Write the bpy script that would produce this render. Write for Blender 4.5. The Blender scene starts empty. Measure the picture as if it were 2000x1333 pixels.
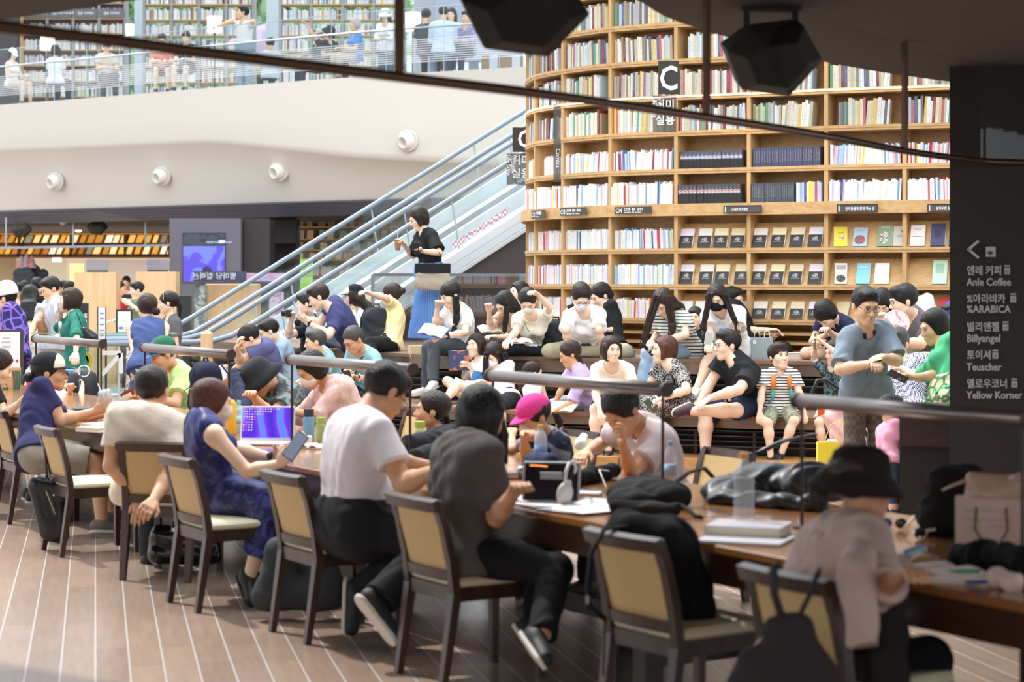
import bpy, math, random
import numpy as np
from mathutils import Vector, Matrix
random.seed(7)
SC = bpy.context.scene
COL = SC.collection
F = 3889.0            # focal length in pixels of the 2000 px wide frame
HZ, CX, CH = 545.0, 1000.0, 1.75
# ---------------------------------------------------------------- camera, light, exposure
cam = bpy.data.cameras.new('camera'); camo = bpy.data.objects.new('camera', cam); COL.objects.link(camo)
camo.location = (0, 0, CH); camo.rotation_euler = (math.pi/2, 0, 0)
cam.sensor_width = 36.0; cam.lens = 36.0*F/2000; cam.shift_y = -(666.5-HZ)/2000
cam.clip_end = 300
cam.dof.use_dof = True; cam.dof.focus_distance = 18.5; cam.dof.aperture_fstop = 2.8
SC.camera = camo
w = bpy.data.worlds.new('daylight'); SC.world = w; w.use_nodes = True
bgn = w.node_tree.nodes['Background']; bgn.inputs[0].default_value = (0.86, 0.93, 1.0, 1); bgn.inputs[1].default_value = 1.3
def light(name, kind, loc, energy, col=(1, 1, 1), size=1.0, size_y=None, direction=None, angle=None):
    l = bpy.data.lights.new(name, kind); l.energy = energy; l.color = col
    if kind == 'AREA':
        l.size = size
        if size_y: l.shape = 'RECTANGLE'; l.size_y = size_y
    if kind == 'SUN': l.angle = angle
    o = bpy.data.objects.new(name, l); COL.objects.link(o); o.location = loc
    if direction: o.rotation_euler = Vector(direction).to_track_quat('-Z', 'Y').to_euler()
    return o
light('sun', 'SUN', (-10, 15, 20), 2.6, (1.0, 0.96, 0.9), direction=(0.55, -0.62, -1.15), angle=math.radians(2.0))
# skylight over the atrium
light('atrium_skylight', 'AREA', (0, 24, 14), 1500, (0.97, 0.98, 1.0), 22, 18, direction=(0, 0, -1))
light('near_fill_light', 'AREA', (-1, 1.5, 2.98), 190, (1.0, 0.95, 0.9), 7, 5, direction=(.05, .75, -1))  # added fill for the dark foreground and faces, not a fixture of the hall
light('atrium_front_fill', 'AREA', (1, 11.5, 8.5), 420, (1, .98, .95), 10, 6, direction=(0, .75, -.75))  # added fill that brightens the faces on the decks, no real lamp
vs = SC.view_settings; vs.view_transform = 'Standard'; vs.look = 'None'; vs.gamma = 1; vs.use_curve_mapping = False
vs.exposure = 0.36
cy = SC.cycles
cy.max_bounces = 6; cy.diffuse_bounces = 3; cy.glossy_bounces = 3; cy.transmission_bounces = 4; cy.transparent_max_bounces = 12
cy.use_denoising = True; cy.caustics_reflective = False; cy.caustics_refractive = False; cy.sample_clamp_indirect = 6
cy.use_adaptive_sampling = True; cy.adaptive_threshold = 0.02
# ---------------------------------------------------------------- helpers
def W(x, y, d): return Vector(((x-CX)/F*d, d, CH+(HZ-y)/F*d))
def XW(x, d): return (x-CX)/F*d
def lin(c):
    if isinstance(c, str):
        c = [int(c[i:i+2], 16)/255 for i in (0, 2, 4)]
    return tuple((v/12.92 if v <= 0.04045 else ((v+0.055)/1.055)**2.4) for v in c[:3])
def N(nt, t, **kw):
    n = nt.nodes.new(t)
    for k, v in kw.items():
        if k.startswith('i_'): n.inputs[k[2:].replace('_', ' ')].default_value = v
        else: setattr(n, k, v)
    return n
_M = {}
def mat(col, rough=.65, metal=0, bump=0, bs=60, var=0, vsc=6, emit=0, alpha=1, spec=.5, pat=None, col2=None, ps=20, pax=2, key=None, coat=0, sss=0):
    k = (col, rough, metal, bump, bs, var, vsc, emit, alpha, spec, pat, col2, ps, pax, key, coat, sss)
    if k in _M: return _M[k]
    m = bpy.data.materials.new('mat_%s' % (col if isinstance(col, str) else 'c')); m.use_nodes = True; nt = m.node_tree
    b = nt.nodes['Principled BSDF']; L = nt.links.new
    c = (*lin(col), 1)
    b.inputs['Base Color'].default_value = c; b.inputs['Roughness'].default_value = rough; b.inputs['Metallic'].default_value = metal
    b.inputs['Specular IOR Level'].default_value = spec; b.inputs['Alpha'].default_value = alpha
    if coat: b.inputs['Coat Weight'].default_value = coat; b.inputs['Coat Roughness'].default_value = .12
    if sss: b.inputs['Subsurface Weight'].default_value = sss; b.inputs['Subsurface Radius'].default_value = (.02, .008, .004); b.inputs['Subsurface Scale'].default_value = .5
    tc = N(nt, 'ShaderNodeTexCoord'); out = None
    if var:
        no = N(nt, 'ShaderNodeTexNoise', i_Scale=vsc, i_Detail=4.0); L(tc.outputs['Object'], no.inputs['Vector'])
        mx = N(nt, 'ShaderNodeMix', data_type='RGBA'); mx.inputs[6].default_value = tuple(v*(1-var) for v in c[:3])+(1,); mx.inputs[7].default_value = tuple(min(1, v*(1+var)) for v in c[:3])+(1,)
        L(no.outputs[0], mx.inputs[0]); out = mx.outputs[2]
    if pat:
        c2 = (*lin(col2), 1); mx = N(nt, 'ShaderNodeMix', data_type='RGBA'); mx.inputs[7].default_value = c2
        if out: L(out, mx.inputs[6])
        else: mx.inputs[6].default_value = c
        if pat == 'stripe':
            sp = N(nt, 'ShaderNodeSeparateXYZ'); L(tc.outputs['Object'], sp.inputs[0])
            a = N(nt, 'ShaderNodeMath', operation='MULTIPLY'); a.inputs[1].default_value = ps; L(sp.outputs[pax], a.inputs[0])
            a2 = N(nt, 'ShaderNodeMath', operation='FRACT'); L(a.outputs[0], a2.inputs[0])
            g = N(nt, 'ShaderNodeMath', operation='LESS_THAN'); g.inputs[1].default_value = .36; L(a2.outputs[0], g.inputs[0]); L(g.outputs[0], mx.inputs[0])
        elif pat == 'check':
            ck = N(nt, 'ShaderNodeTexChecker', i_Scale=ps); L(tc.outputs['Object'], ck.inputs['Vector']); L(ck.outputs[1], mx.inputs[0])
        elif pat == 'blot':
            no = N(nt, 'ShaderNodeTexNoise', i_Scale=ps, i_Detail=3.0, i_Distortion=1.2); L(tc.outputs['Object'], no.inputs['Vector'])
            r = N(nt, 'ShaderNodeValToRGB'); r.color_ramp.elements[0].position = .5; r.color_ramp.elements[1].position = .54; L(no.outputs[0], r.inputs[0]); L(r.outputs[0], mx.inputs[0])
        elif pat == 'cell':
            no = N(nt, 'ShaderNodeTexVoronoi', i_Scale=ps, feature='DISTANCE_TO_EDGE'); L(tc.outputs['Object'], no.inputs['Vector'])
            r = N(nt, 'ShaderNodeMath', operation='LESS_THAN'); r.inputs[1].default_value = .09; L(no.outputs[0], r.inputs[0]); L(r.outputs[0], mx.inputs[0])
        out = mx.outputs[2]
    if out: L(out, b.inputs['Base Color'])
    if emit:
        b.inputs['Emission Strength'].default_value = emit
        if out: L(out, b.inputs['Emission Color'])
        else: b.inputs['Emission Color'].default_value = c
    if bump:
        no = N(nt, 'ShaderNodeTexNoise', i_Scale=bs, i_Detail=3.0); L(tc.outputs['Object'], no.inputs['Vector'])
        bn = N(nt, 'ShaderNodeBump', i_Strength=bump, i_Distance=.02); L(no.outputs[0], bn.inputs['Height']); L(bn.outputs[0], b.inputs['Normal'])
    _M[k] = m; return m
def wood(col, col2, rough=.45, axis=0, sc=1.0, coat=0, spec=.5):
    k = ('wood', col, col2, rough, axis, sc, coat, spec)
    if k in _M: return _M[k]
    m = bpy.data.materials.new('wood'); m.use_nodes = True; nt = m.node_tree; L = nt.links.new; b = nt.nodes['Principled BSDF']
    b.inputs['Roughness'].default_value = rough; b.inputs['Specular IOR Level'].default_value = spec
    if coat: b.inputs['Coat Weight'].default_value = coat; b.inputs['Coat Roughness'].default_value = .08
    tc = N(nt, 'ShaderNodeTexCoord'); mp = N(nt, 'ShaderNodeMapping'); s = [14*sc]*3; s[axis] = 1.2*sc; mp.inputs['Scale'].default_value = s
    L(tc.outputs['Object'], mp.inputs['Vector'])
    no = N(nt, 'ShaderNodeTexNoise', i_Scale=1.5, i_Detail=6.0, i_Distortion=.6); L(mp.outputs[0], no.inputs['Vector'])
    r = N(nt, 'ShaderNodeValToRGB'); r.color_ramp.elements[0].color = (*lin(col2), 1); r.color_ramp.elements[0].position = .3
    r.color_ramp.elements[1].color = (*lin(col), 1); r.color_ramp.elements[1].position = .62
    L(no.outputs[0], r.inputs[0]); L(r.outputs[0], b.inputs['Base Color'])
    _M[k] = m; return m
def glass(tint=(.93, .97, .96), refl=.12, key=0, fm=.9):
    k = ('glass', tint, refl, key)
    if k in _M: return _M[k]
    m = bpy.data.materials.new('clear_glass'); m.use_nodes = True; nt = m.node_tree; L = nt.links.new; nt.nodes.remove(nt.nodes['Principled BSDF'])
    t = N(nt, 'ShaderNodeBsdfTransparent'); t.inputs[0].default_value = (*tint, 1)
    g = N(nt, 'ShaderNodeBsdfGlossy'); g.inputs['Roughness'].default_value = .03
    mx = N(nt, 'ShaderNodeMixShader'); fr = N(nt, 'ShaderNodeFresnel'); fr.inputs[0].default_value = 1.45
    a = N(nt, 'ShaderNodeMath', operation='MULTIPLY_ADD'); a.inputs[1].default_value = fm; a.inputs[2].default_value = refl*.3; L(fr.outputs[0], a.inputs[0])
    L(a.outputs[0], mx.inputs[0]); L(t.outputs[0], mx.inputs[1]); L(g.outputs[0], mx.inputs[2]); L(mx.outputs[0], nt.nodes['Material Output'].inputs[0])
    _M[k] = m; return m
def attr_mat(name='attr_colour', rough=.7, text=False):
    k = ('attr', name, rough, text)
    if k in _M: return _M[k]
    m = bpy.data.materials.new(name); m.use_nodes = True; nt = m.node_tree; L = nt.links.new; b = nt.nodes['Principled BSDF']
    b.inputs['Roughness'].default_value = rough
    at = N(nt, 'ShaderNodeAttribute', attribute_name='Col'); src = at.outputs['Color']
    if text:
        uv = N(nt, 'ShaderNodeUVMap'); sp = N(nt, 'ShaderNodeSeparateXYZ'); L(uv.outputs[0], sp.inputs[0])
        mp = N(nt, 'ShaderNodeMapping'); mp.inputs['Scale'].default_value = (5, 30, 1); L(uv.outputs[0], mp.inputs[0])
        no = N(nt, 'ShaderNodeTexNoise', i_Scale=1.0, i_Detail=1.0); L(mp.outputs[0], no.inputs['Vector'])
        g = N(nt, 'ShaderNodeMath', operation='GREATER_THAN'); g.inputs[1].default_value = .55; L(no.outputs[0], g.inputs[0])
        fx = N(nt, 'ShaderNodeMath', operation='FRACT'); L(sp.outputs[0], fx.inputs[0])
        c = N(nt, 'ShaderNodeMath', operation='COMPARE'); c.inputs[1].default_value = .5; c.inputs[2].default_value = .2; L(fx.outputs[0], c.inputs[0])
        fy = N(nt, 'ShaderNodeMath', operation='FRACT'); L(sp.outputs[1], fy.inputs[0])
        c2 = N(nt, 'ShaderNodeMath', operation='COMPARE'); c2.inputs[1].default_value = .55; c2.inputs[2].default_value = .3; L(fy.outputs[0], c2.inputs[0])
        m1 = N(nt, 'ShaderNodeMath', operation='MULTIPLY'); L(g.outputs[0], m1.inputs[0]); L(c.outputs[0], m1.inputs[1])
        m2 = N(nt, 'ShaderNodeMath', operation='MULTIPLY'); L(m1.outputs[0], m2.inputs[0]); L(c2.outputs[0], m2.inputs[1])
        m3 = N(nt, 'ShaderNodeMath', operation='MULTIPLY'); m3.inputs[1].default_value = .62; L(m2.outputs[0], m3.inputs[0])
        # title ink: dark on light spines, light on dark spines
        bw = N(nt, 'ShaderNodeRGBToBW'); L(src, bw.inputs[0]); lt = N(nt, 'ShaderNodeMath', operation='LESS_THAN'); lt.inputs[1].default_value = .16; L(bw.outputs[0], lt.inputs[0])
        ink = N(nt, 'ShaderNodeMix', data_type='RGBA'); ink.inputs[6].default_value = (.07, .07, .1, 1); ink.inputs[7].default_value = (.6, .58, .52, 1); L(lt.outputs[0], ink.inputs[0])
        mx = N(nt, 'ShaderNodeMix', data_type='RGBA'); L(m3.outputs[0], mx.inputs[0]); L(src, mx.inputs[6]); L(ink.outputs[2], mx.inputs[7]); src = mx.outputs[2]
    L(src, b.inputs['Base Color'])
    _M[k] = m; return m
def tag(o, label=None, cat=None, group=None, kind=None):
    if label: o['label'] = label
    if cat: o['category'] = cat
    if group: o['group'] = group
    if kind: o['kind'] = kind
    return o
def mkobj(name, verts, faces, m=None, parent=None, smooth=False, loc=(0, 0, 0), mi=None, cols=None, uvs=None, loops=None):
    me = bpy.data.meshes.new(name)
    if isinstance(faces, np.ndarray):
        nv, nf = len(verts), len(faces); me.vertices.add(nv); me.vertices.foreach_set('co', np.asarray(verts, dtype=np.float32).ravel())
        me.loops.add(nf*4); me.loops.foreach_set('vertex_index', faces.astype(np.int32).ravel())
        me.polygons.add(nf); me.polygons.foreach_set('loop_start', np.arange(0, nf*4, 4, dtype=np.int32))
        me.update(calc_edges=True)
    else: me.from_pydata([tuple(v) for v in verts], [], faces); me.update()
    ms = m if isinstance(m, (list, tuple)) else [m]
    for q in ms:
        if q: me.materials.append(q)
    if mi is not None: me.polygons.foreach_set('material_index', np.asarray(mi, dtype=np.int32))
    if smooth: me.polygons.foreach_set('use_smooth', np.ones(len(me.polygons), dtype=bool))
    if cols is not None:
        ca = me.color_attributes.new('Col', 'FLOAT_COLOR', 'POINT'); ca.data.foreach_set('color', np.asarray(cols, dtype=np.float32).ravel())
    if uvs is not None:
        ul = me.uv_layers.new(name='UVMap'); ul.data.foreach_set('uv', np.asarray(uvs, dtype=np.float32).ravel())
    o = bpy.data.objects.new(name, me); COL.objects.link(o); o.location = loc
    if parent: o.parent = parent
    return o
def empty(name, loc=(0, 0, 0), rz=0):
    o = bpy.data.objects.new(name, None); COL.objects.link(o); o.location = loc; o.rotation_euler = (0, 0, rz); o.empty_display_size = .1; return o
class MB:
    """collects simple shapes; build() links them as one mesh object"""
    def __init__(s): s.v = []; s.f = []; s.mi = []; s.c = 0
    def add(s, vs_, fs, m=0):
        b = len(s.v); s.v += [tuple(v) for v in vs_]; s.f += [tuple(i+b for i in f) for f in fs]; s.mi += [m]*len(fs); return s
    def box(s, c, sz, rz=0, m=0, R=None, bev=0):
        x, y, z = (q/2 for q in sz); R = R or Matrix.Rotation(rz, 3, 'Z'); c = Vector(c)
        if bev:
            bv = min(bev, x*.9, y*.9, z*.9); pts = []; idx = {}
            for sx in (-1, 1):
                for sy in (-1, 1):
                    for sz_ in (-1, 1):
                        for a in range(3):
                            p = [sx*(x-bv), sy*(y-bv), sz_*(z-bv)]; p[a] += (sx, sy, sz_)[a]*bv
                            idx[(sx, sy, sz_, a)] = len(pts); pts.append(c+R@Vector(p))
            fs = []
            for a in range(3):
                o1, o2 = [q for q in range(3) if q != a]
                for sg in (-1, 1):
                    q = []
                    for (u, v) in ((-1, -1), (1, -1), (1, 1), (-1, 1)):
                        t = [0]*3; t[a] = sg; t[o1] = u; t[o2] = v; q.append(idx[(*t, a)])
                    fs.append(q)
                    for v in (-1, 1):
                        if sg == 1 or True:
                            pass
                # edge quads along axis a
                for u in (-1, 1):
                    for v in (-1, 1):
                        t0 = [0]*3; t0[a] = -1; t0[o1] = u; t0[o2] = v; t1 = list(t0); t1[a] = 1
                        fs.append([idx[(*t0, o1)], idx[(*t1, o1)], idx[(*t1, o2)], idx[(*t0, o2)]])
            for sx in (-1, 1):
                for sy in (-1, 1):
                    for sz_ in (-1, 1): fs.append([idx[(sx, sy, sz_, a)] for a in range(3)])
            return s.add(pts, fs, m)
        p = [c+R@Vector((a*x, b*y, d*z)) for a in (-1, 1) for b in (-1, 1) for d in (-1, 1)]
        return s.add(p, [(0, 1, 3, 2), (4, 6, 7, 5), (0, 4, 5, 1), (2, 3, 7, 6), (0, 2, 6, 4), (1, 5, 7, 3)], m)
    def bar(s, a, b, wa, wb=None, ha=None, hb=None, m=0, up=(0, 0, 1)):
        """tapered rectangular bar from a to b"""
        a, b = Vector(a), Vector(b); wb = wb or wa; ha = ha or wa; hb = hb or (wb if ha == wa else ha); d = (b-a).normalized()
        u = Vector(up); x = d.cross(u)
        if x.length < 1e-3: x = d.cross(Vector((1, 0, 0)))
        x.normalize(); y = x.cross(d)
        P = [a-x*wa/2-y*ha/2, a+x*wa/2-y*ha/2, a+x*wa/2+y*ha/2, a-x*wa/2+y*ha/2, b-x*wb/2-y*hb/2, b+x*wb/2-y*hb/2, b+x*wb/2+y*hb/2, b-x*wb/2+y*hb/2]
        return s.add(P, [(0, 1, 2, 3), (7, 6, 5, 4), (0, 4, 5, 1), (1, 5, 6, 2), (2, 6, 7, 3), (3, 7, 4, 0)], m)
    def tube(s, pts, r, n=8, m=0, closed=False, cap=True, sq=1.0):
        pts = [Vector(p) for p in pts]; rs = r if isinstance(r, (list, tuple)) else [r]*len(pts); L = len(pts); rings = []; px = None; vs_ = []; fs = []
        for i, p in enumerate(pts):
            t = (pts[(i+1) % L]-pts[i-1]) if closed else (pts[min(i+1, L-1)]-pts[max(i-1, 0)]); t.normalize()
            x = t.cross(Vector((0, 0, 1))) if px is None else px-t*px.dot(t)
            if x.length < 1e-4: x = t.cross(Vector((1, 0, 0)))
            x.normalize(); px = x; y = t.cross(x)
            for k in range(n):
                a = 2*math.pi*k/n; vs_.append(p+x*math.cos(a)*rs[i]+y*math.sin(a)*rs[i]*sq)
        for i in range(L if closed else L-1):
            j = (i+1) % L
            for k in range(n): fs.append((i*n+k, i*n+(k+1) % n, j*n+(k+1) % n, j*n+k))
        if cap and not closed: fs += [tuple(range(n))[::-1], tuple((L-1)*n+k for k in range(n))]
        return s.add(vs_, fs, m)
    def lathe(s, prof, c=(0, 0, 0), n=20, m=0, R=None, sx=1, sy=1):
        c = Vector(c); R = R or Matrix.Identity(3); vs_ = []; fs = []
        for (r, z) in prof:
            for k in range(n): a = 2*math.pi*k/n; vs_.append(c+R@Vector((r*math.cos(a)*sx, r*math.sin(a)*sy, z)))
        for i in range(len(prof)-1):
            for k in range(n): fs.append((i*n+k, i*n+(k+1) % n, (i+1)*n+(k+1) % n, (i+1)*n+k))
        L_ = len(prof)
        if L_ > 3 and prof[0][0] == prof[-1][0]: return s.add(vs_, fs+[((L_-1)*n+k, (L_-1)*n+(k+1) % n, (k+1) % n, k) for k in range(n)], m)
        if prof[0][0] > 1e-5: fs.append(tuple(range(n))[::-1])
        if prof[-1][0] > 1e-5 and not (L_ == 2 and prof[0][1] == prof[1][1]): fs.append(tuple((len(prof)-1)*n+k for k in range(n)))
        return s.add(vs_, fs, m)
    def ell(s, c, r, R=None, n=12, m=0):
        prof = [(math.sin(math.pi*i/(n//2))+1e-6, -math.cos(math.pi*i/(n//2))) for i in range(n//2+1)]
        R = (R or Matrix.Identity(3)) @ Matrix.Diagonal(Vector(r)); return s.lathe([(max(a, 1e-6), b) for a, b in prof], c, n, m, R)
    def sheet(s, rows, m=0, th=0):
        """grid of points rows[i][j] -> surface; th = thickness along the normal (solid)"""
        a, b = len(rows), len(rows[0]); V = [Vector(p) for r in rows for p in r]
        fs = [(i*b+j, i*b+j+1, (i+1)*b+j+1, (i+1)*b+j) for i in range(a-1) for j in range(b-1)]
        if not th: return s.add(V, fs, m)
        nr = [Vector((0, 0, 0)) for _ in V]
        for f in fs:
            n_ = (V[f[2]]-V[f[0]]).cross(V[f[3]]-V[f[1]])
            for q in f: nr[q] += n_
        V2 = [v+n_.normalized()*th if n_.length > 0 else v for v, n_ in zip(V, nr)]; o = len(V)
        g = [tuple(q+o for q in f) for f in fs]; f1 = [f[::-1] for f in fs]
        rim = [i for i in range(b)]+[i*b+b-1 for i in range(1, a)]+[(a-1)*b+j for j in range(b-2, -1, -1)]+[i*b for i in range(a-2, 0, -1)]
        sd = [(rim[i], rim[(i+1) % len(rim)], rim[(i+1) % len(rim)]+o, rim[i]+o) for i in range(len(rim))]
        return s.add(V+V2, f1+g+sd, m)
    def build(s, name, m, parent=None, smooth=False, loc=(0, 0, 0), label=None, bevel=0):
        o = mkobj(name, s.v, s.f, m, parent, smooth, loc, s.mi if isinstance(m, (list, tuple)) else None)
        if label: o['label'] = label
        if bevel:
            bm = o.modifiers.new('bevel', 'BEVEL'); bm.width = bevel; bm.segments = 2; bm.limit_method = 'ANGLE'
        return o
def catmull(P, n=6):
    P = [Vector(p) for p in P]; Q = [P[0]*2-P[1]]+P+[P[-1]*2-P[-2]]; out = []
    for i in range(1, len(Q)-2):
        for k in range(n):
            t = k/n; a, b, c, d = Q[i-1:i+3]
            out.append(.5*((2*b)+(-a+c)*t+(2*a-5*b+4*c-d)*t*t+(-a+3*b-3*c+d)*t**3))
    out.append(P[-1]); return out
def text(body, loc, size, m, R=None, parent=None, name='lettering', align='LEFT', extr=.001, sx=1.0, bold=.0, shear=0):
    cu = bpy.data.curves.new(name, 'FONT'); cu.body = body; cu.size = size; cu.align_x = align; cu.align_y = 'BOTTOM_BASELINE'; cu.extrude = extr; cu.offset = bold; cu.resolution_u = 2
    o = bpy.data.objects.new(name, cu); COL.objects.link(o)
    dg = bpy.context.evaluated_depsgraph_get(); me = bpy.data.meshes.new_from_object(o.evaluated_get(dg)); bpy.data.objects.remove(o)
    R = R or FRONT
    me.transform(Matrix.Translation(Vector(loc)) @ R.to_4x4() @ Matrix.Diagonal((sx, 1, 1, 1))); me.materials.clear(); me.materials.append(m)
    o = bpy.data.objects.new(name, me); COL.objects.link(o)
    if parent: o.parent = parent; o.matrix_parent_inverse = Matrix.Translation(parent.location).inverted()
    return o
FRONT = Matrix(((1, 0, 0), (0, 0, -1), (0, 1, 0)))   # text plane facing the camera side (-Y)
def copy_tree(o, parent=None):
    c = o.copy(); COL.objects.link(c)
    if parent: c.parent = parent
    for ch in list(o.children): copy_tree(ch, c)
    return c
# ---------------------------------------------------------------- setting
def adopt(p, *os_):
    inv = (Matrix.Translation(p.location) @ p.rotation_euler.to_matrix().to_4x4()).inverted()
    for o in os_: o.parent = p; o.matrix_parent_inverse = inv
def struct(o): o['kind'] = 'structure'; return o
def floor_mat():
    m = bpy.data.materials.new('floor_tiles'); m.use_nodes = True; nt = m.node_tree; L = nt.links.new; b = nt.nodes['Principled BSDF']
    tc = N(nt, 'ShaderNodeTexCoord'); mp = N(nt, 'ShaderNodeMapping'); mp.inputs['Rotation'].default_value = (0, 0, -math.atan2(1, -.209)); L(tc.outputs['Object'], mp.inputs['Vector'])
    br = N(nt, 'ShaderNodeTexBrick', offset=.37, i_Scale=1.0); L(mp.outputs[0], br.inputs['Vector'])
    for k, v in (('Color1', (*lin('b89f8b'), 1)), ('Color2', (*lin('a58c7b'), 1)), ('Mortar', (*lin('7a655a'), 1)), ('Mortar Size', .0015), ('Brick Width', 1.2), ('Row Height', .152)): br.inputs[k].default_value = v
    no = N(nt, 'ShaderNodeTexNoise', i_Scale=3.0, i_Detail=5.0); mp2 = N(nt, 'ShaderNodeMapping'); mp2.inputs['Scale'].default_value = (1, 9, 1); L(mp.outputs[0], mp2.inputs['Vector']); L(mp2.outputs[0], no.inputs['Vector'])
    hs = N(nt, 'ShaderNodeMix', data_type='RGBA', blend_type='MULTIPLY'); hs.inputs[0].default_value = .35; L(br.outputs[0], hs.inputs[6]); L(no.outputs[0], hs.inputs[7])
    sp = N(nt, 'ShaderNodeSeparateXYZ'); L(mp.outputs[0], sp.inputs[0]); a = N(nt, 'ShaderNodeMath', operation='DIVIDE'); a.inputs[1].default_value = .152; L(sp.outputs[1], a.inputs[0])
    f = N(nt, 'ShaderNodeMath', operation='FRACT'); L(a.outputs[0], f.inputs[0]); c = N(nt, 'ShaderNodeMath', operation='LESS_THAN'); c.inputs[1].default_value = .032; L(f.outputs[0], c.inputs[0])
    mx = N(nt, 'ShaderNodeMix', data_type='RGBA'); mx.inputs[7].default_value = (*lin('e4e6e8'), 1); L(c.outputs[0], mx.inputs[0]); L(hs.outputs[2], mx.inputs[6]); L(mx.outputs[2], b.inputs['Base Color'])  # pale grout lines: their glossy reflection is put into the colour
    b.inputs['Roughness'].default_value = .27; b.inputs['Specular IOR Level'].default_value = .55
    return m
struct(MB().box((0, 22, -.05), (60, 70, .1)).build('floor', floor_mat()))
M_dk = mat('2c2826', .6); M_soffit = mat('4a4542', .8, bump=.05); M_bronze = mat('5a3d26', .35, .6); M_colm = mat('3b3634', .7)
OAK = wood('d9b27c', 'c39a63', .5, 0); OAKV = wood('d9b27c', 'c69d66', .5, 2)
CREAM = mat('d6d2c9', .85)
# near ceiling: a flat soffit with a curved free edge
edge = catmull([(-9, 14.5, 0), (-5, 11.6, 0), (-2.5, 9.75, 0), (-1.7, 9.05, 0), (-.8, 8.5, 0), (0, 8.4, 0), (.5, 8.9, 0), (.85, 9.9, 0), (1.8, 11.6, 0), (2.85, 12.85, 0), (4.4, 14.2, 0), (8, 16.5, 0)], 5)
rows = [[Vector((p.x, -6, 3.02)) for p in edge], [Vector((p.x, p.y, 3.02)) for p in edge]]
mb = MB(); mb.sheet(rows, th=.55); struct(mb.build('ceiling', M_soffit))
struct(MB().box((0, -6, 1.5), (26, .2, 3.2)).build('wall_back', mat('8a7f76', .8)))
# hanging glass screen below the soffit, bronze bottom rail and mullions
crv = catmull([(-3.2, 3.2, 0), (-1.4, 5.44, 0), (-.95, 6.05, 0), (-.385, 6.8, 0), (.2, 7.55, 0), (.83, 8.5, 0), (1.45, 9.5, 0), (2.1, 10.7, 0), (2.6, 11.45, 0), (2.9, 11.75, 0), (3.6, 12.0, 0)], 6)
scr = empty('glass_smoke_screen', (0, 7, 3.02)); tag(scr, 'curved hanging glass screen with a bronze bottom rail under the dark ceiling', 'glass screen')
mb = MB(); mb.sheet([[Vector((p.x, p.y, 2.45)) for p in crv], [Vector((p.x, p.y, 3.02)) for p in crv]]); g = mb.build('glass_pane', glass((.86, .87, .87), .1, 'screen', .3))
r = MB().tube([(p.x, p.y, 2.44) for p in crv], .019, 8).build('bottom_rail', M_bronze, smooth=True)
ms_ = []
for (x, d) in ((780, 6.8), (1380, 8.5), (1767, 10.7)):
    ms_.append(MB().box((XW(x, d), d, 2.735), (.026, .026, .57), rz=.6).build('mullion', M_bronze))
ms_.append(MB().box((-1.9, 4.8, 2.735), (.026, .026, .57), rz=.6).build('mullion', M_bronze))
adopt(scr, g, r, *ms_)
# ceiling loudspeakers
def speaker(x, y, d, wd, label, top=3.02, rz=0.0, tilt=.35, sc=1.0):
    z = CH+(HZ-y)/F*d; c = Vector((XW(x, d), d, z)); t = empty('ceiling_speaker', (c.x, c.y, top)); tag(t, label, 'speaker', 'hanging loudspeakers' if sc == 1 else 'far loudspeakers')
    R = Matrix.Rotation(rz, 3, 'Z') @ Matrix.Rotation(tilt, 3, 'X'); w_, h_, q = wd/2, .17*sc, .15*sc; mb = MB()
    prof = [(-w_, .28*h_), (-w_*.5, h_*.8), (w_*.55, h_), (w_, .05*h_), (w_*.38, -h_), (-w_*.62, -h_*.82)]; V = []
    for s_, y_ in ((.62, -q*1.1), (1, -q*.5), (1, q*.5), (.8, q*1.1)): V += [c+R@Vector((a*s_, y_, b*s_)) for a, b in prof]
    n = len(prof); fs = [tuple(range(n))[::-1], tuple(3*n+i for i in range(n))]+[(k*n+i, k*n+(i+1) % n, (k+1)*n+(i+1) % n, (k+1)*n+i) for k in range(3) for i in range(n)]
    mb.add(V, fs); b = mb.build('cabinet', mat('26241f', .6), bevel=.008*sc)
    m2 = MB()
    for s_ in (-1, 1): m2.bar(c+Matrix.Rotation(rz, 3, 'Z')@Vector((s_*w_*.5, 0, h_*.6)), Vector((c.x, c.y, top))+Matrix.Rotation(rz, 3, 'Z')@Vector((s_*w_*.5, 0, 0)), .03*sc)
    m2.box((c.x, c.y, top-.012), (wd*.62, .05*sc, .02), rz=rz)
    br = m2.build('bracket', M_dk); adopt(t, b, br)
speaker(1022, 22, 8.0, .52, 'dark grey loudspeaker hanging at the top centre, cut by the picture edge', rz=.15)
speaker(1505, 112, 9.3, .46, 'dark grey loudspeaker hanging in front of the tall bookcase', rz=.1)
t = MB(); c = W(1882, 62, 7.0); c.z = 3.02
t.lathe([(.03, 0), (.03, -.006), (.012, -.012), (.01, -.03), (.004, -.035), (.004, -.045), (.014, -.047), (.014, -.05), (0, -.05)], c, 14); tag(t.build('sprinkler_head', mat('d8cdb8', .3, .8), smooth=True), 'small chrome sprinkler head on the dark ceiling at top right', 'sprinkler')
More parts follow.
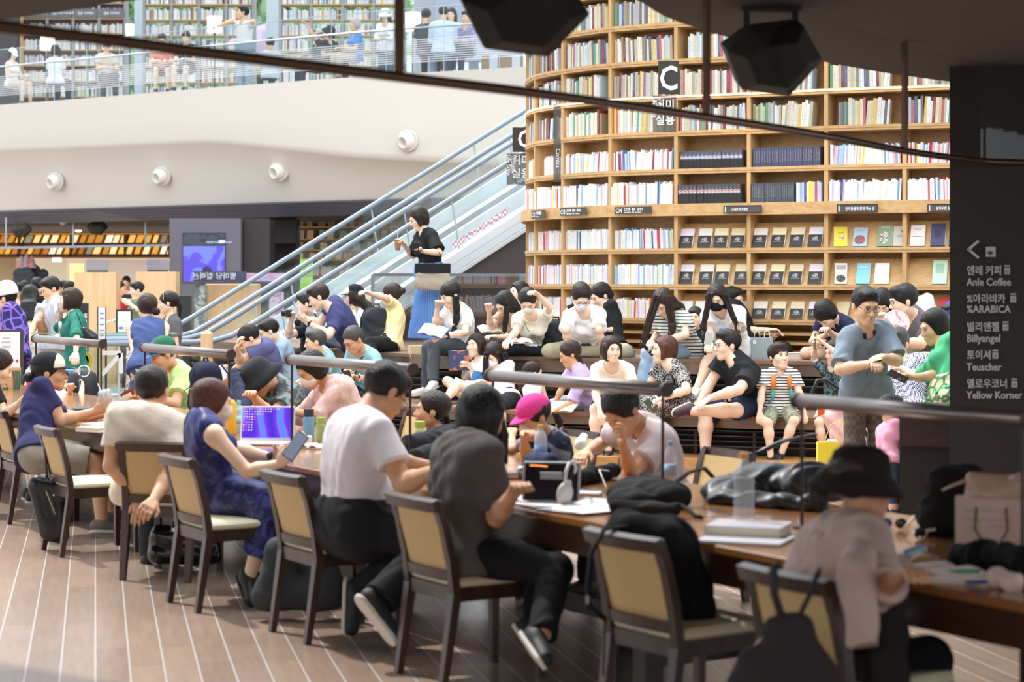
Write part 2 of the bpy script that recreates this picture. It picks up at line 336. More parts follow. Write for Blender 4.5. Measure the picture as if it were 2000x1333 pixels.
# dark sign column on the right
colx = XW(1862, 11.8)
q_ = [(colx, 11.9), (XW(2300, 11.9), 11.9), (XW(2300, 13.1), 13.1), (XW(1872, 13.1), 13.1)]
mb = MB(); mb.add([(x, y, 0) for x, y in q_]+[(x, y, 3.02) for x, y in q_], [(3, 2, 1, 0), (4, 5, 6, 7), (0, 1, 5, 4), (1, 2, 6, 5), (2, 3, 7, 6), (3, 0, 4, 7)]); struct(mb.build('wall_sign_column', M_colm))
M_wh = mat('f2f2f2', .6); M_ltxt = mat('dcdcdc', .6)
def colsign(rows_, label, x0=1888):
    d = 11.89; e = empty('wall_lettering', W(x0, rows_[0][1], d)); tag(e, label, 'sign', 'cafe directory lettering on the dark column'); os_ = []
    for (s_, y, h, x) in rows_:
        os_.append(text(s_, W(x, y, d), h/F*d, M_ltxt, name='letters', extr=.002, bold=.0012, sx=.87))
    return e, os_
for (kr, en, y1, y2, dx, lv) in (('엔레 커피', 'Anle Coffee', 536, 558, 1967, 'B1'), ('%아라비카', '%ARABICA', 591, 611, 1979, '1F'), ('빌리엔젤', 'Billyangel', 646, 668, 1964, '1F'), ('토이셔', 'Teuscher', 701, 724, 1944, '1F'), ('옐로우코너', 'Yellow Korner', 757, 779, 1981, '1F')):
    e, os_ = colsign([(kr, y1, 20, 1888), (en, y2, 20.5, 1888)], 'white lettering of one cafe name, %s, on the dark column' % en)
    mb = MB(); d = 11.885; mb.box(W(dx, y1-6, d), (11/F*d, .004, 12/F*d)); pl = mb.build('floor_plate', M_ltxt); os_.append(pl)
    os_.append(text(lv, W(dx-4.5, y1-2, 11.87), 9/F*d, M_colm, name='floor_number')); os_.append(MB().box(W(dx, y1-16, d), (11/F*d, .003, 3/F*d)).build('floor_mark', M_ltxt)); adopt(e, *os_)
d = 11.88; mb = MB(); mb.bar(W(1911, 471, d), W(1891, 488, d), .012, ha=.02, up=(0, 1, 0)); mb.bar(W(1891, 487, d), W(1911, 504, d), .012, ha=.02, up=(0, 1, 0)); tag(mb.build('arrow_sign', M_ltxt), 'white left-pointing chevron above the cafe names on the column', 'sign')
e = empty('cafe_pictogram', W(1935, 492, d)); tag(e, 'white rounded square with a coffee cup symbol on the dark column', 'sign')
a = MB().box(W(1935, 492, d), (.058, .006, .06), bev=.002).build('plate', M_ltxt); mb = MB(); cc = W(1934, 494, 11.87); mb.lathe([(.004, -.009), (.013, -.005), (.016, .006)], cc, 12, sy=.15); mb.tube([cc+Vector((.014, 0, .004)), cc+Vector((.021, 0, .001)), cc+Vector((.012, 0, -.005))], .0018, 5); mb.box(cc+Vector((0, 0, -.012)), (.03, .003, .003)); mb.tube([cc+Vector((0, 0, .01)), cc+Vector((-.003, 0, .014)), cc+Vector((.001, 0, .018))], .0012, 5)
adopt(e, a, mb.build('cup_symbol', M_colm))
# ---------------------------------------------------------------- stepped seating decks
D2 = catmull([(-4.3, 26.6, 0), (-2.9, 23.6, 0), (-2.03, 22.5, 0), (-1.41, 21.6, 0), (-.95, 20.95, 0), (.26, 20.17, 0), (1.76, 19.68, 0), (2.72, 19.25, 0), (4.5, 18.6, 0), (7, 17.6, 0)], 5)
D1 = catmull([(-4.9, 25.2, 0), (-3.5, 22.4, 0), (-2.45, 21.1, 0), (-1.7, 20.25, 0), (-1.02, 19.75, 0), (.24, 19.0, 0), (1.39, 18.6, 0), (2.1, 18.3, 0), (2.8, 18.1, 0), (4.3, 17.7, 0), (7, 16.9, 0)], 5)
DECKTOP = wood('8a6d58', '75594a', .4, 0, .6); BRZ = mat('8a7768', .3, .7, var=.15, vsc=2); LOUV = mat('35302f', .5)
def deck(crv, z, zb, back, nm, label, i):
    e = empty(nm, (1, 19, zb)); e['kind'] = 'structure'; e['label'] = label
    mb = MB(); mb.sheet([[Vector((p.x, p.y, z)) for p in crv], [Vector((p.x*(1.0 if back else 1), p.y+back, z)) for p in crv]], th=.035); top = mb.build('deck_top', DECKTOP)
    mb = MB(); hgt = (z-zb)*.24; mb.sheet([[Vector((p.x, p.y+.02, z-hgt)) for p in crv], [Vector((p.x, p.y+.02, z)) for p in crv]], th=-.03); fb = mb.build('fascia', BRZ)
    mb = MB(); z0 = z-hgt-.03; n = 4
    for k in range(n):
        a = z0-(z0-zb-.03)*k/n; b_ = a-(z0-zb)/n*.45
        mb.sheet([[Vector((p.x, p.y+.06, b_)) for p in crv], [Vector((p.x, p.y+.02, a)) for p in crv]], th=-.012)
    for k in range(0, len(crv), 4): p = crv[k]; mb.box((p.x, p.y+.05, (z0+zb)/2), (.03, .04, z0-zb))
    lv = mb.build('louvres', LOUV)
    mb = MB(); mb.sheet([[Vector((p.x, p.y+.12, zb)) for p in crv], [Vector((p.x, p.y+.12, z-.03)) for p in crv]]); bk = mb.build('riser', mat('1a1817', .8)); adopt(e, top, fb, lv, bk)
deck(D2, .92, .45, 5.5, 'upper_seating_deck', 'upper wooden seating deck with louvred front', 0)
deck(D1, .45, .12, 2.6, 'lower_seating_deck', 'lower wooden seating deck with louvred front', 1)
pl = [Vector((p.x-.03, p.y-.55, 0)) for p in D1]
mb = MB(); mb.sheet([[Vector((p.x, p.y, 0)) for p in pl], [Vector((p.x, p.y, .12)) for p in pl], [Vector((p.x, p.y+.8, .12)) for p in pl]]); struct(mb.build('trim_1', wood('c9955e', 'a87848', .35, 0, .8)))
# ---------------------------------------------------------------- right hand low cabinet
e = empty('service_cabinet', (XW(1810, 13.6), 13.6, 0)); tag(e, 'dark brown service cabinet with sloping top beside the sign column', 'cabinet')
x0, d = XW(1757, 13.45), 13.45
RC = -.21; cb = lambda u, v, z: Vector((x0+u*math.cos(RC)-v*math.sin(RC), d+u*math.sin(RC)+v*math.cos(RC), z)); a = MB().box(cb(.65, .35, .42), (1.3, .7, .84), rz=RC).build('carcass', mat('241d1b', .5)); b = MB().box(cb(.65, -.01, .72), (1.3, .03, .2), rz=RC).build('drawer_front', wood('3b2a24', '2a1d19', .4, 0)); c = MB().box(cb(.65, .35, .86), (1.32, .74, .03), rz=RC).build('top', mat('2e2523', .3)); q = MB().box(cb(.85, .3, .885), (.8, .4, .02), rz=RC).build('slate_inlay', mat('5c6470', .3)); adopt(e, a, b, c, q)
# ---------------------------------------------------------------- balcony
ZB = 5.59
bal = catmull([(XW(-260, 47), 47, 0), (XW(0, 43.9), 43.9, 0), (XW(200, 42), 42, 0), (XW(400, 40.1), 40.1, 0), (XW(700, 37.8), 37.8, 0), (XW(1025, 36), 36, 0), (XW(1250, 35), 35, 0), (XW(1500, 34), 34, 0)], 6)
nb = len(bal)
def crz(x): return float(np.interp(x, [-14, -11.3, -6, -2.9, 0, 4], [4.6, 4.57, 4.5, 4.05, 3.8, 3.6]))
rows = []
for (k, off) in ((0, 0), (.5, .02), (.92, .03), (1, .06), (1.03, .12), (1.5, .45), (2, .7)):
    r_ = []
    for p in bal:
        cz = crz(p.x); z = ZB+(cz-ZB)*k if k <= 1 else cz+(3.28-cz)*(k-1); r_.append(Vector((p.x, p.y+off, z)))
    rows.append(r_)
mb = MB(); mb.sheet(rows); struct(mb.build('wall_balcony_front', CREAM, smooth=True))
mb = MB()
for k in range(5): z = 3.28-.055*k; mb.sheet([[Vector((p.x, p.y+.7+.03*k, z-.045)) for p in bal], [Vector((p.x, p.y+.66+.03*k, z)) for p in bal]], th=.05)
struct(mb.build('trim_2', mat('5f5d68', .4, .3)))
mb = MB()
for (x, d) in ((98, 43.7), (240, 42.3), (605, 39.3), (660, 38.9)): mb.box((XW(x, d-.2), d+.62, 3.2), (.55, .05, .045), rz=-.33)
struct(mb.build('trim_3', mat('111113', .8)))
mb = MB(); mb.sheet([[Vector((p.x, p.y+.12, ZB)) for p in bal], [Vector((p.x, p.y+14, ZB)) for p in bal]], th=-.25); struct(mb.build('floor_balcony', mat('8d8f92', .5)))
mb = MB(); mb.sheet([[Vector((p.x, p.y+.8, 3.02)) for p in bal], [Vector((p.x, p.y+16, 3.02)) for p in bal]], th=.05); struct(mb.build('ceiling_under_balcony', mat('55504c', .7)))
# air nozzles
def at_bal(x): # distance of the balcony line at pixel column x
    for i in range(nb-1):
        a, b = bal[i], bal[i+1]; xa, xb = CX+F*a.x/a.y, CX+F*b.x/b.y
        if xa <= x <= xb: t = (x-xa)/(xb-xa); return a.lerp(b, t)
    return bal[-1]
for (x, y, off, nmx) in ((108, 355, .4, 'leftmost'), (316, 345, .4, 'second from left'), (545, 335, .38, 'third from left'), (797, 275, -.03, 'rightmost and highest')):
    p = at_bal(x); d = p.y+off; c = W(x, y, d); e = empty('air_nozzle', c); tag(e, 'round white air nozzle on the curved balcony front, %s of four' % nmx, 'air vent', 'air nozzles on the balcony front')
    R = Matrix.Rotation(-.28, 3, 'Z') @ Matrix.Rotation(math.pi/2, 3, 'X')
    rg = MB().lathe([(.16, -.02), (.205, 0), (.215, .015), (.195, .035), (.165, .04), (.15, .02)], c, 28, R=R).build('ring', CREAM, smooth=True)
    R2 = Matrix.Rotation(-.75, 3, 'Z') @ Matrix.Rotation(math.pi/2+.25, 3, 'X')
    nz = MB().lathe([(.15, -.06), (.165, .02), (.155, .09), (.125, .15), (.105, .165), (.095, .15), (.08, .0), (.078, -.1)], c, 28, R=R2).build('nozzle', mat('efece4', .5), smooth=True)
    hol = MB().lathe([(0, -.045), (.079, -.045)], c, 20, R=R2).build('dark_throat', mat('101010', .9)); adopt(e, rg, nz, hol)
# glass balustrade with etched lines
def frost():
    m = bpy.data.materials.new('etched_glass'); m.use_nodes = True; nt = m.node_tree; L = nt.links.new; nt.nodes.remove(nt.nodes['Principled BSDF'])
    t = N(nt, 'ShaderNodeBsdfTransparent'); t.inputs[0].default_value = (.93, .97, .97, 1); g = N(nt, 'ShaderNodeBsdfGlossy'); g.inputs['Roughness'].default_value = .05
    a = N(nt, 'ShaderNodeMixShader'); a.inputs[0].default_value = .06; L(t.outputs[0], a.inputs[1]); L(g.outputs[0], a.inputs[2])
    df = N(nt, 'ShaderNodeBsdfDiffuse'); df.inputs[0].default_value = (.9, .92, .94, 1); tl = N(nt, 'ShaderNodeBsdfTranslucent'); tl.inputs[0].default_value = (.9, .92, .94, 1); dm = N(nt, 'ShaderNodeMixShader'); L(df.outputs[0], dm.inputs[1]); L(tl.outputs[0], dm.inputs[2])
    tc = N(nt, 'ShaderNodeTexCoord'); sp = N(nt, 'ShaderNodeSeparateXYZ'); L(tc.outputs['Object'], sp.inputs[0])
    mu = N(nt, 'ShaderNodeMath', operation='MULTIPLY'); mu.inputs[1].default_value = 24; L(sp.outputs[2], mu.inputs[0]); fr = N(nt, 'ShaderNodeMath', operation='FRACT'); L(mu.outputs[0], fr.inputs[0]); lt = N(nt, 'ShaderNodeMath', operation='LESS_THAN'); lt.inputs[1].default_value = .5; L(fr.outputs[0], lt.inputs[0])
    cp = N(nt, 'ShaderNodeMath', operation='COMPARE'); cp.inputs[1].default_value = .42+ZB; cp.inputs[2].default_value = .23; L(sp.outputs[2], cp.inputs[0])
    mm = N(nt, 'ShaderNodeMath', operation='MULTIPLY'); L(lt.outputs[0], mm.inputs[0]); L(cp.outputs[0], mm.inputs[1]); m3 = N(nt, 'ShaderNodeMath', operation='MULTIPLY'); m3.inputs[1].default_value = .7; L(mm.outputs[0], m3.inputs[0])
    o = N(nt, 'ShaderNodeMixShader'); L(m3.outputs[0], o.inputs[0]); L(a.outputs[0], o.inputs[1]); L(dm.outputs[0], o.inputs[2]); L(o.outputs[0], nt.nodes['Material Output'].inputs[0]); return m
STEEL = mat('c9ced4', .25, .8); STEELD = mat('8d97a3', .3, .8)
e = empty('balcony_glass_railing', (XW(500, 39), 39, ZB)); tag(e, 'long curved glass railing with steel handrail along the white balcony', 'railing'); os_ = []
mb = MB(); mb.sheet([[Vector((p.x, p.y+.08, ZB-.05)) for p in bal], [Vector((p.x, p.y+.08, ZB+1.22)) for p in bal]]); os_.append(mb.build('glass_panels', frost()))
os_.append(MB().tube([(p.x, p.y+.0, ZB+.84) for p in bal], .022, 6).build('handrail', STEEL, smooth=True)); os_.append(MB().tube([(p.x, p.y+.08, ZB+1.22) for p in bal], .01, 5).build('glass_edge', mat('a8bcc0', .2)))
acc = 0
for i in range(nb-1):
    L_ = (bal[i+1]-bal[i]).length; acc += L_
    if acc > .85: acc = 0; p = bal[i]; os_.append(MB().box((p.x, p.y+.07, ZB+.58), (.012, .02, 1.26)).build('glass_joint', mat('b9cfd2', .2)))
adopt(e, *os_)
# ---------------------------------------------------------------- curved bookcase
DV = [(.22, 24.9), (.167, 24.0), (.262, 23.24), (.569, 22.6), (1.079, 21.97), (1.772, 21.54), (2.52, 21.2), (3.28, 20.8), (4.04, 20.5), (4.82, 20.22), (5.6, 20.0)]
NS = 6
SC_ = catmull([(x, y, 0) for x, y in DV], NS)
def sn(i):  # inward (away from viewer) normal at curve index
    a, b = SC_[max(i-1, 0)], SC_[min(i+1, len(SC_)-1)]; t = (b-a).normalized(); return Vector((-t.y, t.x, 0))
DEP = .33
ZR = [1.32, 1.69, 2.08, 2.56, 2.94, 3.35, 3.74, 4.13, 4.53, 4.92, 5.3]
LOWB = .92
bc = empty('curved_bookcase', (2, 21.5, LOWB)); tag(bc, 'tall curved oak bookcase filling the right side behind the seating decks', 'bookcase'); os_ = []
def arc(i0, i1, z, din, dout=0): return [SC_[i]+sn(i)*din+Vector((0, 0, z)) for i in range(i0, i1+1)]
n = len(SC_)-1
for k in range(len(DV)):
    i = k*NS; p = SC_[i]; nn = sn(i); a = math.atan2(nn.y, nn.x)-math.pi/2
    mb = MB(); mb.box((p.x+nn.x*DEP/2, p.y+nn.y*DEP/2, 3.1), (.042, DEP, 4.7), rz=a); os_.append(mb.build('divider', OAKV))
mb = MB(); mb.sheet([arc(0, n, LOWB-.2, DEP), arc(0, n, 5.4, DEP)], th=-.02); os_.append(mb.build('back_panel', wood('cfa46d', 'bb8f58', .5, 0)))
for z in ZR:
    if z == 2.56: continue
    mb = MB(); mb.sheet([arc(0, n, z-.028, DEP), arc(0, n, z-.028, -.004)], th=.028); o = mb.build('shelf_board', OAK); os_.append(o)
    mb = MB(); mb.sheet([arc(0, n, z-.03, -.005), arc(0, n, z, -.005)], th=.006); os_.append(mb.build('shelf_lip', OAK))
mb = MB(); mb.sheet([arc(0, n, 2.43, DEP), arc(0, n, 2.43, -.06)], th=.0); mb.sheet([arc(0, n, 2.56, DEP), arc(0, n, 2.56, -.06)]); mb.sheet([arc(0, n, 2.43, -.06), arc(0, n, 2.56, -.06)]); os_.append(mb.build('counter_ledge', OAK))
mb = MB(); mb.sheet([arc(0, n, 3.715, -.01), arc(0, n, 3.727, -.01)], th=.01); os_.append(mb.build('light_strip', mat('fff6e6', .5, emit=6), ))
os_[-1]['label'] = 'thin glowing light strip'
for k in range(4):
    z = .9+k*.1; mb = MB(); mb.sheet([arc(2*NS, n, z+.012, .3), arc(2*NS, n, z-.03, .02)], th=.02); os_.append(mb.build('base_slat', OAK))
# slanted display boards in the right bays
for k in range(5, 10):
    for z in (1.32, 1.69, 2.08):
        mb = MB(); mb.sheet([arc(k*NS, (k+1)*NS, z+.0, .05), arc(k*NS, (k+1)*NS, z+.27, .2)], th=-.012); os_.append(mb.build('display_board', OAK))
adopt(bc, *os_)
light('shelf_glow', 'AREA', (2.6, 20.3, 4.9), 8, (1, .85, .6), 5, .2, direction=(0, .4, -1))
# ---------------------------------------------------------------- books
PALW = ['f4f3ef', 'ffffff', 'eceaf2', 'f6efe4', 'f3f6fb', 'efe6e6', 'e9f0f6', 'fafafa', 'f1ead9', 'f7f7f2', 'f0f0f5']
PALC = ['bcd6ee', 'e9b9cc', 'd94a63', '6fa3d8', 'f0e05a', 'e8a7a0', 'a7d3c9', '3c4a78', 'c9c2e4', 'd63a36', '8fbfe0']
PALO = ['a39e90', 'd4cfbc', 'e2dcca', 'c8c1ac', '8a4350', 'c96f75', 'e6e1d0', 'e6c46a', 'dcd5c0', '5d668a', '77777c', '6aa888', 'b9b4a5', 'ebe3cb', 'dfdacd', 'ccbe90', 'ecf1f4', 'b9d3e5', 'f0ede4', '9c8f70', 'e9e4d6', 'd6cfb8', 'cfe0ea']
CN = {}
def cname(h):
    r, g, b = [int(h[i:i+2], 16) for i in (0, 2, 4)]; mx, mn = max(r, g, b), min(r, g, b)
    if mx-mn < 24: return 'white' if mn > 225 else 'pale grey' if mn > 170 else 'grey' if mn > 90 else 'black'
    if mx == r: base = 'pink' if b > g and r > 180 else 'yellow' if g > .8*r and b < .65*r else 'cream' if g > .85*r else 'orange' if g > .6*r and b < .6*r else 'beige' if g > .7*r else 'dark red' if r < 170 else 'red'
    elif mx == g: base = 'green'
    else: base = 'pale blue' if mn > 150 else 'blue' if b > 130 else 'navy blue'
    if mx == b and r > g+8: base = 'lilac'
    return base
BOOKS = []   # (area, row, bay, order, verts, cols, name parts)
rb = random.Random(3)
def bookverts(p, t, nn, w_, h_, d_, lean, off):
    """p = left front bottom corner, t = direction along the shelf, nn = inward"""
    up = (Vector((0, 0, 1))+t*lean).normalized(); tt = (t-up*t.dot(up)).normalized(); p = p+nn*off
    return [p, p+tt*w_, p+tt*w_+nn*d_, p+nn*d_, p+up*h_, p+tt*w_+up*h_, p+tt*w_+nn*d_+up*h_, p+nn*d_+up*h_]
BF = [(0, 1, 5, 4), (3, 2, 1, 0), (4, 5, 6, 7), (0, 4, 7, 3), (1, 2, 6, 5), (2, 3, 7, 6)]
def fill(row, bay, z, a0=.0, a1=1.0, wmin=.012, wmax=.026, hmin=.2, hmax=.255, pw=.78, pal=None, same=None, dark=None, off=.03, n_=0):
    i0 = bay*NS; pts = [SC_[i0+j] for j in range(NS+1)]; seg = [0]
    for j in range(NS): seg.append(seg[-1]+(pts[j+1]-pts[j]).length)
    L_ = seg[-1]; s = .035+a0*(L_-.07); end = .035+a1*(L_-.07); lean = 0
    while s < end-.01:
        if same: w_, h_, c = same[0], same[1], same[2][n_ % len(same[2])]
        else:
            w_ = rb.uniform(wmin, wmax); h_ = rb.uniform(hmin, hmax); c = rb.choice(pal) if pal else rb.choice(PALW) if rb.random() < pw else rb.choice(PALC)
        if s+w_ > end: break
        j = min(NS-1, max(q for q in range(NS) if seg[q] <= s)); t = (pts[j+1]-pts[j]).normalized(); p = pts[j]+t*(s-seg[j]); nn = sn(i0+j); nn = Vector((-t.y, t.x, 0))
        if rb.random() < .08: lean = rb.uniform(-.05, .09) if not same else 0
        V = bookverts(Vector((p.x, p.y, z+.001)), t, nn, w_*.96, h_, .16, lean, off+rb.uniform(0, .012)); sc = F/p.y
        BOOKS.append([w_*h_*sc*sc, row, bay, n_, V, c, dark]); s += w_; n_ += 1
def cols_of(c, dark, V):
    b = lin(c); return [(*b, 1)]*8
LC = [['f4f1f4', 'efeaf2', 'f6e9ee', 'ffffff', 'e9eff8', 'f5f0e6', 'fbfbf8']]
rowsL = {'low1': 2.08, 'low2': 1.69, 'low3': 1.32}
for b_ in range(0, 5):
    for rname, z in (('third row under ledge', 1.32), ('second row under ledge', 1.69), ('first row under ledge', 2.08)):
        fill(rname, b_, z, 0, 1 if b_ else 1, .011, .021, .19, .225, .8)
for b_ in range(0, 10):
    z = 2.56
    if b_ < 5: fill('ledge row', b_, z, 0, 1, .01, .022, .2, .25, .85, off=-.02)
fill('ledge row', 5, 2.56, .0, .96, same=(.041, .205, ['4d4f58']), dark=1, off=-.02); fill('ledge row', 6, 2.56, 0, .62, same=(.024, .205, ['4a4d5c', '52555f']), dark=1, off=-.02); fill('ledge row', 6, 2.56, .64, 1, .016, .026, .19, .22, pw=.3, off=-.02, n_=24)
fill('ledge row', 7, 2.56, 0, 1, .012, .024, .19, .23, .8, off=-.02); fill('ledge row', 8, 2.56, 0, 1, .012, .024, .19, .23, .7, off=-.02); fill('ledge row', 9, 2.56, 0, 1, .012, .024, .19, .23, .7, off=-.02)
for b_ in range(0, 5): fill('first row above ledge', b_, 2.94, (.0, .3, .35, 0, 0)[b_], 1, .011, .02, .18, .225, .75, off=.02)
fill('first row above ledge', 5, 2.94, 0, .98, same=(.047, .19, ['565a66']), dark=1); fill('first row above ledge', 6, 2.94, 0, .98, same=(.029, .2, ['4c4f6a']), dark=1)
for b_ in (7, 8, 9): fill('first row above ledge', b_, 2.94, 0, .99, .012, .022, .19, .22, .6)
for r_i, (rname, z) in enumerate((('second row above ledge', 3.35), ('lit row above ledge', 3.74), ('fourth row above ledge', 4.13), ('fifth row above ledge', 4.53), ('top row', 4.92))):
    for b_ in range(0, 10):
        if r_i == 0 and b_ < 3: fill(rname, b_, z, .0, 1, .014, .03, .21, .26, pal=['8f959b', 'd9d9d2', 'c0392b', 'f0f0ee', '44484f', 'b7b7a8', 'e6dfc9', '3b6ea5'])
        else: fill(rname, b_, z, rb.choice((0, 0, .12)), rb.choice((1, 1, .85)), .022, .036, .23, .285, pal=PALO if b_ > 2 else ['e9e9e6', 'c9d6dc', '7d8a96', 'd6d2c4', '33373d', 'b3c4b0', 'f2f2f2', 'a23b3b'])
BOOKS.sort(key=lambda b: -b[0])
MBK = attr_mat('book_cover', .55, True)
O1 = ['first', 'second', 'third', 'fourth', 'fifth', 'sixth', 'seventh', 'eighth', 'ninth']
ORD = O1+['tenth', 'eleventh', 'twelfth', 'thirteenth', 'fourteenth', 'fifteenth', 'sixteenth', 'seventeenth', 'eighteenth', 'nineteenth']+[q for t in ('twent', 'thirt', 'fort', 'fift', 'sixt', 'sevent') for q in [t+'ieth']+[t+'y-'+o for o in O1]]
BAYN = ['far left bay', 'left bend bay', 'C twelve sign bay', 'C thirteen sign bay', 'C fourteen sign bay', 'black framed sign bay', 'bay of dark boxed sets', 'grey framed sign bay', 'cut-off sign bay', 'bay behind column']
def book_uv(seed):
    uv = []; u0 = seed*1.0
    for f in range(6):
        uv += [(u0, seed), (u0+1, seed), (u0+1, seed+1), (u0, seed+1)] if f == 0 else [(0, 0)]*4
    return uv
def book_obj(V, c, label, group, seed):
    base = sum(V[:4], Vector())/4; return tag(mkobj('book', [v-base for v in V], BF, MBK, loc=base, cols=cols_of(c, None, V), uvs=book_uv(seed)), label, 'book', group)
# faced-out display books
DISP = []
def face_book(bay, u, z, w_, h_, c, label, band=None, band_c='2b2c31', pic=None, yaw=0, title=None, sub=None):
    i = bay*NS+u*NS; j = int(i); p = SC_[j].lerp(SC_[j+1], i-j); nn = sn(j); t = Vector((nn.y, -nn.x, 0)); R = Matrix((t, nn, Vector((0, 0, 1)))).transposed() @ Matrix.Rotation(yaw, 3, 'Z') @ Matrix.Rotation(-.42, 3, 'X')
    base = p+nn*.028+Vector((0, 0, z+.006)); o = MB().box((0, 0, h_/2), (w_, .018, h_)).build('book', [mat(c, .5)]); o.location = base; o.rotation_euler = R.to_euler()
    tag(o, label, 'book', 'books shown face out on the sloping boards'); kids = []
    pg = MB().box((.001, .004, h_/2), (w_+.006, .012, h_-.008)).build('pages', mat('f5f1e6', .8), o)
    if band: MB().box((0, -.0095, h_*band/2), (w_+.001, .001, h_*band)).build('paper_band', mat(band_c, .5), o)
    if pic: px_, pz, pw, ph, pc = pic; MB().ell((px_*w_, -.0104, pz*h_), (pw*w_, .0006, ph*h_), n=10).build('cover_picture', mat(pc, .6, pat='blot', col2='6b6b6b', ps=60), o)
    if title: MB().box((0, -.0104, h_*title[0]), (w_*title[1], .0008, h_*title[2])).build('cover_title', mat(title[3], .5, pat='check', col2=c, ps=260), o)
    DISP.append(o)
nth = {}
for (bay, us, z, h_, bnd, pc) in ((5, (.12, .38, .6, .83), 2.08, .225, .62, 'c9c4bd'), (6, (.12, .36, .6, .84), 2.08, .225, .62, 'c9c4bd'), (5, (.12, .4, .62, .88), 1.69, .225, .62, 'c8c3bc'), (6, (.1, .34, .58, .84), 1.69, .225, .62, 'c8c3bc'), (6, (.12, .36, .6, .84), 1.32, .2, .58, '9fb3b8'), (5, (.1, .33, .88), 1.32, .2, .1, 'c9c4bd')):
    for q, u in enumerate(us):
        row = {2.08: 'first', 1.69: 'second', 1.32: 'third'}[z]; c = ('e8d6ae', 'e6e0ea', 'ece5da', 'eedfb5')[(q+bay) % 4] if bnd > .2 else 'ececea'
        face_book(bay, u, z, .148, h_, c, '%s face-out book with dark portrait band, %s board row, %s' % (ORD[q], row, BAYN[bay]) if bnd > .2 else '%s plain white face-out book in the lowest board row, %s' % (ORD[q], BAYN[bay]), band=bnd, pic=(0, bnd-.2, .22, .1, pc) if bnd > .2 else None, title=(bnd*.45, .6, .02, '9a9a9a') if bnd > .2 else None)
face_book(7, .18, 2.08, .135, .225, 'f2de3e', 'yellow cover book standing face out left on the first board row', pic=(.1, .45, .2, .08, 'e9e3f2'), yaw=.25, title=(.7, .4, .06, '3f7f5a'))
face_book(7, .42, 2.08, .14, .215, 'a9cfe6', 'pale blue book with red animal picture, face out on first board row', pic=(0, .35, .42, .25, 'c75a52'), title=(.85, .5, .05, 'd66a6a'))
face_book(7, .74, 2.08, .15, .24, '8ba583', 'book with a white and brown dog cover on first board row', pic=(-.05, .4, .3, .3, 'efe9e2'), title=(.88, .6, .06, 'dfe8df'))
face_book(7, .93, 2.08, .135, .225, 'c9c8bd', 'grey-beige book with small dark bird, face out beside the dog cover', pic=(.15, .75, .05, .08, '222222'), title=(.5, .5, .1, '77776f'))
face_book(8, .15, 2.08, .145, .235, 'f3eeea', 'cream book with thin dark middle line, face out near the column', title=(.8, .5, .05, '9a5a5a'), pic=(0, .45, .48, .01, '333333'))
face_book(8, .4, 2.08, .145, .25, '46426e', 'purple-blue book with black label, face out near the column', title=(.55, .5, .3, '1c1c22'))
face_book(8, .62, 2.08, .14, .22, '3b3c44', 'dark book with white lettering, face out beside the sign column', title=(.5, .4, .5, 'dddddd'))
face_book(7, .18, 1.69, .125, .235, 'f6f4ee', 'white book with rows of small black figures, face out', yaw=.2, title=(.8, .8, .2, '222222'), pic=(0, .25, .4, .18, '33302e'))
face_book(7, .46, 1.69, .14, .235, '8fd3e4', 'light turquoise book face out on the second board row', title=(.8, .6, .1, 'd9f2f7'))
face_book(7, .7, 1.69, .145, .235, 'f7f6f2', 'white book with fine crossing lines, face out on the second board row', title=(.5, .6, .5, 'dcdcdc'))
face_book(8, .42, 1.69, .14, .265, 'c2e6cf', 'mint green book face out on the second board row near the column', title=(.65, .6, .4, '6f9a80'))
face_book(8, .85, 1.69, .14, .2, 'c9b9e0', 'lilac book face out at the edge of the dark column')
face_book(7, .17, 1.32, .14, .2, 'd9c9a0', 'beige book face out on the lowest board row behind the standing man', yaw=-.3)
face_book(7, .5, 1.32, .17, .23, 'f3f3f3', 'large white book face out behind the standing man')
face_book(8, .25, 1.32, .14, .19, '4a6c86', 'dull blue book face out low beside the green cap')
face_book(8, .5, 1.32, .17, .24, 'd23a3a', 'red book face out low above the blue cap')
# largest ones individually, the rest as one mass
vis = []
for b_ in BOOKS:
    V = b_[4]; p = V[0]; x, y = CX+F*p.x/p.y, HZ-F*(p.z-CH)/p.y
    ok = 1022 < x < 1860 and y > -20 and not (1410 < x < 1600 and 20 < y < 185) and (b_[2] > 0)
    vis.append(ok)
seen = [b_ for b_, k in zip(BOOKS, vis) if k]; NI = 298-len(DISP)
ind = seen[:NI]; rest = seen[NI:]+[b_ for b_, k in zip(BOOKS, vis) if not k]
for q, b_ in enumerate(ind):
    nmc = cname(b_[5]); lab = '%s book from left, %s spine, %s, %s' % (ORD[b_[3]], nmc, b_[1], BAYN[b_[2]])
    o = book_obj(b_[4], b_[5], lab, 'books standing in the curved bookcase', (q*7) % 97)
    if b_[6]:
        V = b_[4]; base = o.location; m = MB(); t = (V[1]-V[0]); up = (V[4]-V[0]); nn = (V[3]-V[0]).normalized(); a = V[0]-base-nn*.0008
        m.add([a+up*.55, a+t+up*.55, a+t+up*.72, a+up*.72], [(0, 1, 2, 3)], 0); m.build('spine_picture', mat('d8d4d8', .5, pat='blot', col2='a33a3a' if b_[1] == 'ledge row' and b_[2] == 5 else '5a6fae', ps=70), o)
        m = MB(); m.add([a, a+t, a+t+up*.5, a+up*.5], [(0, 1, 2, 3)], 0); m.build('spine_lower_half', mat('26262a', .5), o)
STUFF_V, STUFF_F, STUFF_C, STUFF_UV = [], [], [], []
def to_stuff(V, c, seed):
    b = len(STUFF_V); STUFF_V.extend(V); STUFF_F.extend([tuple(i+b for i in f) for f in BF]); STUFF_C.extend([(*lin(c), 1)]*8); STUFF_UV.extend(book_uv(seed))
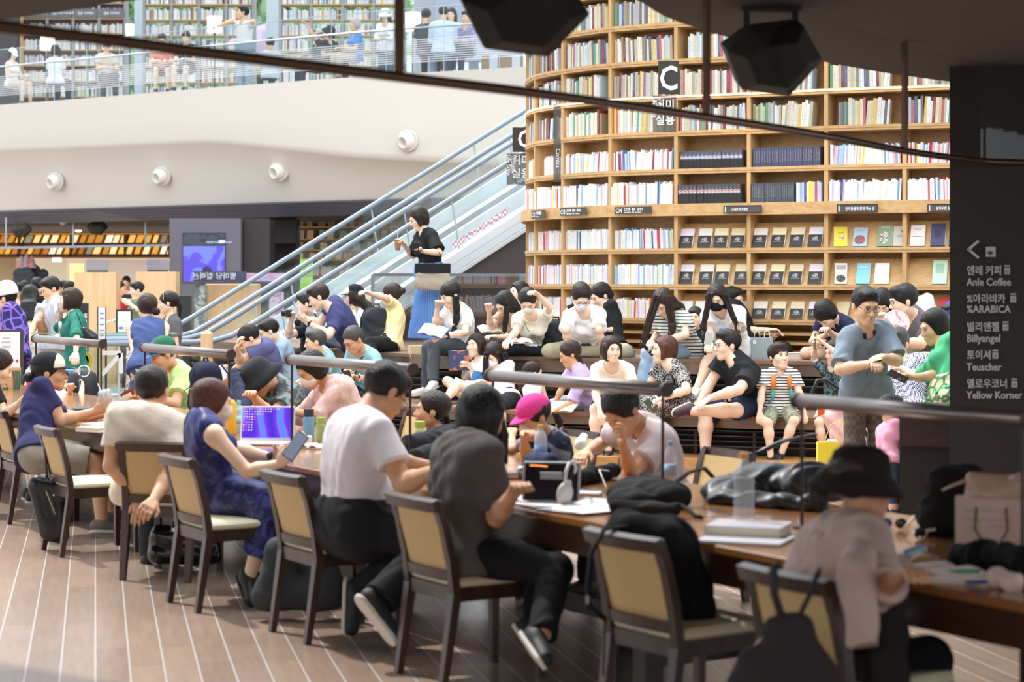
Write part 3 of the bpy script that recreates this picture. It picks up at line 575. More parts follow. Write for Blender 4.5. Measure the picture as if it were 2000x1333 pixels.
for q, b_ in enumerate(rest): to_stuff(b_[4], b_[5], (q*5) % 89)
# signs
def shelf_sign(x0, x1, y0, y1, code, kr, en, label, d=None, frame=False):
    xm = (x0+x1)/2; g_ = [q.lerp(r, t/8)-sn(i).lerp(sn(i+1), t/8)*.098 for i, (q, r) in enumerate(zip(SC_[:-1], SC_[1:])) if q.y < 24.05 for t in range(8)]; k_ = min(range(len(g_)), key=lambda i: abs(CX+F*g_[i].x/g_[i].y-xm)); p = g_[k_]; tt = g_[min(k_+8, len(g_)-1)]-g_[max(k_-8, 0)]; dd = p.y
    a = math.atan2(tt.y, tt.x); c = W(xm, (y0+y1)/2, dd); e = empty('shelf_sign', c, a); tag(e, label, 'sign', 'section signs on the bookcase ledge')
    w_ = (x1-x0)/F*dd/max(.5, math.cos(a)); h_ = (y1-y0)/F*dd; MB().box((0, 0, 0), (w_, .012, h_)).build('plate', mat('4a4644', .5) if not frame else mat('55504d', .5), e)
    if frame:
        m = MB(); [m.box((0, -.004, s*h_/2), (w_, .014, .006)) for s in (-1, 1)]; m.box((w_/2, -.004, 0), (.006, .014, h_)); m.box((-w_/2, -.004, 0), (.006, .014, h_)); m.build('frame', mat('1d1c1c', .5), e); MB().box((-w_/2+.018, -.008, 0), (.012, .003, h_*.8)).build('white_tab', M_wh, e)
        text(kr, (-w_*.30, -.008, -h_*.22), h_*.5, M_wh, name='letters', bold=.0008, sx=.74).parent = e
    else:
        text(code, (-w_*.47, -.008, -h_*.3), h_*.82, M_wh, name='section_number', sx=.72, bold=.0015).parent = e
        text(kr, (-w_*.24 if len(kr) > 7 else -w_*.1, -.008, -h_*.02), h_*.42, M_wh, name='letters', bold=.0012, sx=.8).parent = e
        text(en, (-w_*.24 if len(kr) > 7 else -w_*.1, -.008, -h_*.36), h_*.24, M_wh, name='small_letters', bold=.0006, sx=.8).parent = e
shelf_sign(1037, 1066, 411, 427, 'C12', '만화 웹툰', 'Comics', 'grey C twelve sign plate at the left bend of the ledge')
shelf_sign(1095, 1144, 406, 421, 'C13', '손뜨개 · 퀼트 · 십자수', 'Hand Knitted · Quilt · Cross-Stitch', 'grey C thirteen sign plate on the oak ledge')
shelf_sign(1202, 1271, 404, 418, 'C14', '손뜨개 · 퀼트 · 십자수', 'Hand Knitted · Quilt · Cross-Stitch', 'grey C fourteen sign plate on the oak ledge')
shelf_sign(1416, 1485, 402, 416, '', '신세계 지식향연', '', 'black framed sign plate 신세계 지식향연 on the ledge', frame=True)
shelf_sign(1638, 1711, 399.5, 415, '', '반려동물과 함께 하는 삶', '', 'grey framed sign plate 반려동물과 함께 하는 삶 on the ledge', frame=True)
shelf_sign(1815, 1892, 399, 414, '', '알아두면 실용적인', '', 'framed sign plate at the right end cut off by the dark column', frame=True)
# hanging C signs (projecting blades, seen flat)
def blade(x0, x1, y0, y1, y2, d, label, dark):
    e = empty('hanging_section_sign', W((x0+x1)/2, y1, d)); tag(e, label, 'sign', 'hanging C section signs'); os_ = []
    c = W((x0+x1)/2, (y0+y1)/2, d); w_ = (x1-x0)/F*d; h_ = (y1-y0)/F*d; os_.append(MB().box(c, (w_, .02, h_)).build('letter_plate', mat('2e2b2a', .5)))
    os_.append(text('C', W((x0+x1)/2, y1-9, d-.013), h_*1.02, M_wh, name='letter_c', align='CENTER', bold=.006, sx=.8))
    c2 = W((x0+x1)/2-8, (y1+y2)/2+3, d+.02); os_.append(MB().box(c2, (w_*1.15, .01, (y2-y1)/F*d)).build('clear_plate', mat('3a3838', .3, alpha=.55)))
    for i, s_ in enumerate(('취미', '실용')): os_.append(text(s_, W((x0+x1)/2-7, y1+(20 if i == 0 else 42)*(y2-y1)/52, d), .14*(d/26), M_wh, name='letters', bold=.0015, align='CENTER'))
    R = FRONT @ Matrix.Rotation(-math.pi/2, 3, 'Z')
    for i, s_ in enumerate(('Hobby', 'Life Style')): os_.append(text(s_, W(x0-3-i*8, y1+8-i*3, d), .075*(d/26), M_wh, R=R, name='small_letters', bold=.001))
    adopt(e, *os_)
blade(1001, 1048, 249, 297, 358, 25.4, 'dark square C section sign hanging in front of the escalator', 1)
blade(1286, 1326, 119, 184, 256, 20.9, 'dark square C section sign projecting from the bookcase', 1)
e = empty('clear_sign_blade', W(1089, 300, 22.2)); tag(e, 'narrow translucent dark sign blade with small white lettering at the bend', 'sign'); adopt(e, MB().box(W(1088, 280, 22.2), (.08, .03, .86)).build('blade', mat('4b4744', .3, alpha=.6)), text('Comics', W(1086, 290, 22.17), .07, M_wh, R=FRONT @ Matrix.Rotation(-math.pi/2, 3, 'Z'), name='letters'))
# ---------------------------------------------------------------- escalators
EU = Vector((.915, .404, 0)).normalized(); EN = Vector((EU.y, -EU.x, 0)); SL = .6; T0 = 1.85
RAILB = mat('8b9aa9', .4, .1); SKIRT = mat('dfe8ee', .35, .2); STEPM = mat('5f707d', .5, .3, pat='stripe', col2='8ea3b0', ps=40, pax=2)
GLS = glass((.94, .975, .97), .15, 'esc')
def esc(name, org, wd, label, key):
    """org: newel end of the near handrail; wd: distance between handrails (away from the viewer)"""
    e = empty(name, org); tag(e, label, 'escalator', 'pair of escalators'); os_ = []; far = -EN*wd; T1 = 9.6
    def pt(t, side, dz): return Vector(org)+EU*t+far*side+Vector((0, 0, dz+max(0, t-T0)*SL))
    def prof(side, dz):
        P = [pt(t, side, dz) for t in np.linspace(.25, T0-.4, 3)]+[pt(T0-.15, side, dz+.01), pt(T0+.1, side, dz+.015)]+[pt(t, side, dz) for t in np.linspace(T0+.4, T1, 12)]
        return P
    for s in (0, 1):
        P = prof(s, .97); a = .37; loop = [pt(.25-a*math.sin(q), s, .6+a*math.cos(q)) for q in np.linspace(0, math.pi*.9, 9)]
        os_.append(MB().tube(loop[::-1]+P, .034, 8).build('handrail', RAILB, smooth=True))
        lo = prof(s, .22); hi = prof(s, .93); nl = [pt(.25-.33*math.sin(q), s, .6+.33*math.cos(q)) for q in np.linspace(0, math.pi*.9, 9)]
        mb = MB(); mb.sheet([lo, hi]); c0 = pt(.25, s, .6); mb.add([c0]+nl+[lo[0]], [(0, i, i+1) for i in range(1, 10)]); os_.append(mb.build('balustrade_glass', GLS))
        inn = (-EN if s == 0 else EN)
        mb = MB(); mb.sheet([[p-inn*.09 for p in prof(s, .12)], [p-inn*.09 for p in prof(s, .24)], [p+inn*.1 for p in prof(s, .26)], [p+inn*.12 for p in prof(s, .02)]]); os_.append(mb.build('skirt_deck', SKIRT))
        if s == 0:
            mb = MB(); mb.sheet([[p-inn*.1 for p in prof(s, .0)], [p-inn*.1 for p in prof(s, .12)]]); os_.append(mb.build('side_cladding', mat('d3e0e6', .35, .2)))
            mb = MB(); mb.sheet([[p-inn*.11 for p in prof(s, -.05)], [p-inn*.12 for p in prof(s, .0)]], th=.02); os_.append(mb.build('lower_edge_trim', SKIRT))
    mb = MB(); k = T0+.2
    while k < T1:
        a = pt(k, 0, .02)+(-EN)*.1; b = pt(k, 1, .02)+EN*.1; d_ = EU*.34; up = Vector((0, 0, .2)); mb.add([a, b, b+d_, a+d_, a-up, b-up], [(0, 1, 2, 3), (4, 5, 1, 0)]); k += .34
    os_.append(mb.build('steps', STEPM)); k = T0+.2; mb = MB()
    while k < T1: a = pt(k, 0, .022)+(-EN)*.1; b = pt(k, 1, .022)+EN*.1; mb.bar(a, b, .03, ha=.004); k += .34
    os_.append(mb.build('step_edge_lines', mat('d8c23c', .5)))
    mb = MB(); mb.sheet([[pt(t, 0, -.2) for t in (0, T0, T1)], [pt(t, 1, -.2) for t in (0, T0, T1)]]); os_.append(mb.build('underside', M_colm))
    for t in (3.2, 5.0, 6.6, 8.2):
        for s in (0, 1): os_.append(MB().bar(pt(t, s, .24), pt(t-.1, s, .92), .012, ha=.02).build('glass_joint', mat('a9bcc2', .3)))
    adopt(e, *os_); return pt
pD = esc('escalator', (-5.26, 23.9, 0), 1.2, 'near escalator with glass sides rising behind the seated crowd', 'n')
pB = esc('escalator', (-5.98, 25.5, 0), 1.3, 'far escalator with glass sides, behind and parallel to the near one', 'f')
for (pt, t, s, lb, c1) in ((pD, 4.9, 0, 'pale strip sticker with red lettering on the near escalator skirt', 'c78fa6'), (pD, 3.0, 0, 'yellow strip sticker low on the near escalator', 'd6cf3a')):
    a = pt(t, s, .3); b = pt(t+.8, s, .3); off = EN*.02; mb = MB(); mb.add([a+off, b+off, b+off+Vector((0, 0, .09)), a+off+Vector((0, 0, .09))], [(0, 1, 2, 3)]); e_ = mb.build('safety_sticker', mat('eef2f2', .6, pat='check', col2=c1, ps=28)); tag(e_, lb, 'sticker')
# dark wall below the escalator and the glass rail in front of it
a, b = pD(2.1, 0, 0), pD(9.4, 0, 0); mb = MB(); o_ = EN*.02
V = [Vector((a.x, a.y, 0))+o_, Vector((b.x, b.y, 0))+o_, b+Vector((0, 0, -.04))+o_, a+Vector((0, 0, -.04))+o_]; mb.add(V, [(0, 1, 2, 3)]); struct(mb.build('wall_under_escalator', mat('4b4648', .7)))
e = empty('glass_guard_rail', W(870, 600, 24.2)); tag(e, 'glass guard panel with thin steel top rail behind the woman in the blue skirt', 'railing')
pa, pb = Vector((XW(728, 24.0), 24.0, 0)), Vector((XW(1035, 25.2), 25.2, 0)); za = CH+(HZ-537)/F*24
adopt(e, MB().bar(Vector((pa.x, pa.y, za)), Vector((pb.x, pb.y, za)), .02, ha=.035).build('top_rail', STEELD), MB().bar(Vector((pa.x, pa.y, 0)), Vector((pa.x, pa.y, za)), .04).build('post', STEELD), MB().sheet([[Vector((pa.x, pa.y, .9)), Vector((pb.x, pb.y, .9))], [Vector((pa.x, pa.y, za)), Vector((pb.x, pb.y, za))]]).build('glass_pane', glass((.62, .68, .7), .45, 'guard')))
tag(MB().lathe([(.045, 0), (.055, 0), (.055, .006), (.045, .006)], W(980, 549, 24.9), 20, R=Matrix.Rotation(math.pi/2, 3, 'X')).build('no_entry_sticker', mat('c2306a', .5)), 'small round magenta sticker on the glass guard panel', 'sticker')
# ---------------------------------------------------------------- bookstore under the balcony
WARM = mat('e6cfae', .8); struct(MB().box((-6, 62, 3), (60, .3, 8)).build('wall_store_back', WARM))
struct(MB().box((8, 47.5, 2), (20, .3, 3.0)).build('wall_store_right', mat('4a4542', .7)))
light('store_light', 'AREA', (-8, 53, 2.95), 420, (1, .86, .68), 14, 8, direction=(0, 0, -1)); light('store_front_light', 'AREA', (-9, 42, 2.95), 60, (1, .85, .65), 10, 2, direction=(0, .3, -1))
# amber book shelves under the ceiling; panel and edge glow in place of shelf lights
e = empty('lit_book_shelf', W(165, 470, 47)); tag(e, 'long amber lit double shelf of slanted books under the balcony on the left', 'shelf'); os_ = []
d = 47.0; x0, x1 = XW(-60, d), XW(331, d)
for y in (456, 477, 499):
    z = CH+(HZ-y)/F*d; os_.append(MB().box(((x0+x1)/2, d+.2, z), (x1-x0, .45, .03)).build('shelf_board', mat('3b2a1c', .6)))
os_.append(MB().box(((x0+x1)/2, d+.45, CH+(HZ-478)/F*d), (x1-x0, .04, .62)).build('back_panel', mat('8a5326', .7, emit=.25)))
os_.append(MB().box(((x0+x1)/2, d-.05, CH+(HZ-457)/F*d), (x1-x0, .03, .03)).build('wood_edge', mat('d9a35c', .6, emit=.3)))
for x in (37, 138, 244, 331): os_.append(MB().box((XW(x, d), d+.2, CH+(HZ-478)/F*d), (.05, .45, .56)).build('divider', mat('5a3519', .6)))
adopt(e, *os_)
rr = random.Random(5)
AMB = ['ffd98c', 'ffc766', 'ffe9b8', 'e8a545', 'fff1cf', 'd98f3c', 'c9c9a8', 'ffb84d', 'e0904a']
ABM = [mat(c, .6, emit=e_) for c, e_ in zip(AMB, (.75, .7, .8, .5, .85, .4, .25, .6, .4))]  # books glow themselves: amber shelf light put into their material
k = 0
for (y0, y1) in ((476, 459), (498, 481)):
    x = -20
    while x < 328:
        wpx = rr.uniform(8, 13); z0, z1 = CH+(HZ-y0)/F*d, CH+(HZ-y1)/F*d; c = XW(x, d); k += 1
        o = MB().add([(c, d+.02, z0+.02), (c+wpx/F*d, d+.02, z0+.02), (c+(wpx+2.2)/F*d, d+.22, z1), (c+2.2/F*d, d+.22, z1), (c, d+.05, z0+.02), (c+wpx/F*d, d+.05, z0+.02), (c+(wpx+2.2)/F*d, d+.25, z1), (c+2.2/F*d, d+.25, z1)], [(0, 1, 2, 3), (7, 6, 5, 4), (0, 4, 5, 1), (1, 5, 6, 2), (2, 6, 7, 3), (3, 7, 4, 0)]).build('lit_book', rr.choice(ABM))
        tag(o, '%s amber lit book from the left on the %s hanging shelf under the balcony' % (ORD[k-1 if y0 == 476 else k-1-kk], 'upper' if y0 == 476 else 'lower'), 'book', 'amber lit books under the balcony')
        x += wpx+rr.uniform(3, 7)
    kk = k
# glass rail in front of the lit shelf
e = empty('suspended_glass_rail', W(165, 480, 44.5)); tag(e, 'thin steel framed suspended glass band in front of the amber shelf', 'glass screen'); d = 44.5
adopt(e, MB().bar(W(-60, 485.5, d), W(331, 479, d), .05).build('bottom_rail', STEELD), *[MB().bar(W(x, 425, d), W(x, 483, d), .035).build('hanger', STEELD) for x in (12, 143, 284)])
for (x, y, nm) in ((42, 452, 'left one of two small black loudspeakers under the balcony band'), (190, 447, 'right one of two small black loudspeakers under the balcony band')): speaker(x, y-2, 43.6, .46, nm, top=3.0, rz=.1, sc=.85)
tag(MB().lathe([(.09, 0), (.09, -.06), (.07, -.1), (.03, -.13), (0, -.135)], W(123, 428, 43.9), 16).build('dome_camera', mat('c9c9cb', .4), smooth=True), 'small grey dome camera under the dark balcony band', 'camera')
for (x, y) in ((153, 448), (271, 442), (295, 443)): tag(MB().lathe([(0, 0), (.09, 0)], W(x, y, 52), 14, R=Matrix.Rotation(-math.pi/2, 3, 'X')).build('downlight', mat('fff6e0', .5, emit=6)), 'small bright round downlight above the amber shelf, %s one' % ('left', 'middle', 'right')[(153, 271, 295).index(x)], 'lamp', 'downlights in the store ceiling')
for i in range(12):
    x = 10+i*29; o = MB().bar(W(x, 432+(i % 3), 46), W(x+rr.uniform(-14, 14), 452, 54), .06, ha=.03).build('ceiling_batten', mat('c99a5c', .6)); tag(o, 'wooden ceiling batten over the store, %s from the left' % ORD[i], 'batten', 'ceiling battens in the store')
# store walls, counters, pillars
def blk(nm, x0, x1, y0, y1, d, dep, m, label=None, cat=None, group=None, kind=None, bot=None):
    z1 = CH+(HZ-y0)/F*d; z0 = CH+(HZ-y1)/F*d if bot is None else bot; a, b = XW(x0, d), XW(x1, d)
    o = MB().box(((a+b)/2, d+dep/2, (z0+z1)/2), (b-a, dep, z1-z0), bev=.01).build(nm, m)
    if label: tag(o, label, cat, group)
    if kind: o['kind'] = kind
    return o
PW = wood('e8c79a', 'dcb684', .5, 2, .7)
def kiosk(x0, x1, y0, d, label):
    e = empty('checkout_screen', (XW((x0+x1)/2, d), d, 0)); tag(e, label, 'partition', 'pale wood partitions'); a, b = XW(x0, d), XW(x1, d); z1 = CH+(HZ-y0)/F*d
    p = MB().box(((a+b)/2, d+.2, z1/2), (b-a, .4, z1)).build('wood_panel', PW); q = MB().box(((a+b)/2, d+.2, z1+.12), ((b-a)*.55, .02, .2)).build('clear_top', mat('8e93a8', .3, alpha=.5)); r_ = MB().box(((a+b)/2, d+.2, z1+.015), ((b-a)*.5, .06, .03)).build('clear_top_foot', mat('3a3f46', .5)); adopt(e, p, q, r_)
kiosk(145, 226, 532, 34, 'wide pale wood partition, the left one of the pair'); kiosk(265, 343, 531, 34, 'wide pale wood partition, the right one of the pair')
blk('panel_cream', -70, 31, 500, 700, 49, .3, mat('dcc3a0', .8), 'cream wall panel at the far left of the store', 'panel', bot=0)
tag(MB().box(W(111, 507, 50), (.18, .2, .12)).build('ceiling_lamp', mat('fff4d6', .5, emit=4)), 'bright small box lamp hanging in the store', 'lamp')
tag(MB().lathe([(.16, 0), (.17, .45)], W(150, 552, 48), 16).build('drum_lamp', mat('ffd98a', .5, emit=1.2)), 'yellow glowing drum lamp left of the wood partition', 'lamp')
# dark mushroom shaped store sign
e = empty('cafe_store_sign', W(60, 530, 45)); tag(e, 'dark cloud shaped store sign with grey and red peaks', 'sign'); mb = MB(); c = W(44, 538, 45)
for (dx, dy, r_) in ((0, 6, .17), (8, 2, .15), (-7, 4, .14), (14, 8, .13), (0, 12, .16), (10, 14, .17), (-6, 14, .15)): p = W(44+dx, 532+dy, 45); mb.ell(p, (r_, .05, r_), n=12)
p1 = mb.build('dark_cloud', mat('27303c', .6)); mb = MB()
for (dx, dy, r_) in ((66, 530, .16), (76, 540, .15), (84, 536, .13), (70, 542, .14), (82, 548, .12)): mb.ell(W(dx, dy, 45.3), (r_, .05, r_), n=12)
p2 = mb.build('dark_cloud_right', mat('2b2430', .6)); mb = MB()
for (dx, h_) in ((42, .3), (52, .38), (62, .3)): q = W(dx, 524, 45.1); mb.lathe([(.12, 0), (.05, h_*.7), (0, h_)], q, 10)
p3 = mb.build('grey_peaks', mat('9a94a0', .7, pat='blot', col2='c46a66', ps=5)); p4 = MB().bar(W(56, 549, 45.2), W(56, 575, 45.2), .12).build('stem', mat('1c1a1c', .6)); adopt(e, p1, p2, p3, p4)
blk('store_counter', 225, 300, 575, 690, 38, .6, mat('1b191a', .6), 'black counter between the wood partitions', 'counter', bot=0)
for (x0, x1, y0, c) in ((212, 285, 508, 'ded6d8'), (288, 313, 508, 'cfc6c0'), (318, 345, 512, 'e6d9b8'), (130, 172, 505, 'efe0d0')): blk('light_wall_panel', x0, x1, y0, 600, 57+x0*.004, .2, mat(c, .8), '%s lit wall panel deep in the store' % {'ded6d8': 'lilac', 'cfc6c0': 'grey', 'e6d9b8': 'cream', 'efe0d0': 'peach'}[c], 'panel', bot=0)
# screen pillar
SLT = mat('6a6873', .55)
e = empty('screen_pillar', (XW(400, 38.5), 38.5, 0)); tag(e, 'slate grey pillar holding a large blue video screen', 'pillar'); d = 38.5; a, b = XW(331, d), XW(470, d); z1 = 2.92
os_ = [MB().box(((a+b)/2, d+.6, z1/2), (b-a, 1.2, z1)).build('body', SLT), MB().box((b+.27, d+.75, z1/2), (.5, .9, z1)).build('side_body', mat('3a3536', .7))]
s0, s1 = W(358, 457, d-.03), W(439, 550, d-.03)
os_.append(MB().box(((s0.x+s1.x)/2, d-.01, (s0.z+s1.z)/2), (s1.x-s0.x+.02, .04, s0.z-s1.z+.03)).build('screen_frame', mat('202128', .4)))
os_.append(MB().box(((s0.x+s1.x)/2, d-.035, s0.z-.12), (s1.x-s0.x, .01, .24)).build('screen_top_band', mat('39424c', .3, emit=.35, pat='blot', col2='2a323a', ps=4)))
os_.append(MB().box(((s0.x+s1.x)/2, d-.035, (s0.z-.24+s1.z)/2), (s1.x-s0.x, .01, s0.z-.24-s1.z)).build('screen_picture', mat('5a68e0', .3, emit=.75, pat='blot', col2='4a3fae', ps=2.2)))
os_.append(text('SBS', W(427, 475, d-.05), .085, mat('b9c2f2', .5, emit=.8), name='letters', bold=.004)); os_.append(text('서울경제 생방송 NETWORK', W(402, 475, d-.05), .042, mat('b9c2f2', .5, emit=.6), name='small_letters'))
mb = MB(); mb.ell(W(404, 530, d-.05), (.09, .02, .1), n=12); mb.ell(W(404, 548, d-.05), (.17, .02, .1), n=12); os_.append(mb.build('screen_figure', mat('2a2648', .5, emit=.2))); adopt(e, *os_)
blk('dark_wall_recess', 520, 578, 427, 640, 41, .8, mat('2b2728', .8), 'dark recessed wall right of the screen pillar', 'wall', bot=0); o = bpy.data.objects['dark_wall_recess']; o.name = 'wall_recess'; o['kind'] = 'structure'
blk('wall_recess_panel', 517, 578, 428, 476, 40.6, .3, mat('3b3a3a', .6), kind='structure')
# bridge banner with mirrored letters seen from behind
e = empty('reverse_banner', W(440, 540, 34)); tag(e, 'dark banner panel with reversed white Korean letters over the counter', 'sign'); d = 34; R = Matrix(((-1, 0, 0), (0, 0, -1), (0, 1, 0)))
adopt(e, MB().box(W(430, 540, d), (104/F*d, .05, 19/F*d)).build('panel', mat('45485f', .5)), text('별마당 컬렉션', W(462, 545, d-.04), .13, mat('c9cbd2', .5), R=R, name='letters', bold=.002), MB().box(W(520, 542, d), (76/F*d, .05, 17/F*d)).build('lilac_panel', mat('b9b2dc', .5, pat='blot', col2='c98fb0', ps=4)), MB().box(W(458, 552, d-.02), (204/F*d, .12, .035)).build('ledge', mat('4e4b50', .4)))
blk('info_counter', 401, 502, 555, 700, 34.3, .5, PW, 'pale wood counter below the reversed banner', 'counter', bot=0)
blk('poster_stand', 379, 400, 556, 700, 34, .3, mat('aab4b0', .5, pat='blot', col2='6d7876', ps=5), 'grey poster stand beside the screen pillar', 'stand', bot=0)
blk('dark_monitor', 345, 373, 577, 640, 32, .1, mat('2b3033', .4), 'dark back of a monitor behind the grey-shirted girl', 'monitor', bot=0)
# right store bay seen through the escalators
e = empty('store_bookcase', (XW(800, 44), 44, 0)); tag(e, 'bookcase with slanted books seen through the escalator glass', 'bookcase'); d = 44; os_ = []
os_.append(MB().box(((XW(578, d)+XW(1030, d))/2, d+.5, 1.5), (XW(1030, d)-XW(578, d), .05, 3)).build('back_panel', mat('9a7650', .7)))
for y in (444, 468, 489, 508, 540, 565, 590, 615, 640): z = CH+(HZ-y)/F*d; os_.append(MB().box(((XW(578, d)+XW(1030, d))/2, d+.2, z), (XW(1030, d)-XW(578, d), .45, .03)).build('shelf_board', mat('d6a566', .5)))
adopt(e, *os_)
for (y, h_, cl) in ((489, .17, ['8fbfae', 'e6c98a', 'f0d9a0', 'a8d0c0', 'd9c08a', 'c97a5a']), (468, .2, ['8fbfae', 'e6d2a0', 'c9c3ae', '7db0a0', 'e9e0c0']), (444, .17, ['9a8f80', 'b0a898', '847a70']), (508, .16, ['ffcf80', 'e59a50', 'fff0c0']), (540, .22, PALW+PALC), (565, .22, PALW+PALC), (590, .22, PALW+PALC), (615, .22, PALW+PALC)):
    z = CH+(HZ-y)/F*d+.02; x = XW(580, d); kx = XW(1028, d)
    while x < kx:
        w_ = rr.uniform(.1, .16) if y < 520 else rr.uniform(.03, .05); t = Vector((1, 0, 0)); to_stuff(bookverts(Vector((x, d, z)), t, Vector((0, 1, 0)), w_, h_*rr.uniform(.85, 1), .2, .08 if y < 520 else 0, 0), rr.choice(cl), rr.randint(0, 80)); x += w_+(rr.uniform(.05, .18) if y < 520 else .004)
tag(MB().box(W(594, 545, 42.5), (34/F*42.5, .05, 78/F*42.5)).build('green_poster', mat('a9ef52', .5, emit=.35, pat='stripe', col2='c8f58a', ps=3)), 'bright lime green poster seen through the escalator glass', 'poster')
tag(MB().box(W(540, 600, 33), (28/F*33, .05, 60/F*33)).build('pink_poster', mat('cfc2e2', .5, pat='blot', col2='c25a9a', ps=6)), 'lilac poster with pink scribble behind the escalator', 'poster')
# ---------------------------------------------------------------- upper floor interior
FRM = mat('a2a3a6', .5, .3)
struct(MB().box((-4, 60, 7.6), (60, .2, 4.2)).build('window_1', glass((.9, .97, .97), .1, 'win')))
def openshelf(x0, x1, d, cols, label, yb, yt, sign=None, wall=False, seed=1):
    e = empty('open_bookcase', (XW((x0+x1)/2, d), d, ZB)); tag(e, label, 'bookcase', 'open bookcases on the upper floor'); os_ = []; a, b = XW(x0, d), XW(x1, d); r2 = random.Random(seed)
    zt = CH+(HZ-yt)/F*d; rows_ = []; y = yb
    while y > yt: rows_.append(CH+(HZ-y)/F*d); y -= 30.5
    for i in range(cols+1): os_.append(MB().box((a+(b-a)*i/cols, d+.15, (ZB+zt)/2), (.07, .3, zt-ZB)).build('post', FRM))
    for z in rows_:
        os_.append(MB().box(((a+b)/2, d+.15, z), (b-a, .34, .03)).build('shelf_board', mat('c9a878', .5)))
        for c in range(cols):
            x = a+(b-a)*c/cols+.05; xe = a+(b-a)*(c+1)/cols-.05
            while x < xe-.02:
                w_ = r2.uniform(.022, .045); hh = r2.uniform(.2, .27)
                if r2.random() > .04: to_stuff(bookverts(Vector((x, d, z+.016)), Vector((1, 0, 0)), Vector((0, 1, 0)), w_*.94, hh, .18, 0, r2.uniform(0, .03)), r2.choice(PALW+PALW+PALW+PALO+['bcd6ee', 'c9c2e4', 'd98a94', '7d93b8']), r2.randint(0, 80))
                x += w_
    if wall: os_.append(MB().box((a+(b-a)*.5, d+.34, (ZB+zt)/2), (b-a, .03, zt-ZB)).build('back_panel', mat('aaa6c4', .7, pat='blot', col2='c98a90', ps=1.2)))
    adopt(e, *os_)
    for i, s_ in enumerate(sign or []):
        c = W(x0+(x1-x0)*(i+.5)/cols, 26, d-.05); t_ = empty('shelf_header_sign', c); tag(t_, 'grey header plate %s over the upper floor bookcase' % s_[0], 'sign', 'G section header plates'); w_ = (b-a)/cols-.09
        p = MB().box(c, (w_, .04, 17/F*d)).build('plate', mat('7b7d80', .6)); q = text(s_[0], W(x0+(x1-x0)*(i+.18)/cols, 28.5, d-.08), .1, M_wh, name='section_code', bold=.004); r_ = text(s_[1], W(x0+(x1-x0)*(i+.42)/cols, 27.5, d-.08), .065, M_wh, name='letters', bold=.002); adopt(t_, p, q, r_)
openshelf(41, 244, 49, 4, 'upper floor bookcase with G1 to G4 header plates', 220, -30, [('G1', '정치·사회일반'), ('G2', '정치·사회·법학'), ('G3', '경영일반'), ('G4', '경영일반')], True, 1)
openshelf(281, 495, 48, 4, 'upper floor open bookcase behind the standing man', 192, -30, seed=2); openshelf(547, 790, 46, 4, 'upper floor open bookcase behind the people in hats', 192, -30, seed=3)
blk('upper_dark_wall', -140, 33, -40, 205, 47.5, .3, mat('4a4748', .7), kind='structure'); o = bpy.data.objects['upper_dark_wall']; o.name = 'wall_upper_left'
tag(blk('oak_post', 33, 40, -40, 205, 48, .3, OAKV), 'orange wood post beside the upper bookcase', 'post')
for (x0, x1) in ((262, 281), (520, 548), (808, 850), (870, 890), (915, 935)): tag(blk('window_post', x0, x1, -60, 200, 52, .3, mat('cfe0e6' if x0 < 800 else 'c3c6cc', .4)), 'pale window post on the upper floor, %s' % {262: 'left of the wide bookcase', 520: 'right of the standing man', 808: 'behind the bronze mullion', 870: 'above the person in pale blue', 915: 'beside the hanging loudspeaker'}[x0], 'post', 'window posts on the upper floor')
tag(blk('blue_partition', 850, 1020, -40, 120, 51, .2, mat('b9c3d6', .6)), 'pale blue partition behind the seated pair on the upper floor', 'partition')
tag(blk('low_partition', 940, 1022, 108, 150, 40, .3, mat('a58c70', .7, pat='stripe', col2='d6dce4', ps=2.2, pax=0)), 'brown and white panels low behind the balcony glass at right', 'panel')
for (x, y, d, hh, lb) in ((93, 84, 46.5, .22, 'left end of the balcony'), (253.5, 60, 48, .2, 'beside the green window gap'), (419, 48, 46, .24, 'under the arm of the standing man'), (806, 43, 42, .26, 'behind the bronze mullion')):
    e = empty('floor_lamp', W(x, 200, d)); e.location.z = ZB; tag(e, 'glowing drum floor lamp %s' % lb, 'lamp', 'drum lamps on the upper floor'); c = W(x, y, d); rr_ = .165 if x != 253.5 else .1
    a = MB().lathe([(rr_, -hh*.75), (rr_, hh*.75)], c, 20).build('lamp_shade', mat('fff3da', .6, emit=1.6), smooth=True); b = MB().tube([(c.x, c.y, ZB), (c.x, c.y, c.z)], .018, 6).build('pole', mat('3a3a3c', .4)); adopt(e, a, b)
def tree(x, y, d, r, seed, label):
    r2 = np.random.RandomState(seed); n_ = 1500; c = np.array(W(x, y, d)); V = []; Fc = []
    p = r2.normal(size=(n_, 3)); p /= np.linalg.norm(p, axis=1)[:, None]; p = c+p*r*(.45+.6*r2.rand(n_, 1))
    for q in p:
        a = r2.normal(size=3)*.22; b_ = r2.normal(size=3)*.22; i = len(V); V += [q-a, q+b_, q+a, q-b_]; Fc.append((i, i+1, i+2, i+3))
    e = empty('tree', (c[0], c[1], 0)); tag(e, label, 'tree', 'trees outside the upper windows'); adopt(e, mkobj('foliage', V, Fc, mat('b4d9a2', .6, var=.2, vsc=1.2)), MB().tube([(c[0], c[1], 0), (c[0]+.2, c[1], c[2])], .2, 7).build('trunk', mat('6b5a48', .8)))
tree(255, 60, 68, 2.6, 1, 'leafy tree outside the window gap left'); tree(360, 30, 72, 3.2, 2, 'leafy tree outside behind the wide open bookcase'); tree(505, 30, 70, 2.8, 3, 'leafy tree outside right of the standing man'); tree(640, 40, 74, 3.0, 4, 'leafy tree outside behind the people in hats'); tree(440, 90, 76, 2.6, 5, 'lower leafy tree outside between the bookcases')
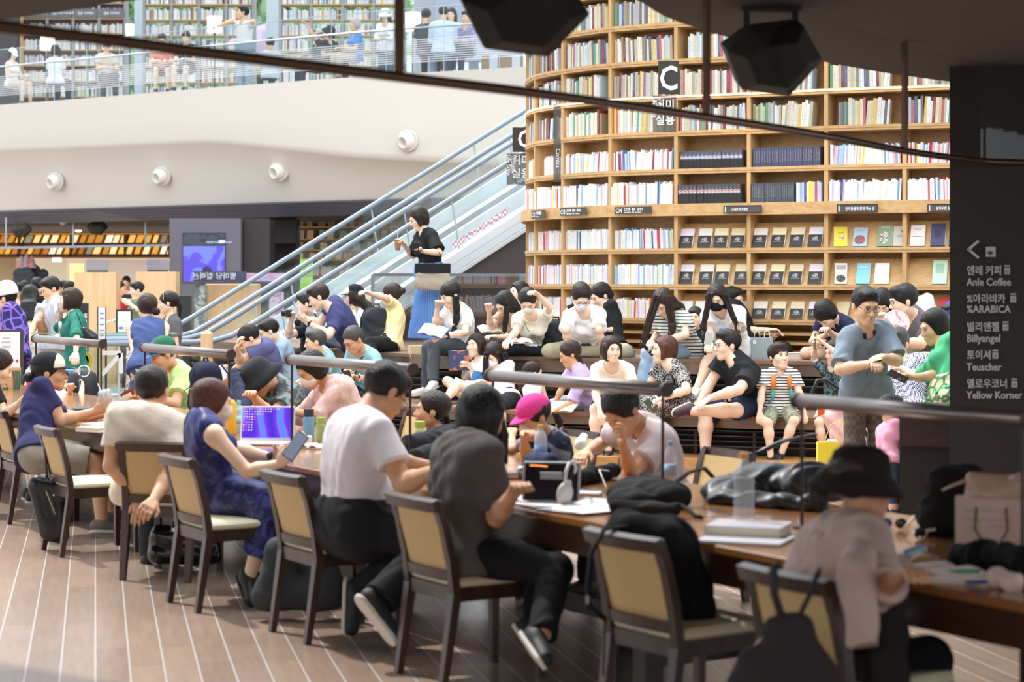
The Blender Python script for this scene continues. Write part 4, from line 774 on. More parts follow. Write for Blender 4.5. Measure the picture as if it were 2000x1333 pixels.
mb = MB(); c = W(520, 60, 66); mb.lathe([(1.5, -.6), (1.0, -.1), (0, .25)], c, 8); tag(mb.build('pink_parasol', mat('d9b0d6', .7)), 'pinkish parasol outside the upper window', 'parasol')
# ---------------------------------------------------------------- left ground floor: glass guard with stickers, totems, boards
e = empty('floor_sign_totem', W(208, 700, 26)); tag(e, 'tall slim white floor directory on a black frame', 'sign'); d = 22.3
z0, z1 = CH+(HZ-665)/F*d, CH+(HZ-600)/F*d
adopt(e, MB().box(W(199, 633, d), (17/F*d, .03, 66/F*d)).build('board', mat('26252a', .5)), MB().box(W(199, 632, d-.02), (13.5/F*d, .02, 62/F*d)).build('paper', mat('eef0f2', .6)), *[MB().bar(W(x, 665, d), Vector((XW(x, d), d, 0)), .02).build('leg', M_dk) for x in (191.5, 207)], *[MB().box(W(199, y, d-.035), (8/F*d, .004, .012)).build('text_line', mat('8b8f98', .6)) for y in (612, 622, 634, 645, 655)])
tag(blk('black_totem', 154, 169, 592, 700, 27.5, .15, mat('2a2a2c', .5), bot=0), 'black totem with white vertical lettering beside the green shirt', 'sign'); t_ = bpy.data.objects['black_totem']
o = text('별마당 도서관', W(160, 612, 27.47), .09, M_wh, R=FRONT @ Matrix.Rotation(-math.pi/2, 3, 'Z'), name='letters', bold=.001); adopt(t_, o)
e = empty('menu_board', W(243, 640, 29)); tag(e, 'black framed white menu board in front of the wood partition', 'sign'); d = 29
adopt(e, MB().box(W(242.5, 633, d), (31/F*d, .04, 56/F*d)).build('frame', mat('2e2d30', .5)), MB().box(W(242.5, 629, d-.025), (25/F*d, .01, 41/F*d)).build('paper', mat('f4f6f6', .6, pat='blot', col2='dfe6e2', ps=18)), MB().box(W(242.5, 655, d-.025), (25/F*d, .01, 7/F*d)).build('lower_paper', mat('f4f6f6', .6)), *[MB().box(W(x, 641, d-.035), (.03, .004, .03)).build('coloured_mark', mat(c, .6)) for x, c in ((234, '3a6fd0'), (238, '4a8fd0'), (249, 'd04a4a'))], MB().bar(Vector((XW(242, d), d, 0)), W(242, 661, d), .05).build('foot', M_dk))
e = empty('framed_poster', W(20, 680, 19.5)); tag(e, 'white poster in a dark frame at the left edge', 'poster'); d = 19.5
adopt(e, MB().box(W(8, 686, d), (74/F*d, .04, 82/F*d)).build('frame', mat('4a3f3d', .5)), MB().box(W(5, 685, d-.03), (68/F*d, .01, 72/F*d)).build('paper', mat('f6f6f8', .6)), *[MB().box(W(12, y, d-.04), (w_/F*d, .004, .014)).build('text_line', mat('c9ccd6', .6)) for y, w_ in ((660, 14), (668, 18), (677, 16), (686, 12))], MB().box(W(33, 705, d-.04), (.022, .004, .024)).build('red_mark', mat('d83a48', .5)), MB().bar(W(40, 727, d), Vector((XW(40, d), d, 0)), .04).build('post', mat('4a3f3d', .5)))
# kraft board with a plain stylised face-like drawing in green
e = empty('kraft_board', W(20, 750, 18.2)); tag(e, 'kraft brown board with green wavy line drawing of a face, at the left edge', 'sign'); d = 18.2; GR = mat('3f6b5c', .6)
wv = lambda x0, amp, ph: [W(x0+amp*math.sin((y-720)/16+ph)+(y-720)*.06, y, d-.03) for y in range(724, 792, 4)]
adopt(e, MB().box(W(14, 756, d), (52/F*d, .03, 76/F*d)).build('board', mat('d9ae80', .7)), MB().box(W(14, 794, d), (60/F*d, .05, .02)).build('foot', M_dk), *[MB().tube(wv(x0, 2.2, ph), .008+.004*(k % 2), 5).build('wavy_line', GR) for k, (x0, ph) in enumerate(((24, 0), (30, .3), (36, .6)))], MB().tube([W(x, y, d-.03) for x, y in ((3, 733), (8, 729), (14, 729), (19, 732))], .005, 5).build('brow_line', GR), MB().ell(W(12, 738, d-.03), (.02, .004, .008), n=10).build('eye_mark', GR), MB().tube([W(x, y, d-.03) for x, y in ((5, 757), (10, 761), (16, 757))], .008, 5).build('mouth_mark', GR), MB().tube([W(x, y, d-.03) for x, y in ((10, 750), (12, 752), (15, 750))], .004, 5).build('nose_mark', GR))
tag(MB().bar(W(56, 728, 17.5), Vector((XW(56, 17.5), 17.5, .3)), .05, ha=.03).build('pink_pole_sign', mat('d8408c', .5)), 'magenta pole sign behind the navy shirted woman', 'sign')
tag(MB().box(W(137, 733, 18.5), (26/F*18.5, .1, 28/F*18.5), bev=.02).build('blue_sign_case', mat('5aa6e6', .5)), 'blue case behind the raised phone', 'case')
M_bk = mat('1b1c1f', .5)
e = empty('waste_bin', (XW(160, 18.2), 18.2, 0)); tag(e, 'black bin with a round white rimmed opening on its front', 'bin'); d = 18.2
adopt(e, MB().lathe([(.13, 0), (.15, .75), (.13, .88), (.05, .93), (0, .93)], (XW(160, d), d, 0), 18).build('bin_body', M_bk, smooth=True), MB().lathe([(.045, 0), (.056, 0), (.056, .01), (.045, .01)], W(164, 725, d-.17), 18, R=Matrix.Rotation(math.pi/2, 3, 'X')).build('white_ring', M_wh))
d = 20.8; e = empty('glass_guard_rail', (XW(250, d), d, 0)); tag(e, 'clear glass guard with white arrow, round stickers and green top line', 'railing')
gl = MB().sheet([[Vector((XW(60, d), d, .1)), Vector((XW(345, d), d, .1))], [Vector((XW(60, d), d, 1.18)), Vector((XW(345, d), d, 1.18))]]).build('glass_pane', GLS); ed = MB().bar((XW(60, d), d, 1.18), (XW(345, d), d, 1.18), .012).build('green_edge', mat('8fd6a0', .4)); bs = MB().bar((XW(60, d), d, .06), (XW(345, d), d, .06), .08, ha=.12).build('base_rail', SKIRT)
AR = [((197, 690), (236, 690)), ((236, 690), (236, 730)), ((234, 693), (199, 733))]
ar = MB(); [ar.bar(W(a[0], a[1], d-.02), W(b[0], b[1], d-.02), .045, ha=.006, up=(0, 1, 0)) for a, b in AR]; ar = ar.build('white_arrow', M_wh)
gt = [text(s_, W(246, y, d-.02), .085, M_wh, name='letters', bold=.002) for s_, y in (('토이셔', 698), ('Teuscher', 709), ('옐로우', 726), ('Yellow', 738))]
vb = [MB().bar(W(x, 678, d), W(x, 780, d), .02).build('glass_post', mat('c9d6d2', .3)) for x in (232, 249)]; stk = []
for x in (139, 159): stk.append(MB().lathe([(0, 0), (.115, 0), (.115, .004)], W(x, 705, d-.03-(x-139)*.0005), 24, R=Matrix.Rotation(math.pi/2, 3, 'X')).build('yellow_sticker', mat('e6cf3a', .5))); stk.append(MB().lathe([(0, 0), (.078, 0), (.078, .004)], W(x, 705, d-.04), 24, R=Matrix.Rotation(math.pi/2, 3, 'X')).build('sticker_centre', M_wh)); q = MB(); [q.ell(W(x+dx, 700+dy, d-.05), (.012, .003, .012)) and q.bar(W(x+dx, 702+dy, d-.05), W(x+dx, 713, d-.05), .016, ha=.004, up=(0, 1, 0)) for dx, dy in ((-5, 2), (4, -2))]; stk.append(q.build('sticker_figures', mat('2a4a48', .5)))
adopt(e, gl, ed, bs, ar, *gt, *vb, *stk)
tag(MB().box(W(404, 690, 22), (22/F*22, .12, 86/F*22), bev=.03).build('wood_post', PW), 'rounded pale wood post in front of the escalator', 'post')
tag(MB().bar(W(350, 690, 22.05), W(394, 691, 22.05), .1, ha=.06).build('wood_rail', PW), 'pale wood rail joined to the rounded post', 'rail')
# mass of remaining books
o = mkobj('shelved_books', STUFF_V, STUFF_F, MBK, cols=STUFF_C, uvs=STUFF_UV); o['kind'] = 'stuff'; o['label'] = 'rows of many small coloured book spines on the far and upper shelves'; o['category'] = 'books'
# ---------------------------------------------------------------- people: implicit surfaces turned into meshes
def V3(v): return np.array((v[0], v[1], v[2]), dtype=np.float64)
def nrm(v): return v/(np.linalg.norm(v)+1e-9)
class Fld:
    def __init__(s): s.P = []; s.wr = 0
    # primitives: (kind, data, k, op)
    def cap(s, a, b, r1, r2=None, k=.03, op=0, fl=None, fs=1.0, cut=False, cut0=False):
        s.P.append(('c', V3(a), V3(b), r1, r1 if r2 is None else r2, k, op, None if fl is None else nrm(V3(fl)), fs, cut, cut0)); return s
    def ell(s, c, r, R, k=.02, op=0): s.P.append(('e', V3(c), np.array(r, float), np.array(R, float), 0, k, op)); return s
    def plane(s, p, n, k=.004): s.P.append(('p', V3(p), nrm(V3(n)), 0, 0, k, 3)); return s
    def run(s, h):
        lo = np.full(3, 1e9); hi = -lo
        for p in s.P:
            if p[0] == 'c' and p[6] == 0: r = max(p[3], p[4])*1.0+h*2; lo = np.minimum(lo, np.minimum(p[1], p[2])-r); hi = np.maximum(hi, np.maximum(p[1], p[2])+r)
            elif p[0] == 'e' and p[6] == 0: r = p[2].max()+h*2; lo = np.minimum(lo, p[1]-r); hi = np.maximum(hi, p[1]+r)
        lo -= 2*h+.004; hi += 2*h+.004; n = np.ceil((hi-lo)/h).astype(int)+1; v = np.full(n, .08, np.float32); ax = [(lo[i]+h*np.arange(n[i])).astype(np.float32) for i in range(3)]
        for p in s.P:
            k = p[5]; op = p[6]
            if p[0] == 'p':
                d = (ax[0][:, None, None]-p[1][0])*p[2][0]+(ax[1][None, :, None]-p[1][1])*p[2][1]+(ax[2][None, None, :]-p[1][2])*p[2][2]; v = np.maximum(v, d.astype(np.float32)); continue
            m = (max(p[3], p[4]) if p[0] == 'c' else p[2].max())+k+2*h+.01
            a, b = (np.minimum(p[1], p[2])-m, np.maximum(p[1], p[2])+m) if p[0] == 'c' else (p[1]-m, p[1]+m)
            i0 = np.clip(np.floor((a-lo)/h).astype(int), 0, n); i1 = np.clip(np.ceil((b-lo)/h).astype(int)+1, 0, n)
            if (i1 <= i0).any(): continue
            X, Y, Z = (ax[i][i0[i]:i1[i]] for i in range(3)); X = X[:, None, None]; Y = Y[None, :, None]; Z = Z[None, None, :]
            if p[0] == 'c':
                A, B = p[1], p[2]; ab = B-A; L2 = max(ab@ab, 1e-9); x = X-A[0]; y = Y-A[1]; z = Z-A[2]; t0 = (x*ab[0]+y*ab[1]+z*ab[2])/L2; t = np.clip(t0, 0, 1)
                qx = x-t*ab[0]; qy = y-t*ab[1]; qz = z-t*ab[2]; fs = p[8]
                if p[7] is not None and fs != 1:
                    f = p[7]; dn = (qx*f[0]+qy*f[1]+qz*f[2]); g = (1/fs-1)*dn; qx = qx+g*f[0]; qy = qy+g*f[1]; qz = qz+g*f[2]
                d = np.sqrt(qx*qx+qy*qy+qz*qz)-(p[3]+(p[4]-p[3])*t)
                if fs < 1: d = d*(.5+.5*fs)
                if p[9]: d = np.maximum(d, (t0-1)*math.sqrt(L2))
                if p[10]: d = np.maximum(d, -t0*math.sqrt(L2))
            else:
                R = p[3]; x = X-p[1][0]; y = Y-p[1][1]; z = Z-p[1][2]; q = [(x*R[0, i]+y*R[1, i]+z*R[2, i])/p[2][i] for i in range(3)]
                l = np.sqrt(q[0]**2+q[1]**2+q[2]**2)+1e-6; g = np.sqrt((q[0]/p[2][0])**2+(q[1]/p[2][1])**2+(q[2]/p[2][2])**2)+1e-6; d = l*(l-1)/g
            sl = tuple(slice(i0[i], i1[i]) for i in range(3)); o = v[sl]; d = d.astype(np.float32)
            if op == 0: hh = np.maximum(k-np.abs(o-d), 0)/k; v[sl] = np.minimum(o, d)-hh*hh*k*.25
            elif op == 1: d = -d; hh = np.maximum(k-np.abs(o-d), 0)/k; v[sl] = np.maximum(o, d)+hh*hh*k*.25
        if s.wr:
            X, Y, Z = ax[0][:, None, None], ax[1][None, :, None], ax[2][None, None, :]; w_ = s.wr; q = float(lo.sum()*3)
            v = v+(w_*np.sin(31*X+17*Z+9*np.sin(13*Y+q)+q)*np.sin(23*Y-29*Z+q)+w_*.6*np.sin(53*Z+25*X-40*Y+q)).astype(np.float32)
        return nets(v, lo, h)
EDG = [((0, 0, 0), (1, 0, 0)), ((0, 1, 0), (1, 1, 0)), ((0, 0, 1), (1, 0, 1)), ((0, 1, 1), (1, 1, 1)), ((0, 0, 0), (0, 1, 0)), ((1, 0, 0), (1, 1, 0)), ((0, 0, 1), (0, 1, 1)), ((1, 0, 1), (1, 1, 1)), ((0, 0, 0), (0, 0, 1)), ((1, 0, 0), (1, 0, 1)), ((0, 1, 0), (0, 1, 1)), ((1, 1, 0), (1, 1, 1))]
def nets(v, lo, h):
    s = v < 0; c = np.zeros(tuple(q-1 for q in v.shape), np.int8)
    for a in (0, 1):
        for b in (0, 1):
            for d in (0, 1): c += s[a:a+c.shape[0], b:b+c.shape[1], d:d+c.shape[2]]
    act = (c > 0) & (c < 8); idx = np.full(c.shape, -1, np.int32); I, J, K = np.nonzero(act); idx[I, J, K] = np.arange(len(I)); acc = np.zeros((len(I), 3)); cnt = np.zeros(len(I))
    for (a, b) in EDG:
        va = v[I+a[0], J+a[1], K+a[2]]; vb = v[I+b[0], J+b[1], K+b[2]]; m = (va < 0) != (vb < 0); t = np.where(m, va/(va-vb+1e-12), 0)
        for q in range(3): acc[:, q] += np.where(m, a[q]+(b[q]-a[q])*t, 0)
        cnt += m
    acc /= cnt[:, None]; pos = lo+h*(np.stack([I, J, K], 1)+acc); Fs = []
    for ax in range(3):
        sl0 = [slice(None)]*3; sl1 = [slice(None)]*3; sl0[ax] = slice(0, -1); sl1[ax] = slice(1, None); A, B = s[tuple(sl0)], s[tuple(sl1)]; e = A != B
        u, w_ = [(1, 2), (2, 0), (0, 1)][ax]
        i = list(np.nonzero(e)); ok = (i[u] > 0) & (i[w_] > 0) & (i[u] < c.shape[u]) & (i[w_] < c.shape[w_]); i = [q[ok] for q in i]; inside = A[tuple(i)]
        def g(du, dw): q = [x.copy() for x in i]; q[u] -= du; q[w_] -= dw; return idx[tuple(q)]
        f = np.stack([g(1, 1), g(0, 1), g(0, 0), g(1, 0)], 1); f[~inside] = f[~inside][:, ::-1]; Fs.append(f)
    return pos, np.concatenate(Fs)
def ray(x, y): return nrm(np.array(((x-CX)/F, 1.0, (HZ-y)/F)))
CAMP = np.array((0, 0, CH))
def reach(P0, px, L, s):
    r = ray(*px); oc = P0-CAMP; b = r@oc; q = b*b-(oc@oc-L*L)
    if q < 0: t = b; p = CAMP+r*t; return P0+nrm(p-P0)*L
    t = b+s*math.sqrt(q); return CAMP+r*t
def yawv(a): a = math.radians(a); return np.array((math.sin(a), -math.cos(a), 0.0))
SKIN = {'m': 'e6bc9a', 'l': 'f3d0b6', 't': 'd6a37f', 'd': 'b98060'}
HAIRC = {'k': '1d1917', 'b': '33231c', 'r': '5a3222', 'g': '4d4a48', 'w': 'c9c4bc', 'n': '261c18'}
def skin(c): return mat(SKIN[c], .5, var=.06, vsc=9, bump=.04, bs=200, sss=.12)
def hair_m(c):
    k = ('hair', c)
    if k in _M: return _M[k]
    m = bpy.data.materials.new('hair'); m.use_nodes = True; nt = m.node_tree; L = nt.links.new; b = nt.nodes['Principled BSDF']; b.inputs['Roughness'].default_value = .42; b.inputs['Specular IOR Level'].default_value = .35
    tc = N(nt, 'ShaderNodeTexCoord'); mp = N(nt, 'ShaderNodeMapping'); mp.inputs['Scale'].default_value = (120, 120, 8); L(tc.outputs['Object'], mp.inputs[0]); no = N(nt, 'ShaderNodeTexNoise', i_Scale=1.0, i_Detail=2.0, i_Distortion=.5); L(mp.outputs[0], no.inputs['Vector'])
    c0 = lin(HAIRC[c]); mx = N(nt, 'ShaderNodeMix', data_type='RGBA'); mx.inputs[6].default_value = (*[v*.45 for v in c0], 1); mx.inputs[7].default_value = (*[min(1, v*1.25+.002) for v in c0], 1); L(no.outputs[0], mx.inputs[0]); L(mx.outputs[2], b.inputs['Base Color'])
    bn = N(nt, 'ShaderNodeBump', i_Strength=.6, i_Distance=.015); L(no.outputs[0], bn.inputs['Height']); L(bn.outputs[0], b.inputs['Normal']); _M[k] = m; return m
def cloth(c, **kw): kw.setdefault('bump', .12); kw.setdefault('bs', 26); return mat(c, kw.pop('rough', .85), spec=.25, **kw)
def emesh(prims, name, m, parent, loc, h=.004, smooth=True):
    f = Fld(); f.P = prims; v, q = f.run(h); return mkobj(name, v-loc, q, m, parent, smooth)
HMUL = 1.0
def person(label, D, k=1.0, hip=(0, 0), neck=None, yaw=0, head=None, hy=None, hp=10, hr=0, LA=None, RA=None, LL=None, RL=None, pose='sit', sex='m', skinc='m', hair='short', hc='k', top='ffffff', topkw=None, sleeve=.62, bot='2b2d33', botkw=None, leg=1.0, hem=-.06, shoes='2a2a2a', face=True, glasses=False, mask=None, cap=None, capc='222222', hl=None, h=.007, loose=.013, group=None, bow=.02, hz=None, pyaw=None, skirt=None, lc=None, fat=1.0, hd=1.06, curl=.9, collar=None, LH=None, RH=None, hat2=None, eyes='open', hband=None, tuck=False, sww=1):
    h = h*HMUL; J = {}
    f_ = yawv(yaw); up = np.array((0, 0, 1.0))
    Hc = V3(W(hip[0], hip[1], D))
    if hz is not None: Hc[2] = hz
    Nk = reach(Hc, neck[:2], .5*k, neck[2] if len(neck) > 2 else 1) if neck else Hc+up*.5*k
    S = nrm(Nk-Hc); Fw = nrm(f_-S*(f_@S)); Rt = np.cross(Fw, S); Rt = nrm(Rt)   # person's right
    hyv = yaw if hy is None else hy; F0 = yawv(hyv)
    Hd = reach(Nk, head[:2], .175*k, head[2] if len(head) > 2 else 1) if head else Nk+nrm(S*.8+up*.4+F0*.15)*.175*k
    a = math.radians(hp); hF = nrm(F0*math.cos(a)-up*math.sin(a)); hU = nrm(up*math.cos(a)+F0*math.sin(a)); hR = np.cross(hF, hU)
    if hr: b = math.radians(hr); hR, hU = hR*math.cos(b)+hU*math.sin(b), hU*math.cos(b)-hR*math.sin(b)
    sk = k*hd
    def HL(r, f, u): return Hd+(hR*r+hF*f+hU*u)*sk
    HM = np.stack([hR, hF, hU], 1)
    sw = (.175 if sex == 'm' else .155)*k*(1+(fat-1)*.5)*sww; pf = f_ if pyaw is None else yawv(pyaw); pR = np.cross(pf, up); hipw = .085*k
    Sh = {'L': Nk-S*.07*k-Rt*sw, 'R': Nk-S*.07*k+Rt*sw}; Hp = {'L': Hc-pR*hipw, 'R': Hc+pR*hipw}
    ua, fa, th, sh = .275*k, .245*k, .41*k, .41*k
    def arm(sd, spec):
        s0 = Sh[sd]; o = -1 if sd == 'L' else 1
        if spec is None or isinstance(spec, str):
            if spec == 'down': e = s0+nrm(-up+Rt*o*.12+Fw*.05)*ua; w_ = e+nrm(-up+Fw*.2)*fa
            elif spec == 'back': e = s0+nrm(-up*.9-Fw*.35)*ua; w_ = e+nrm(-up*.7-Fw*.1-Rt*o*.5)*fa
            elif spec == 'knee': e = s0+nrm(-up+Rt*o*.25+Fw*.3)*ua; w_ = e+nrm(-up*.35+Fw-Rt*o*.3)*fa
            else: e = s0+nrm(-up+Rt*o*.1+Fw*.4)*ua; w_ = e+nrm(Fw-Rt*o*.45+up*.05)*fa
        else: e = reach(s0, spec[0][:2], ua, spec[0][2] if len(spec[0]) > 2 else -1); w_ = reach(e, spec[1][:2], fa, spec[1][2] if len(spec[1]) > 2 else -1)
        return e, w_
    def lg(sd, spec):
        s0 = Hp[sd]; o = -1 if sd == 'L' else 1
        if spec is None:
            if pose == 'stand': kn = s0-up*th+pR*o*.01; an = kn-up*sh
            elif pose == 'cross': kn = s0+nrm(pf*.75+pR*o*.75-up*.05)*th; an = kn+nrm(-pR*o*1.0-pf*.28-up*.02)*sh*.95
            else: kn = s0+nrm(pf+pR*o*.1-up*.02)*th; an = kn+nrm(-up+pf*.05)*sh
        else: kn = reach(s0, spec[0][:2], th, spec[0][2] if len(spec[0]) > 2 else -1); an = reach(kn, spec[1][:2], sh, spec[1][2] if len(spec[1]) > 2 else -1)
        return kn, an
    A = {'L': arm('L', LA), 'R': arm('R', RA)}; G = {'L': lg('L', LL), 'R': lg('R', RL)}
    loc = V3((Hc[0], Hc[1], Hc[2]-.1*k if pose != 'stand' else Hc[2]-.9*k))
    J.update(N=Nk, H=Hc, head=Hd, A=A, G=G, HL=HL, hF=hF, hU=hU, hR=hR, S=S, F=Fw, R=Rt, Sh=Sh, HM=HM, k=k)
    lv = [(0, .075, .1), (.12, .055, .088), (.25, .058, .098), (.36, .078, .098), (.44, .095, .066)] if sex == 'm' else [(0, .08, .098), (.12, .045, .08), (.25, .048, .09), (.36, .064, .09), (.44, .08, .06)]
    def torso(f, inf=0, lowest=None, kk=.07):
        for i, (z, w_, r) in enumerate(lv):
            t = z/.5; c = Hc+S*z*k-Fw*bow*4*t*(1-t)*k; R_ = pR if i == 0 else Rt
            ff = fat if i < 3 else 1+(fat-1)*.4
            f.cap(c-R_*w_*k*ff, c+R_*w_*k*ff, r*k*ff+inf, k=kk*k, fl=Fw, fs=.92 if i else .95)
        c = Nk-S*.02*k; [f.cap(c, c+(Sh[s_]+S*.005*k-c)*(1 if not (inf and sleeve <= 0) else .62), .043*k+inf*.6, .04*k+inf*.7, k=.05*k) for s_ in 'LR']
        if sex == 'f' and k > .85:
            for o in (-1, 1): f.ell(Hc+S*.31*k+Fw*.085*k+Rt*o*.062*k, (.055*k+inf*.6,)*3, np.eye(3), k=.05)
        elif fat > 1.05: f.ell(Hc+S*.12*k+Fw*.05*k, (.13*k*fat, .12*k*fat, .13*k), np.eye(3), k=.06)
    # ---- body
    f = Fld(); torso(f)
    f.cap(Nk-S*.03*k, HL(0, -.025, -.075), .056*k*(1 if sex == 'm' else .88), .05*k*(1 if sex == 'm' else .86), k=.03)
    for sd in 'LR':
        e, w_ = A[sd]; am = 1.0 if sex == 'm' else .84; am *= k*(1+(fat-1)*.6); f.cap(Sh[sd], e, .052*am, .041*am, k=.04); f.cap(e, e+(w_-e)*.35, .041*am, .043*am, k=.02); f.cap(e+(w_-e)*.3, w_, .042*am, .027*am, k=.02)
        hand(f, e, w_, sd, k, Fw, up, (LH if sd == 'L' else RH), curl, J)
        kn, an = G[sd]; gm = k*(1+(fat-1)*.6)*(.94 if sex == 'f' else 1); f.cap(Hp[sd], kn, .086*gm, .056*gm, k=.05); f.cap(kn, kn+(an-kn)*.35, .054*gm, .057*gm, k=.03); f.cap(kn+(an-kn)*.3, an, .056*gm, .036*gm, k=.03)
        fd = an-kn; toe = (LL if sd == 'L' else RL); fdir = nrm(pf*1.0-up*.05)
        if abs(nrm(fd)[2]) < .5: fdir = nrm(np.cross(np.cross(nrm(fd), up), nrm(fd))*-1+nrm(fd)*.3)
        if toe is not None and len(toe) > 2: fdir = nrm(reach(an, toe[2][:2], .16*k, toe[2][2] if len(toe[2]) > 2 else -1)-an)
        J['f'+sd] = fdir; dn = nrm(np.cross(np.cross(fdir, nrm(fd)), fdir)); J['d'+sd] = dn
        f.cap(an-fdir*.03*k+dn*.035*k, an+fdir*.14*k+dn*.05*k, .032*k, .026*k, k=.03)
    if True:
        f.ell(HL(0, -.018, .03), np.array((.076, .095, .084))*sk, HM, k=.02); f.ell(HL(0, .028, -.025), np.array((.064, .066, .08))*sk, HM, k=.03)
        f.cap(HL(0, .062, -.098), HL(0, .064, -.1), .021*sk, k=.04); [f.cap(HL(o*.045, .0, -.06), HL(o*.015, .06, -.098), .022*sk, .018*sk, k=.03) for o in (-1, 1)]
        [f.ell(HL(o*.036, .058, -.03), np.array((.026, .026, .028))*sk, HM, k=.025) for o in (-1, 1)]
        [f.ell(HL(o*.031, .104, .0), np.array((.016, .014, .011))*sk, HM, k=.018, op=1) for o in (-1, 1)]
        f.cap(HL(-.03, .082, .022), HL(.03, .082, .022), .011*sk, k=.015)
        f.cap(HL(0, .088, .004), HL(0, .108, -.034), .0065*sk, .0105*sk, k=.012); [f.ell(HL(o*.011, .098, -.037), np.array((.008, .01, .007))*sk, HM, k=.008) for o in (-1, 1)]
        f.cap(HL(-.014, .09, -.063), HL(.014, .09, -.063), .008*sk, k=.012); f.cap(HL(-.01, .0885, -.073), HL(.01, .0885, -.073), .0085*sk, k=.012)
        for o in (-1, 1): f.ell(HL(o*.079, -.012, -.01), np.array((.009, .019, .031))*sk, HM, k=.01)
    v, q = f.run(h); body = mkobj('person', v-loc, q, skin(skinc), None, True, loc=loc); tag(body, label, 'person', group)
    def child(fl, nm, m, hh=None, smooth=True): v, q = fl.run(hh or h); return mkobj(nm, v-loc, q, m, body, smooth)
    # ---- face features
    if face:
        mbx = MB(); R_ = Matrix([list(r) for r in HM]); O = Vector(loc)
        lidc = mat('3a2620', .6)
        for o, nm in ((-1, 'eye'), (1, 'eye')):
            e_ = MB(); c = Vector(HL(o*.031, .0865, .0))-O
            if eyes == 'open':
                e_.ell(c, (.0135*sk, .006*sk, .0052*sk), R_, 10, 0); e_.ell(c+Vector(hF)*.0035*sk, (.0056*sk, .0045*sk, .0052*sk), R_, 10, 1)
                e_.tube([Vector(HL(o*.031+q_, .0915-abs(q_)*.15, .0055-abs(q_)*.12))-O for q_ in (-.014, -.007, 0, .007, .014)], .0014*sk, 5, 1)
            else: e_.tube([Vector(HL(o*.031+q_, .0925-abs(q_)*.2, -.003+abs(q_)*.12))-O for q_ in (-.014, -.007, 0, .007, .014)], .0017*sk, 5, 1)
            e_.build(nm, [mat('f1ece6', .3), mat('241a16', .3)], body, True)
            if cap != 'low': MB().tube([Vector(HL(o*(.031+q_), .0935-q_*.5 if q_ > 0 else .0935, .0225-abs(q_)*.15))-O for q_ in (-.016, -.005, .006, .016)], [.0014*sk, .0022*sk, .002*sk, .001*sk], 5, sq=1).build('eyebrow', mat(HAIRC[hc] if hc not in 'w' else '8a8580', .8), body, True)
        if not mask: e_ = MB(); [e_.tube([Vector(HL(q_, .0985-abs(q_)*.45-(.002 if z < -.07 else 0), z))-O for q_ in (-.017, -.008, 0, .008, .017)], [.0015*sk, .0032*sk, .0036*sk, .0032*sk, .0015*sk], 6) for z in (-.0645, -.0715)]; e_.build('lips', mat('c4756a' if sex == 'f' else 'b57a6a', .45), body, True)
    if mask:
        fl = Fld(); fl.ell(HL(0, .048, -.05), np.array((.066, .062, .056))*sk, HM, k=.02); fl.ell(HL(0, .095, -.035), np.array((.016, .02, .03))*sk, HM, k=.03); fl.plane(HL(0, .03, 0), -hF); child(fl, 'face_mask', cloth(mask, bump=0), .006)
        e_ = MB(); [e_.tube([Vector(HL(o*.06, .035, z))-Vector(loc), Vector(HL(o*.076, .0, z*.6))-Vector(loc), Vector(HL(o*.08, -.02, -.01))-Vector(loc)], .0015, 4) for o in (-1, 1) for z in (-.03, -.07)]; e_.build('mask_strap', mat(mask, .8), body)
    if glasses:
        e_ = MB(); O = Vector(loc); gz = .0 if glasses is True else .1
        for o in (-1, 1):
            e_.tube([Vector(HL(o*.032+.024*math.cos(t), .101-.004*abs(math.cos(t)), gz-.002+.018*math.sin(t)))-O for t in np.linspace(0, 2*math.pi, 13)[:-1]], .0014*sk, 5, closed=True); e_.tube([Vector(HL(o*.056, .098, gz+.003))-O, Vector(HL(o*.078, .03, gz+.004))-O, Vector(HL(o*.082, -.02, gz))-O], .0014*sk, 5)
        e_.tube([Vector(HL(-.009, .103, gz))-O, Vector(HL(.009, .103, gz))-O], .0014*sk, 5); e_.build('glasses', mat('2b2526', .3, .4), body)
    # ---- hair
    hs = hair
    if hs:
        fl = Fld(); big = .007 if hs in ('short', 'crop') else .011; fl.ell(HL(0, -.02, .036), np.array((.079+big, .1+big, .088+big))*sk, HM, k=.02)
        if hs in ('bob', 'long', 'mid'): fl.ell(HL(0, -.03, -.02), np.array((.096, .092, .105 if hs != 'mid' else .09))*sk, HM, k=.03)
        nA = (0, .84, -.54); pA = (.0, .078, .068)
        if hs in ('bob', 'long', 'mid', 'pony', 'bun'): nA = (0, .93, -.36); pA = (0, .078, .07)
        if hl == 'fringe' or (isinstance(hl, dict) and hl.get('fringe')) or hs == 'kid': nA = (0, .8, -.6); pA = (0, .1, .03)
        nl = nrm(hF*nA[1]+hU*nA[2]); fl.plane(HL(*pA), nl)
        if hs in ('short', 'crop', 'kid'): fl.plane(HL(0, -.05, -.055 if hs != 'crop' else -.03), nrm(-hU+hF*.25))
        elif hs in ('pony', 'bun'): fl.plane(HL(0, -.05, -.07), nrm(-hU+hF*.5))
        elif hs == 'bob': fl.plane(HL(0, 0, -.115), -hU)
        elif hs == 'mid': fl.plane(HL(0, 0, -.085), -hU)
        if hs in ('bob', 'long'): [fl.cap(HL(o*.078, .02, .03), HL(o*.082, .035, -.075), .02*sk, .018*sk, k=.03) for o in (-1, 1)]
        if hs == 'short' or hs == 'kid': fl.ell(HL(0, .045, .088), np.array((.06, .045, .03))*sk, HM, k=.03)
        fl.wr = .0022
